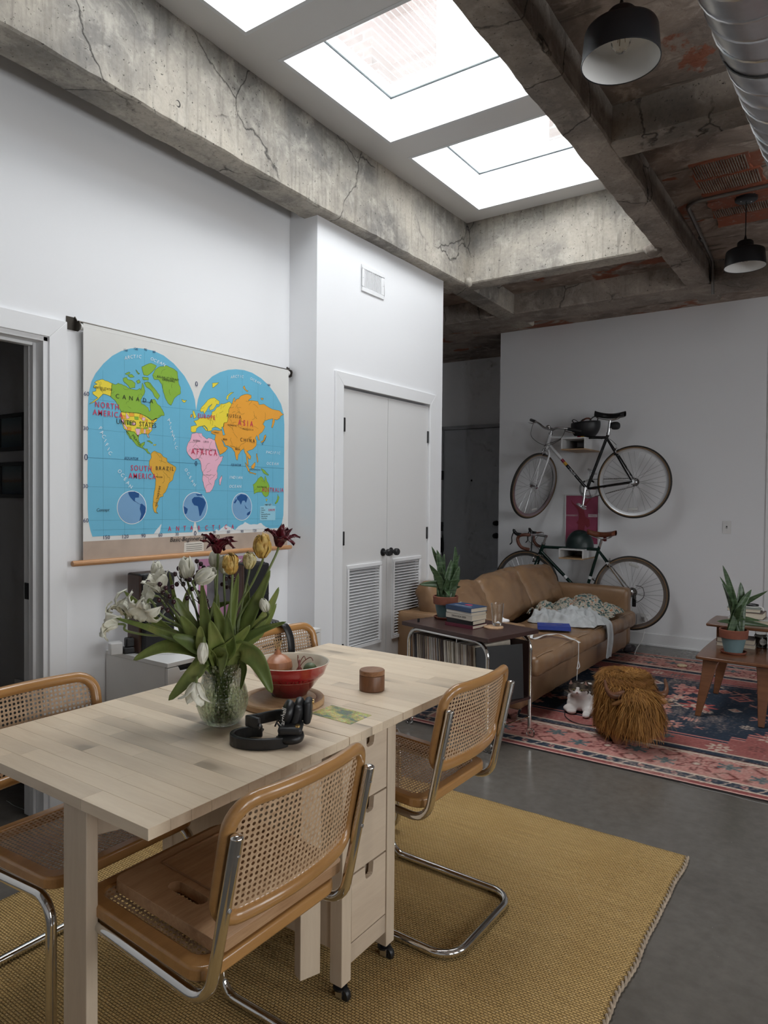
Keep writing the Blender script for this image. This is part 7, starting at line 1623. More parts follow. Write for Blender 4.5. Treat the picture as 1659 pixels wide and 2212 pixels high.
# ---- box shelves carrying the bicycles
PLY = m_wood('plywood_edge', (.34, .21, .11), (.48, .32, .18), 'X', 3, .5); SHW = flat('white_shelf_board', (.62, .62, .62), .4, var=.03)
for lab, a, b, kp in (('upper white box shelf holding the black bicycle', (1212, 946), (1264.5, 971), 948), ('lower white box shelf holding the green bicycle', (1207, 1184.5), (1260, 1210), 1188)):
    yf = 6.415; A = px(*a, 'Y', yf); B = px(*b, 'Y', yf); x0, x1, z0, z1 = A[0], B[0], B[2], A[2]
    r = thing('box_shelf', lab, 'shelf', ((x0+x1)/2, 6.63, z0), 0, 'bicycle box shelves'); t = .013
    box('bottom_board', x0, x1, yf, YB, z0, z0+t, PLY, r, .001, True); box('side_board', x0, x0+t, yf, YB, z0+t, z1-t, SHW, r, .001, True); box('side_board', x1-t, x1, yf, YB, z0+t, z1-t, SHW, r, .001, True)
    box('top_board', x0, x1, yf, YBK-.022, z1-t, z1, SHW, r, .001, True); box('top_board', x0, x1, YBK+.022, YB, z1-t, z1, SHW, r, .001, True); box('back_board', x0+t, x1-t, YB-.012, YB, z0+t, z1-t, SHW, r, 0, True)
    g = G(); g.ell(((x0+x1)/2+.03, 6.6, z0+t+.012), (.06, .09, .012), 16, 8); 
    if 'upper' in lab:
        q = thing('stored_gloves', 'dark gloves lying inside the upper box shelf', 'gloves', ((x0+x1)/2+.03, 6.55, z0+t)); g.obj('pair', flat('dark_glove_fabric', (.02, .02, .022), .85), q, True, world=True)
    if 'upper' in lab: SH1 = (x0, x1, z1)
    else: SH2 = (x0, x1, z1)
# helmets
r = thing('bike_helmet', 'black helmet with straps lying upside down on the upper shelf', 'helmet', ((SH1[0]+SH1[1])/2+.055, 6.60, SH1[2]))
g = G()
def hel(u, v): a = u*2*pi; ph = v*pi*.56; return (.118*sin(ph)*cos(a)*1.06, .098*sin(ph)*sin(a), .130-.130*cos(ph)*1.0+.008*cos(a)*v)
g.surf(hel, 40, 16, cu=True); o = g.obj('shell', flat('matt_black_shell', (.012, .012, .014), .45), r, True); o.modifiers.new('t', 'SOLIDIFY').thickness = -.016
G().tube([(hel(k/40, 1)[0]*1.0, hel(k/40, 1)[1], hel(k/40, 1)[2]+.001) for k in range(40)], .0035, 6, closed=True).obj('rim_trim', GLW, r, True)
for P in ([(-.105, -.03, .155), (-.120, -.035, .175), (-.10, -.04, .185), (-.07, -.02, .165)], [(.05, -.05, .16), (.09, -.04, .20), (.125, -.03, .195), (.118, -.02, .155)], [(-.05, -.03, .15), (-.01, -.05, .18), (.04, -.03, .185), (.07, -.01, .16)]): G().tube(bez(P, 6), .005, 6, flatten=(1, .4)).obj('strap', BLACKP, r, True)
G().tube(bez([(-.03, -.03, .165), (.01, -.045, .185), (.04, -.03, .19), (.06, -.02, .178)], 5), .009, 8, flatten=(1, .5)).obj('leather_pad', BTAPE, r, True)
text('helmet_badge', 'thousand', .018, GLW, r, (-.055, -.094, .118), (1, -.28, 0), (0, .12, 1), thick=.0006)
r = thing('bike_helmet', 'dark green helmet resting upright on the lower shelf', 'helmet', ((SH2[0]+SH2[1])/2+.02, 6.60, SH2[2]+.001))
g = G()
def hel2(u, v): a = u*2*pi; ph = v*pi*.53; return (.120*sin(ph)*cos(a), .105*sin(ph)*sin(a), .012+.150*cos(ph)+.006*cos(2*a)*v)
g.surf(hel2, 44, 18, cu=True); HG = flat('matt_dark_green_shell', (.012, .026, .025), .42); o = g.obj('shell', HG, r, True); o.modifiers.new('t', 'SOLIDIFY').thickness = -.014
for a, z in ((-130, .10), (-95, .125), (-60, .135), (-105, .045), (-75, .045), (-35, .06), (-150, .05)):
    th = radians(a); rr_ = sqrt(max(0, 1-((z-.012)/.15)**2)); c = Vector((.120*rr_*cos(th), .105*rr_*sin(th), z)); n_ = Vector((c.x/.0144, c.y/.011, (c.z-.012)/.0225)).normalized(); tg = Vector((-sin(th), cos(th), 0))
    fm = Matrix((tg, n_.cross(tg), n_)).transposed().to_4x4(); fm.translation = c
    G().box(-.017, .017, -.005, .005, -.004, .0015).xf(fm).obj('vent', DARK, r, bevel=.003)
# poster behind the bicycles
A = px(1221, 1068, 'Y', YB-.012); B = px(1293.5, 1178.5, 'Y', YB-.012)
r = thing('framed_poster', 'pink cycling poster in thin white frame between the bicycles', 'poster', ((A[0]+B[0])/2, YB-.008, B[2]))
x0, x1, z0, z1 = A[0], B[0], B[2], A[2]; f = .012; g = G()
for q in ((x0, x1, z0, z0+f), (x0, x1, z1-f, z1), (x0, x0+f, z0+f, z1-f), (x1-f, x1, z0+f, z1-f)): g.box(q[0], q[1], YB-.020, YB-.001, q[2], q[3])
g.obj('frame', GLW, r, bevel=.001, world=True); PK = flat('raspberry_print', (.36, .075, .14), .35, var=.05); PKD = flat('brick_red_print', (.27, .04, .055), .35)
box('print', x0+f-.001, x1-f+.001, YB-.012, YB-.009, z0+f-.001, z1-f+.001, PK, r, world=True)
cx, h, w_ = (x0+x1)/2, z1-z0, x1-x0
sil = [(-.10, .0), (-.13, .22), (-.10, .40), (-.16, .44), (-.10, .50), (-.08, .60), (-.12, .72), (-.30, .86), (-.33, .94), (-.27, .87), (-.10, .78), (-.02, .80), (.06, .84), (.20, .95), (.30, .97), (.20, .90), (.10, .80), (.06, .70), (.10, .58), (.22, .52), (.24, .38), (.16, .34), (.10, .40), (.06, .22), (.08, .0)]
G().add([(cx+a*w_, YB-.0125, z0+f+b*(h-2*f)*.98) for a, b in sil], [tuple(range(len(sil)))]).obj('figure_print', PKD, r, world=True)
PWH = flat('pale_print_letter', (.60, .56, .58), .4)
text('poster_word', 'pneumatici', .034, PWH, r, (-.105, -.005, .295), (1, 0, 0), (0, 0, 1), thick=.0003, sx=.85); box('word_box', cx+.065, x1-f-.008, YB-.0135, YB-.0125, z0+.280, z0+.308, PWH, r, world=True)
text('poster_word', 'PIRELLI', .024, PK, r, (.107, -.0065, .294), (1, 0, 0), (0, 0, 1), thick=.0003)
# white charger lead from the outlet
r = thing('charger_cable', 'white charger plug and cable hanging from the back wall outlet', 'cable', (-1.66, 6.78, 0))
q = px(1397, 1337, 'Y', YB-.02); G().box(q.x-.018, q.x+.018, YB-.045, YB-.006, q.z-.02, q.z+.02).obj('plug', PLATE, r, bevel=.004, world=True)
G().tube(bez([q+Vector((0, -.035, -.01)), px(1394, 1352, 'Y', 6.76), px(1388, 1380, 'Y', 6.70), px(1376, 1400, 'Y', 6.6), px(1371, 1413, 'Z', .02)], 7), .004, 6).obj('lead', PLATE, r, True, world=True)
# ------------------------------------------------------------------ patterned rug
QX0, QX1, QY0, QY1 = -2.36, .25, 3.585, 6.40
r = thing('patterned_rug', 'faded red and navy oriental rug in the lounge', 'rug', ((QX0+QX1)/2, (QY0+QY1)/2, 0))
def build_rug(r):
    import numpy as np
    st = .0085; nx = int((QX1-QX0)/st); ny = int((QY1-QY0)/st)
    xs = np.linspace(QX0, QX1, nx+1); ys_ = np.linspace(QY0, QY1, ny+1); X, Y = np.meshgrid(xs, ys_)
    e = np.minimum(np.minimum(X-QX0, QX1-X), np.minimum(Y-QY0, QY1-Y)); alongx = np.minimum(Y-QY0, QY1-Y) <= np.minimum(X-QX0, QX1-X)
    A = np.where(alongx, X, Y)
    L = lambda r_, g_, b_: np.array(hexc(r_, g_, b_))
    ROSE, PINK, NAVYC, CREAM, RED_, TEAL = L(160, 98, 94), L(186, 130, 122), L(54, 64, 78), L(204, 184, 168), L(146, 82, 80), L(84, 102, 106)
    Cc = np.zeros(X.shape+(3,)); Cc[:] = ROSE
    def put(mask, c): Cc[mask] = c
    put(e < .055, RED_); put(e < .010, L(214, 170, 160))
    nb = (e >= .055) & (e < .135); put(nb, NAVYC)
    p = .16; u = (A % p)/p; h = (e-.095)/.035
    put(nb & (np.abs(np.abs(u-.5)*2-.5-.28*h) < .06), CREAM); put(nb & ((np.abs(u-.25)*5+np.abs(h)*.9) < .55), PINK); put(nb & ((np.abs(u-.25)*5+np.abs(h)*.9) < .28), NAVYC)
    put((np.abs(e-.057) < .006) | (np.abs(e-.133) < .006), CREAM)
    wb = (e >= .139) & (e < .44); put(wb, PINK)
    p = .46; u = ((A % p)-p/2); h = e-.285; rad = np.hypot(u, h); ang = np.arctan2(h, u)
    put(wb & (rad < .085+.030*np.cos(8*ang)) & (rad > .062+.026*np.cos(8*ang)), L(120, 62, 62)); put(wb & (rad < .030), L(120, 62, 62)); put(wb & (rad < .016), CREAM)
    for s in (-1, 1):
        uu = u-s*.15; hh = h-s*.045
        put(wb & (np.abs(uu) < .055) & (np.abs(np.abs(hh)-np.abs(uu)*.5) < .011), TEAL); put(wb & (np.abs(uu) < .013) & (np.abs(hh) < .045), TEAL)
        put(wb & (np.abs(np.abs(uu)+np.abs(h+s*.095)-.055) < .010), L(118, 66, 62)); put(wb & (np.hypot(u-s*.21, h-s*.10) < .022), L(128, 84, 78))
    put(wb & (np.abs(np.abs((A % .11)-.055)*1.2-(e-.40)*2.2-.0) < .012) & (e > .37), CREAM)
    ln = (e >= .44) & (e < .53); put(ln, NAVYC); put((np.abs(e-.442) < .009) | (np.abs(e-.528) < .009), CREAM); put((np.abs(e-.462) < .006), L(70, 44, 50))
    inn = e >= .537; put(inn, ROSE)
    # stepped navy medallion
    cx, cy_ = -1.30, (QY0+QY1)/2
    dx = np.abs(X-cx); dy = np.abs(Y-cy_); stp = np.floor(np.maximum(0, dx-.62)/.075)*.105
    lim = .655-stp; med = inn & (dy < lim) & (lim > 0)
    put(inn & (dy < lim+.055) & (lim+.055 > 0), L(205, 140, 132)); put(inn & (dy < lim+.040), NAVYC); put(inn & (dy < lim+.020), L(196, 128, 120)); put(med, NAVYC)
    rn = random.Random(21)
    def motif(mx, my, s, kind, c1, c2, reg):
        a = X-mx; b = Y-my; m = reg & (np.abs(a) < s*1.4) & (np.abs(b) < s*1.4)
        if kind == 0: put(m & (np.abs(a)+np.abs(b) < s), c1); put(m & (np.abs(a)+np.abs(b) < s*.66), c2); put(m & (np.abs(a)+np.abs(b) < s*.33), c1)
        elif kind == 1:
            q = np.hypot(a, b); t = np.arctan2(b, a); put(m & (q < s*(.72+.28*np.cos(8*t))), c1); put(m & (q < s*.42), c2); put(m & (q < s*.2), c1)
        elif kind == 2: put(m & (np.abs(a) < s*.9) & (np.abs(b) < s*.10), c1); put(m & (np.abs(a) < s*.8) & (np.abs(np.mod(a, s*.36)-s*.18) < s*.07) & (np.abs(b) < s*.6), c1)
        elif kind == 3: put(m & (np.abs(np.abs(a)-np.abs(b)) < s*.16) & (np.hypot(a, b) < s), c1)
        else: put(m & (np.maximum(np.abs(a), np.abs(b)) < s*.7) & ((np.abs(a) < s*.22) | (np.abs(b) < s*.22)), c1)
    for k in range(80): motif(rn.uniform(cx-.9, cx+1.0), rn.uniform(cy_-.6, cy_+.6), rn.choice((.035, .045, .06, .08)), rn.randrange(5), [CREAM, L(206, 146, 134), L(190, 116, 108), PINK][rn.randrange(4)], [NAVYC, RED_, CREAM][rn.randrange(3)], med)
    motif(cx+.02, cy_, .20, 0, L(206, 146, 134), NAVYC, med); motif(cx+.42, cy_-.02, .12, 1, L(180, 92, 88), CREAM, med); motif(cx+.30, cy_+.36, .13, 1, L(200, 140, 130), L(150, 80, 80), med)
    fld = inn & ~(dy < lim+.06)
    for k in range(46): motif(rn.uniform(QX0+.6, QX1-.55), rn.uniform(QY0+.58, QY1-.58), rn.choice((.04, .055, .07)), rn.randrange(5), [CREAM, TEAL, L(130, 84, 80)][rn.randrange(3)], [ROSE, CREAM][rn.randrange(2)], fld)
    # abrash and wear
    V = []; W = np.zeros(X.shape)
    for j in range(ny+1):
        for i in range(nx+1): W[j, i] = noise.noise(Vector((X[j, i]*1.7, Y[j, i]*1.7, 2)))+.6*noise.noise(Vector((X[j, i]*26, Y[j, i]*6, 5)))
    rs = np.random.RandomState(3); W += .30*rs.randn(*X.shape)
    k = np.clip(W*.55-.12, 0, .55)[..., None]; Cc = Cc*(1-k)+L(205, 182, 168)*k; Cc *= (1+.10*rs.randn(*X.shape))[..., None]; Cc = np.clip(Cc, .01, 1)
    Z = .0095+.0012*np.sin(X*3)*np.cos(Y*4); edge = np.abs(Y-QY0) < .05; Z = np.where(edge, Z+.004*np.maximum(0, np.sin(X*2.2+1)), Z)
    verts = np.stack([X-r.location.x, Y-r.location.y, Z], -1).reshape(-1, 3)
    idx = np.arange((nx+1)*(ny+1)).reshape(ny+1, nx+1); F = np.stack([idx[:-1, :-1], idx[:-1, 1:], idx[1:, 1:], idx[1:, :-1]], -1).reshape(-1, 4)
    me = bpy.data.meshes.new('woven_pattern'); me.from_pydata(verts.tolist(), [], F.tolist())
    at_ = me.color_attributes.new('weave', 'FLOAT_COLOR', 'POINT'); at_.data.foreach_set('color', np.concatenate([Cc.reshape(-1, 3), np.ones((len(verts), 1))], 1).astype('f').ravel())
    t = NT('rug_weave'); a = t.n.new('ShaderNodeAttribute'); a.attribute_name = 'weave'; t.color(a.outputs['Color']); t.set(Roughness=.92); t.b.inputs['Specular IOR Level'].default_value = .1
    t.bump(t.noise(t.coord(scale=(90, 420, 1)), 1, 2), .35, .002); me.materials.append(t.m)
    o = bpy.data.objects.new('woven_pattern', me); link(o, r)
    box('rug_backing', QX0, QX1, QY0, QY1, .0005, .0065, flat('dark_rug_backing', (.05, .04, .04), .9), r, 0, True)
build_rug(r)
# bark chip / dog chew on the rug
q = px(1473, 1440, 'Z', .0125); r = thing('pet_toy', 'small cream shell-shaped chew toy on the far rug', 'toy', tuple(q), radians(20))
g = G(); g.ell((0, 0, .008), (.040, .030, .016), 22, 10); g.v = [(a, b*(1+.12*sin(a*220)), max(0, c)) for a, b, c in g.v]; g.obj('shell', flat('cream_chew', (.52, .42, .27), .7, bump=.4, bs=120), r, True)

# ------------------------------------------------------------------ shaggy highland-cow footstool
C0 = px(1352, 1458, 'Z', .37); H0 = px(1404, 1540, 'Z', .24); hd = Vector((H0.x-C0.x, H0.y-C0.y, 0)).normalized(); ha = atan2(hd.y, hd.x)
r = thing('cow_footstool', 'shaggy ginger highland cow footstool with brown horns on the rug', 'footstool', (C0.x, C0.y, .012), ha)
SKIN = flat('ginger_undercoat', (.20, .085, .022), .9); HORN = flat('brown_leather_horn', (.13, .052, .024), .4, var=.3, vs=30, bump=.3, bs=90); FURL = flat('tan_leather_leg', (.24, .105, .06), .5, bump=.2)
BR, BRy, BZ0, BZ1 = .160, .150, .085, .365
def body(u, v):
    a = u*2*pi; ph = v
    if ph < .18: k = ph/.18; rr_, z = .75+.25*sin(k*pi/2), BZ0+.02*k
    elif ph < .62: k = (ph-.18)/.44; rr_, z = 1.0, lerp(BZ0+.02, BZ1-.055, k)
    elif ph < .80: k = (ph-.62)/.18; rr_, z = 1-.16*(1-cos(k*pi/2)), BZ1-.055+.050*sin(k*pi/2)
    else: k = (ph-.80)/.20; rr_, z = .84*(1-k), BZ1-.005+.012*sin(k*pi/2)
    return Vector((BR*rr_*cos(a), BRy*rr_*sin(a), z))
HC = Vector((.165, 0, .235)); HR = Vector((.075, .100, .082))
g = G(); g.surf(body, 40, 28, cu=True); g.obj('body', SKIN, r, True)
G().ell(HC, HR, 26, 18).obj('head', SKIN, r, True)
for sx, sy in ((.095, .09), (.095, -.09), (-.095, .09), (-.095, -.09)): G().lathe([(0, 0), (.021, 0), (.025, .006), (.031, .05), (.036, .12)], 20, (sx, sy, 0)).obj('leg', FURL, r, True)
for s in (-1, 1):
    P = bez([(.150, s*.080, .290), (.155, s*.140, .285), (.140, s*.172, .310), (.112, s*.176, .362)], 7); G().tube(P, [.025-.019*k/(len(P)-1) for k in range(len(P))], 14).obj('horn', HORN, r, True)
for s in (-1, 1): G().ell((.165, s*.11, .255), (.022, .05, .014), 14, 8, Matrix.Rotation(radians(-20*s), 3, 'X')).obj('ear', SKIN, r, True)
FUR = [flat('ginger_fur_%d' % i, c, .62, var=.2, vs=30, spec=.25) for i, c in enumerate(((.30, .135, .032), (.38, .18, .045), (.235, .098, .022), (.45, .235, .075)))]
def fur(nm, count, sampler, seed):
    rn = random.Random(seed); g = G()
    for k in range(count):
        p, n_, d, L, w = sampler(rn); g.cur = rn.choices((0, 1, 2, 3), (4, 4, 2, 1.3))[0]
        d = (d+Vector((rn.gauss(0, .16), rn.gauss(0, .16), rn.gauss(0, .10)))); S = 4; V = []
        sd = d.cross(n_); sd = sd.normalized() if sd.length > 1e-6 else Vector((1, 0, 0)); cu = rn.uniform(-.35, .35); ph = rn.uniform(0, 6)
        for i in range(S+1):
            t = i/S; q = p+n_*(.006+.020*sin(t*pi*.8)*min(1, L/.08))+d*(L*t)+sd*(cu*L*.25*t*t+.004*sin(t*7+ph)); ww = w*(1-.75*t)
            V += [q-sd*ww, q+sd*ww]
        g.add(V, [(2*i, 2*i+1, 2*i+3, 2*i+2) for i in range(S)])
    o = g.obj(nm, FUR, r, False); o['kind'] = 'stuff'; return o
def s_side(rn):
    u = rn.random(); v = rn.uniform(.06, .66); p = body(u, v); n_ = Vector((p.x/BR, p.y/BRy, .1)).normalized(); return p, n_, Vector((n_.x*.04, n_.y*.04, -1)).normalized(), rn.uniform(.05, .10)*(1 if v > .25 else .75), rn.uniform(.0012, .0024)
def s_top(rn):
    a = rn.uniform(0, 2*pi); q = sqrt(rn.random()); p = Vector((BR*.95*q*cos(a), BRy*.95*q*sin(a), BZ1-.002-.045*max(0, q-.75)/.25)); d = Vector((cos(a+.9), sin(a+.9), -.10-.5*max(0, q-.75))); return p, Vector((0, 0, 1)), d.normalized(), rn.uniform(.028, .055), rn.uniform(.0012, .0022)
def s_head(rn):
    a = rn.uniform(-pi*.85, pi*.85); z = rn.uniform(-.55, 1); k = sqrt(max(0, 1-z*z)); p = HC+Vector((HR.x*k*cos(a), HR.y*k*sin(a), HR.z*z)); n_ = Vector((k*cos(a), k*sin(a), z)); d = Vector((n_.x*.22+.05, n_.y*.15, -1)) if z < .75 else Vector((.75, n_.y*.6, -.25)); return p, n_, d.normalized(), rn.uniform(.07, .15), rn.uniform(.0014, .0028)
fur('body_fur', 8200, s_side, 1); fur('top_fur', 4200, s_top, 2); fur('head_fur', 4200, s_head, 3)

# ------------------------------------------------------------------ tabby and white cat
r = thing('cat', 'tabby and white cat lying beside the sofa on the rug', 'cat', (-1.480, 4.395, .0115), radians(16))
r.scale = (1.08, 1.0, .80)
def remesh(g, vox, sm=6):
    me = bpy.data.meshes.new('tmp'); me.from_pydata(g.v, [], g.f); o = bpy.data.objects.new('tmp', me); COL.objects.link(o)
    m1 = o.modifiers.new('r', 'REMESH'); m1.mode = 'VOXEL'; m1.voxel_size = vox; m2 = o.modifiers.new('s', 'SMOOTH'); m2.iterations = sm; m2.factor = .5
    dg = bpy.context.evaluated_depsgraph_get(); out = bpy.data.meshes.new_from_object(o.evaluated_get(dg)); COL.objects.unlink(o); bpy.data.objects.remove(o); return out
g = G()
E_ = lambda c, r_, rot=None: g.ell(c, r_, 24, 16, rot)
E_((0, .03, .085), (.082, .085, .088)); E_((.005, .0, .06), (.088, .07, .06)); E_((.03, .15, .088), (.098, .13, .092)); E_((.06, .26, .085), (.10, .11, .086)); E_((.085, .22, .06), (.075, .10, .06))
E_((-.005, -.015, .150), (.050, .050, .052)); E_((-.014, -.040, .188), (.057, .050, .048)); E_((-.048, -.035, .172), (.026, .030, .026)); E_((.022, -.040, .170), (.028, .030, .026)); E_((-.018, -.083, .172), (.026, .020, .0175)); E_((-.017, -.076, .160), (.018, .018, .014)); E_((-.016, -.075, .190), (.014, .018, .020))
E_((-.058, -.045, .030), (.042, .048, .030)); E_((-.050, -.085, .020), (.030, .026, .020)); E_((.045, -.06, .034), (.036, .05, .032)); E_((.036, -.115, .019), (.023, .040, .019)); E_((.034, -.148, .017), (.022, .017, .017))
for s in (-1, 1):
    b = Vector((-.014+s*.036, -.030, .222)); g.lathe([(.026, -.020), (.021, 0), (.012, .022), (.004, .040), (0, .044)], 16, (b.x+s*.006, b.y, b.z))
E_((.12, .10, .022), (.022, .10, .022), Matrix.Rotation(radians(-12), 3, 'Z'))
me = remesh(g, .0058, 5); me.name = 'body'
at_ = me.color_attributes.new('coat', 'FLOAT_COLOR', 'POINT'); cols = []
Wc, Dk, Md, Lt = hexc(226, 220, 216), hexc(42, 36, 32), hexc(86, 76, 66), hexc(124, 110, 96)
for v in me.vertices:
    p = v.co; n1 = noise.noise(p*26); n2 = noise.noise(Vector((p.x*14, p.y*55, p.z*20)))
    head = p.z > .150 and p.y < .03
    if head:
        bx = abs(p.x+.016); white = (p.y < -.062 and p.z < .183) or (bx < .008+.020*max(0, (.200-p.z)/.04) and p.y < -.05 and p.z < .215) or p.z < .158
        st = sin(p.x*150+n1)*.5+.5 if p.z > .205 else sin(p.z*170+n1*2)*.5+.5
        c = Wc if white else tuple(lerp(a, b, st) for a, b in zip(Dk, Lt if p.z < .2 else Md))
    else:
        front = p.y < .035+.02*n1 and not (p.z > .13 and p.y > .0); low = p.z < .028 and p.y < .06
        st = .5+.5*sin(p.y*75+n1*3+p.z*20)
        c = Wc if (front or low or (p.z > .165 and .14 < p.y < .19 and abs(p.x-.02) < .035)) else tuple(lerp(a, b, max(0, min(1, st*.7+.3*n2))) for a, b in zip(Dk, Md))
    k = 1+.10*n2+.08*n1; cols += [min(1, q*k) for q in c]+[1]
at_.data.foreach_set('color', cols)
t = NT('cat_coat'); a = t.n.new('ShaderNodeAttribute'); a.attribute_name = 'coat'; t.color(a.outputs['Color']); t.set(Roughness=.8); t.b.inputs['Specular IOR Level'].default_value = .2
t.bump(t.noise(t.coord(scale=(1, 1, .35)), 190, 3), .55, .003); me.materials.append(t.m); me.polygons.foreach_set('use_smooth', [True]*len(me.polygons))
o = bpy.data.objects.new('body', me); link(o, r)
for s in (-1, 1):
    c = (-.015+s*.0225, -.0850, .194); e = G().ell(c, (.0080, .0048, .0066), 14, 10).obj('eye', flat('amber_green_iris', (.28, .25, .09), .15), r, True)
    G().ell((c[0], c[1]-.0040, c[2]), (.0026, .0016, .0058), 10, 8).obj('pupil', BLACKP, e, True)
    ib = Vector((-.014+s*.042, -.036, .240)); G().add([(ib.x-.012, ib.y-.013, ib.z-.016), (ib.x+.012, ib.y-.013, ib.z-.016), (ib.x+s*.001, ib.y-.006, ib.z+.018)], [(0, 1, 2)]).obj('inner_ear', flat('pink_inner_ear', (.30, .17, .14), .7), r)
G().ell((-.018, -.1025, .179), (.0062, .004, .0042), 12, 8).obj('nose', flat('pink_nose', (.40, .17, .15), .4), r, True)
for s in (-1, 1): G().tube(bez([(-.018, -.102, .174), (-.018+s*.005, -.101, .168), (-.018+s*.012, -.096, .168)], 4), .0010, 5).obj('mouth_line', flat('dark_mouth', (.08, .04, .035), .6), r, True)
for s in (-1, 1):
    for k in range(4): G().tube(bez([(-.018+s*.015, -.096, .172-.004*k), (-.018+s*.045, -.100, .176-.008*k), (-.018+s*.075, -.088, .178-.014*k)], 4), .00045, 4).obj('whisker', flat('white_whisker', (.7, .7, .7), .5), r, True)
# thin black cord looping on the rug
r = thing('charging_cord', 'thin black cord looping on the rug beside the cat', 'cord', tuple(px(1270, 1562, 'Z', .014)))
G().tube(bez([px(x, y, 'Z', .0145) for x, y in ((1300, 1553), (1292, 1538), (1306, 1540), (1312, 1556), (1290, 1566), (1262, 1566), (1235, 1558), (1220, 1545), (1224, 1530))], 7), .0028, 6).obj('lead', BLACKP, r, True, world=True)

# ------------------------------------------------------------------ mid-century step table
z1 = .385; TX_ = (-.868, -.395); TYn, TYf = 4.775, 5.485
r = thing('step_table', 'mid-century wooden step side table on the far right of the rug', 'table', ((TX_[0]+TX_[1])/2, (TYn+TYf)/2, 0))
def slab(nm, x0, x1, y0, y1, z, t, bow=.012):
    out = []; n = 10
    for k in range(n): u = k/n; out.append((lerp(x0, x1, u), y0-bow*sin(pi*u)))
    for k in range(n): u = k/n; out.append((x1+bow*sin(pi*u), lerp(y0, y1, u)))
    for k in range(n): u = k/n; out.append((lerp(x1, x0, u), y1+bow*sin(pi*u)))
    for k in range(n): u = k/n; out.append((x0-bow*sin(pi*u)*.6, lerp(y1, y0, u)))
    return G().ext(out, lambda a, b, q: (a, b, q), z-t, z).obj(nm, TEAKC, r, bevel=.007, bseg=3, world=True)
slab('lower_top', TX_[0], TX_[1], TYn, TYf, z1, .022); slab('upper_top', TX_[0]+.0, TX_[1], 5.12, TYf+.03, .545, .02)
def leg(a, b, w0, w1):
    a, b = Vector(a), Vector(b); d = (b-a).normalized(); g = G(); V = []
    for q, w in ((a, w0), (a.lerp(b, .18), w0*.80), (b, w1)):
        for sx, sy in ((-1, -1), (1, -1), (1, 1), (-1, 1)): V.append(q+Vector((sx*w, sy*w*.55, 0)))
    return g.add(V, [(0, 3, 2, 1), (8, 9, 10, 11)]+[(i*4+j, i*4+(j+1) % 4, i*4+4+(j+1) % 4, i*4+4+j) for i in range(2) for j in range(4)]).obj('leg', TEAKC, r, bevel=.004, world=True)
ft = [px(1507, 1546, 'Z', .012), px(1644, 1571, 'Z', .012), px(1546, 1498, 'Z', .012)]
leg((TX_[0]+.085, TYn+.06, z1-.02), ft[0], .048, .017); leg((TX_[1]-.085, TYn+.06, z1-.02), ft[1], .048, .017); leg((TX_[0]+.085, TYf-.08, z1-.02), ft[2], .048, .017); leg((TX_[1]-.085, TYf-.08, z1-.02), (ft[1].x+.02, ft[2].y, .012), .048, .017)
for x in (TX_[0]+.06, TX_[1]-.06): box('riser', x-.01, x+.01, 5.22, TYf-.02, z1, .526, TEAKC, r, .003, True)
BKC = [flat('taupe_cloth', (.30, .24, .21), .6), flat('cream_board', (.56, .53, .48), .5), flat('dark_red_brown_cloth', (.12, .07, .055), .5), flat('grey_white_board', (.58, .58, .57), .5), flat('green_grey_cloth', (.28, .30, .26), .6)]
book('hardback_book', 'taupe book lying on the lower tier behind the potted plant', 'book', (-.70, 5.30, z1+.026), .23, .17, .032, BKC[0], radians(180)); book('hardback_book', 'pale book under the taupe one on the lower tier', 'book', (-.70, 5.30, z1+.0005), .235, .175, .025, BKC[1], radians(180))
book('hardback_book', 'large white book at the bottom of the upper tier stack', 'book', (-.585, 5.30, .5455), .33, .21, .040, BKC[3], radians(182)); book('hardback_book', 'dark spined book in the middle of the upper tier stack', 'book', (-.635, 5.30, .586), .20, .15, .042, BKC[2], radians(178)); book('hardback_book', 'small grey book on top of the upper tier stack', 'book', (-.66, 5.30, .6285), .20, .14, .024, BKC[4], radians(184))
q = px(1624, 1331, 'Z', .586); r2 = thing('enamel_mug', 'white enamel mug with a black rim on the stacked books', 'mug', (q.x, q.y, .5862))
G().lathe([(0, .0003), (.038, .0003), (.0405, .003), (.041, .080), (.0385, .080), (.038, .006), (0, .005)], 36).obj('cup', flat('white_enamel', (.70, .69, .66), .2), r2, True); G().lathe([(.0412, .072), (.0424, .078), (.041, .083), (.0375, .083), (.037, .076)], 36).obj('rim', BLACKP, r2, True)
G().tube(bez([(.040, .0, .065), (.066, 0, .060), (.066, 0, .025), (.040, 0, .018)], 5), .005, 8).obj('handle', MATS['white_enamel'], r2, True)
text('mug_print', 'M  E', .022, BLACKP, r2, (.014, -.0395, .045), (.94, .34, 0), (0, 0, 1), thick=.0008); text('mug_print', 'ME', .018, BLACKP, r2, (.014, -.0395, .022), (.94, .34, 0), (0, 0, 1), thick=.0008)
q = px(1643, 1397, 'Z', z1); r2 = thing('candle_jar', 'glass jar candle with round label beside the potted plant', 'candle', (q.x, q.y, z1+.0005))
G().lathe([(0, .0005), (.036, .0005), (.041, .006), (.0415, .070), (.038, .082), (.034, .088), (.036, .092), (.036, .104), (.0345, .104), (.033, .088), (.039, .070), (.039, .008), (0, .005)], 32).obj('jar', m_glass('jar_glass', (.95, .95, .93), .02), r2, True); G().lathe([(0, .0065), (.038, .0065), (.0385, .068), (0, .068)], 28).obj('wax', flat('cream_wax', (.42, .36, .28), .5), r2, True)
lb = Vector((CAM.x-q.x, CAM.y-q.y, 0)).normalized(); lx = Vector((-lb.y, lb.x, 0)); sh = (lb+lx*.35).normalized(); sx_ = Vector((-sh.y, sh.x, 0))
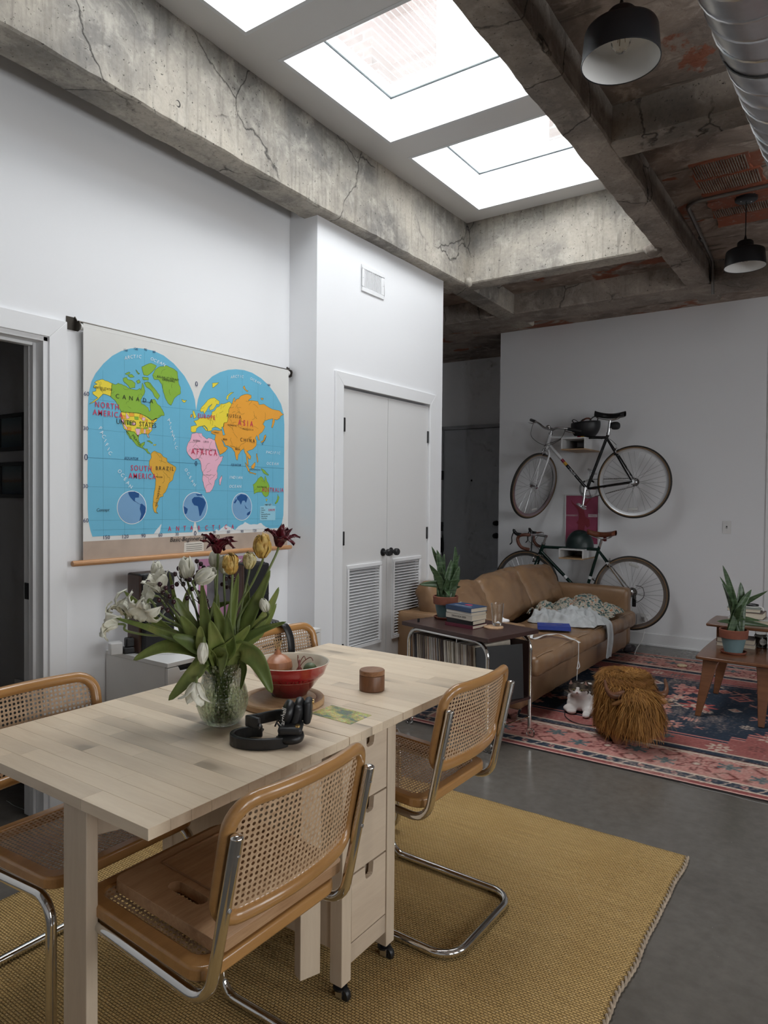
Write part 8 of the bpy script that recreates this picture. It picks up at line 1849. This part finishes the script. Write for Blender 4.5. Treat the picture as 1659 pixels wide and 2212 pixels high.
G().add([sh*.0425+sx_*(.022*cos(k*pi/12))+Vector((0, 0, .040+.022*sin(k*pi/12))) for k in range(24)], [tuple(range(24))]).obj('label', flat('white_label', (.62, .60, .56), .5), r2); text('label_text', 'Homesick', .011, BLACKP, r2, sh*.0428+Vector((0, 0, .040)), sx_, (0, 0, 1), thick=.0001)
q = px(1584, 1411, 'Z', z1)
plant('tall snake plant in terracotta and blue pot on the step table', (q.x, q.y, z1+.0005), 1.18, [(-.080, .573, 0, .024, .18), (-.105, .50, .02, .018, .2), (-.030, .49, -.02, .026, .05), (.05, .46, -.02, .030, -.05), (.10, .42, .02, .026, .1), (.215, .41, .0, .024, .30), (-.13, .215, .04, .016, .3), (.25, .175, .0, .022, .55), (.15, .22, .04, .018, .5), (-.035, .37, .05, .028, .05), (.02, .33, .06, .022, 0), (-.06, .45, -.04, .024, .1)], 8, flat('pale_blue_glaze', (.155, .245, .265), .45))
bpy.data.objects['potted_snake_plant.001']['label'] = 'tall snake plant in terracotta and blue pot on the step table'
# ------------------------------------------------------------------ pendants and duct
LB = flat('matt_black_lamp_enamel', (.010, .010, .012), .42); LW = flat('white_lamp_lining', (.70, .69, .67), .5)
BULB = m_glass('clear_bulb_glass', (.98, .95, .88), .02)
def pendant(lab, x, y, zb, zc=ZT):
    r = thing('pendant_lamp', lab, 'lamp', (x, y, zb), 0, 'black pendant lamps')
    R = .112
    o = G().lathe([(R, 0), (R*.995, .004), (R*.93, .085), (R*.90, .094), (R*.82, .099), (.052, .101), (.046, .103), (.045, .112), (.043, .142), (.036, .150), (.010, .152), (.008, .165), (.003, .185)], 48).obj('shade', LB, r, True, angle=45)
    G().lathe([(R*.992, .0005), (R*.92, .084), (R*.80, .096), (.03, .098), (0, .098)], 48).obj('lining', LW, r, True, angle=60)
    G().lathe([(R*.975, .001), (R*1.0, -.0008), (R*1.003, .003)], 48).obj('lip', LB, r, True)
    G().lathe([(0, .030), (.014, .033), (.026, .048), (.028, .060), (.020, .080), (.013, .096)], 20).obj('bulb', BULB, r, True)
    for k in range(3): G().tube([(.006*cos(k*2.1), .006*sin(k*2.1), .082), (.009*cos(k*2.1), .009*sin(k*2.1), .055)], .0006, 4).obj('filament', flat('amber_filament', (.50, .28, .10), .4), r)
    G().tube([(0, 0, .18), (0, 0, zc-zb-.01)], .0028, 8).obj('cord', LB, r, True)
    G().lathe([(0, zc-zb-.032), (.052, zc-zb-.030), (.060, zc-zb-.024), (.060, zc-zb-.001), (0, zc-zb-.001)], 32).obj('canopy', LB, r, True)
    for a in (.6, 3.7): G().lathe([(0, -.034), (.004, -.033), (.004, -.028)], 10, (.03*cos(a), .03*sin(a), zc-zb)).obj('screw', STEEL, r)
pendant('large looking black pendant lamp nearest the camera', -.612, 2.082, 2.66)
pendant('black pendant lamp farther back near the conduit', -.597, 4.54, 2.744)
r = thing('spiral_duct', 'galvanised spiral air duct running under the right ceiling', 'duct', (-.2, 2, 2.93))
DR = .150; zc = 2.825
def dc(y): return Vector((-.268+.042*(y-2), y, zc))
ys_ = [-3.1+k*.1 for k in range(0, 88)]
g = G(); V = []; n = len(ys_); sg = 40
for y in ys_:
    for k in range(sg): a = 2*pi*k/sg; c = dc(y); V.append((c.x+DR*cos(a), y, c.z+DR*sin(a)))
g.add(V, [(i*sg+k, i*sg+(k+1) % sg, (i+1)*sg+(k+1) % sg, (i+1)*sg+k) for i in range(n-1) for k in range(sg)]); g.obj('sheet_metal', STEEL, r, True, world=True)
P = []; pit = .105
for k in range(int(8.5/pit*28)): a = 2*pi*k/28; y = -3.1+pit*k/28; c = dc(y); P.append((c.x+(DR+.001)*cos(a), y, c.z+(DR+.001)*sin(a)))
G().tube(P, .0042, 5).obj('lock_seam', STEEL, r, True, world=True)
for y in (2.42,): G().tube([(dc(y).x+(DR+.002)*cos(k*pi/20), y, dc(y).z+(DR+.002)*sin(k*pi/20)) for k in range(40)], .004, 6, closed=True).obj('coupling_joint', flat('dark_joint_seal', (.06, .06, .06), .5), r, True, world=True)
# folded umbrella hanging in the hall
q = px(955, 1148, 'Y', 7.92); r = thing('folded_umbrella', 'black folded umbrella hanging in the hall beside the closet', 'umbrella', (q.x, q.y, q.z-.3))
G().lathe([(0, -.02), (.012, -.015), (.030, .06), (.028, .16), (.012, .30), (.006, .34), (0, .35)], 12).obj('canopy', flat('black_umbrella_cloth', (.010, .010, .011), .8), r, True)
box('wall_hook', -.006, .006, -.01, .03, .375, .395, BLACKM, r)
G().tube(bez([(0, 0, .33), (0, 0, .37), (.012, 0, .385), (.02, 0, .37)], 4), .004, 6).obj('handle', BLACKP, r, True)
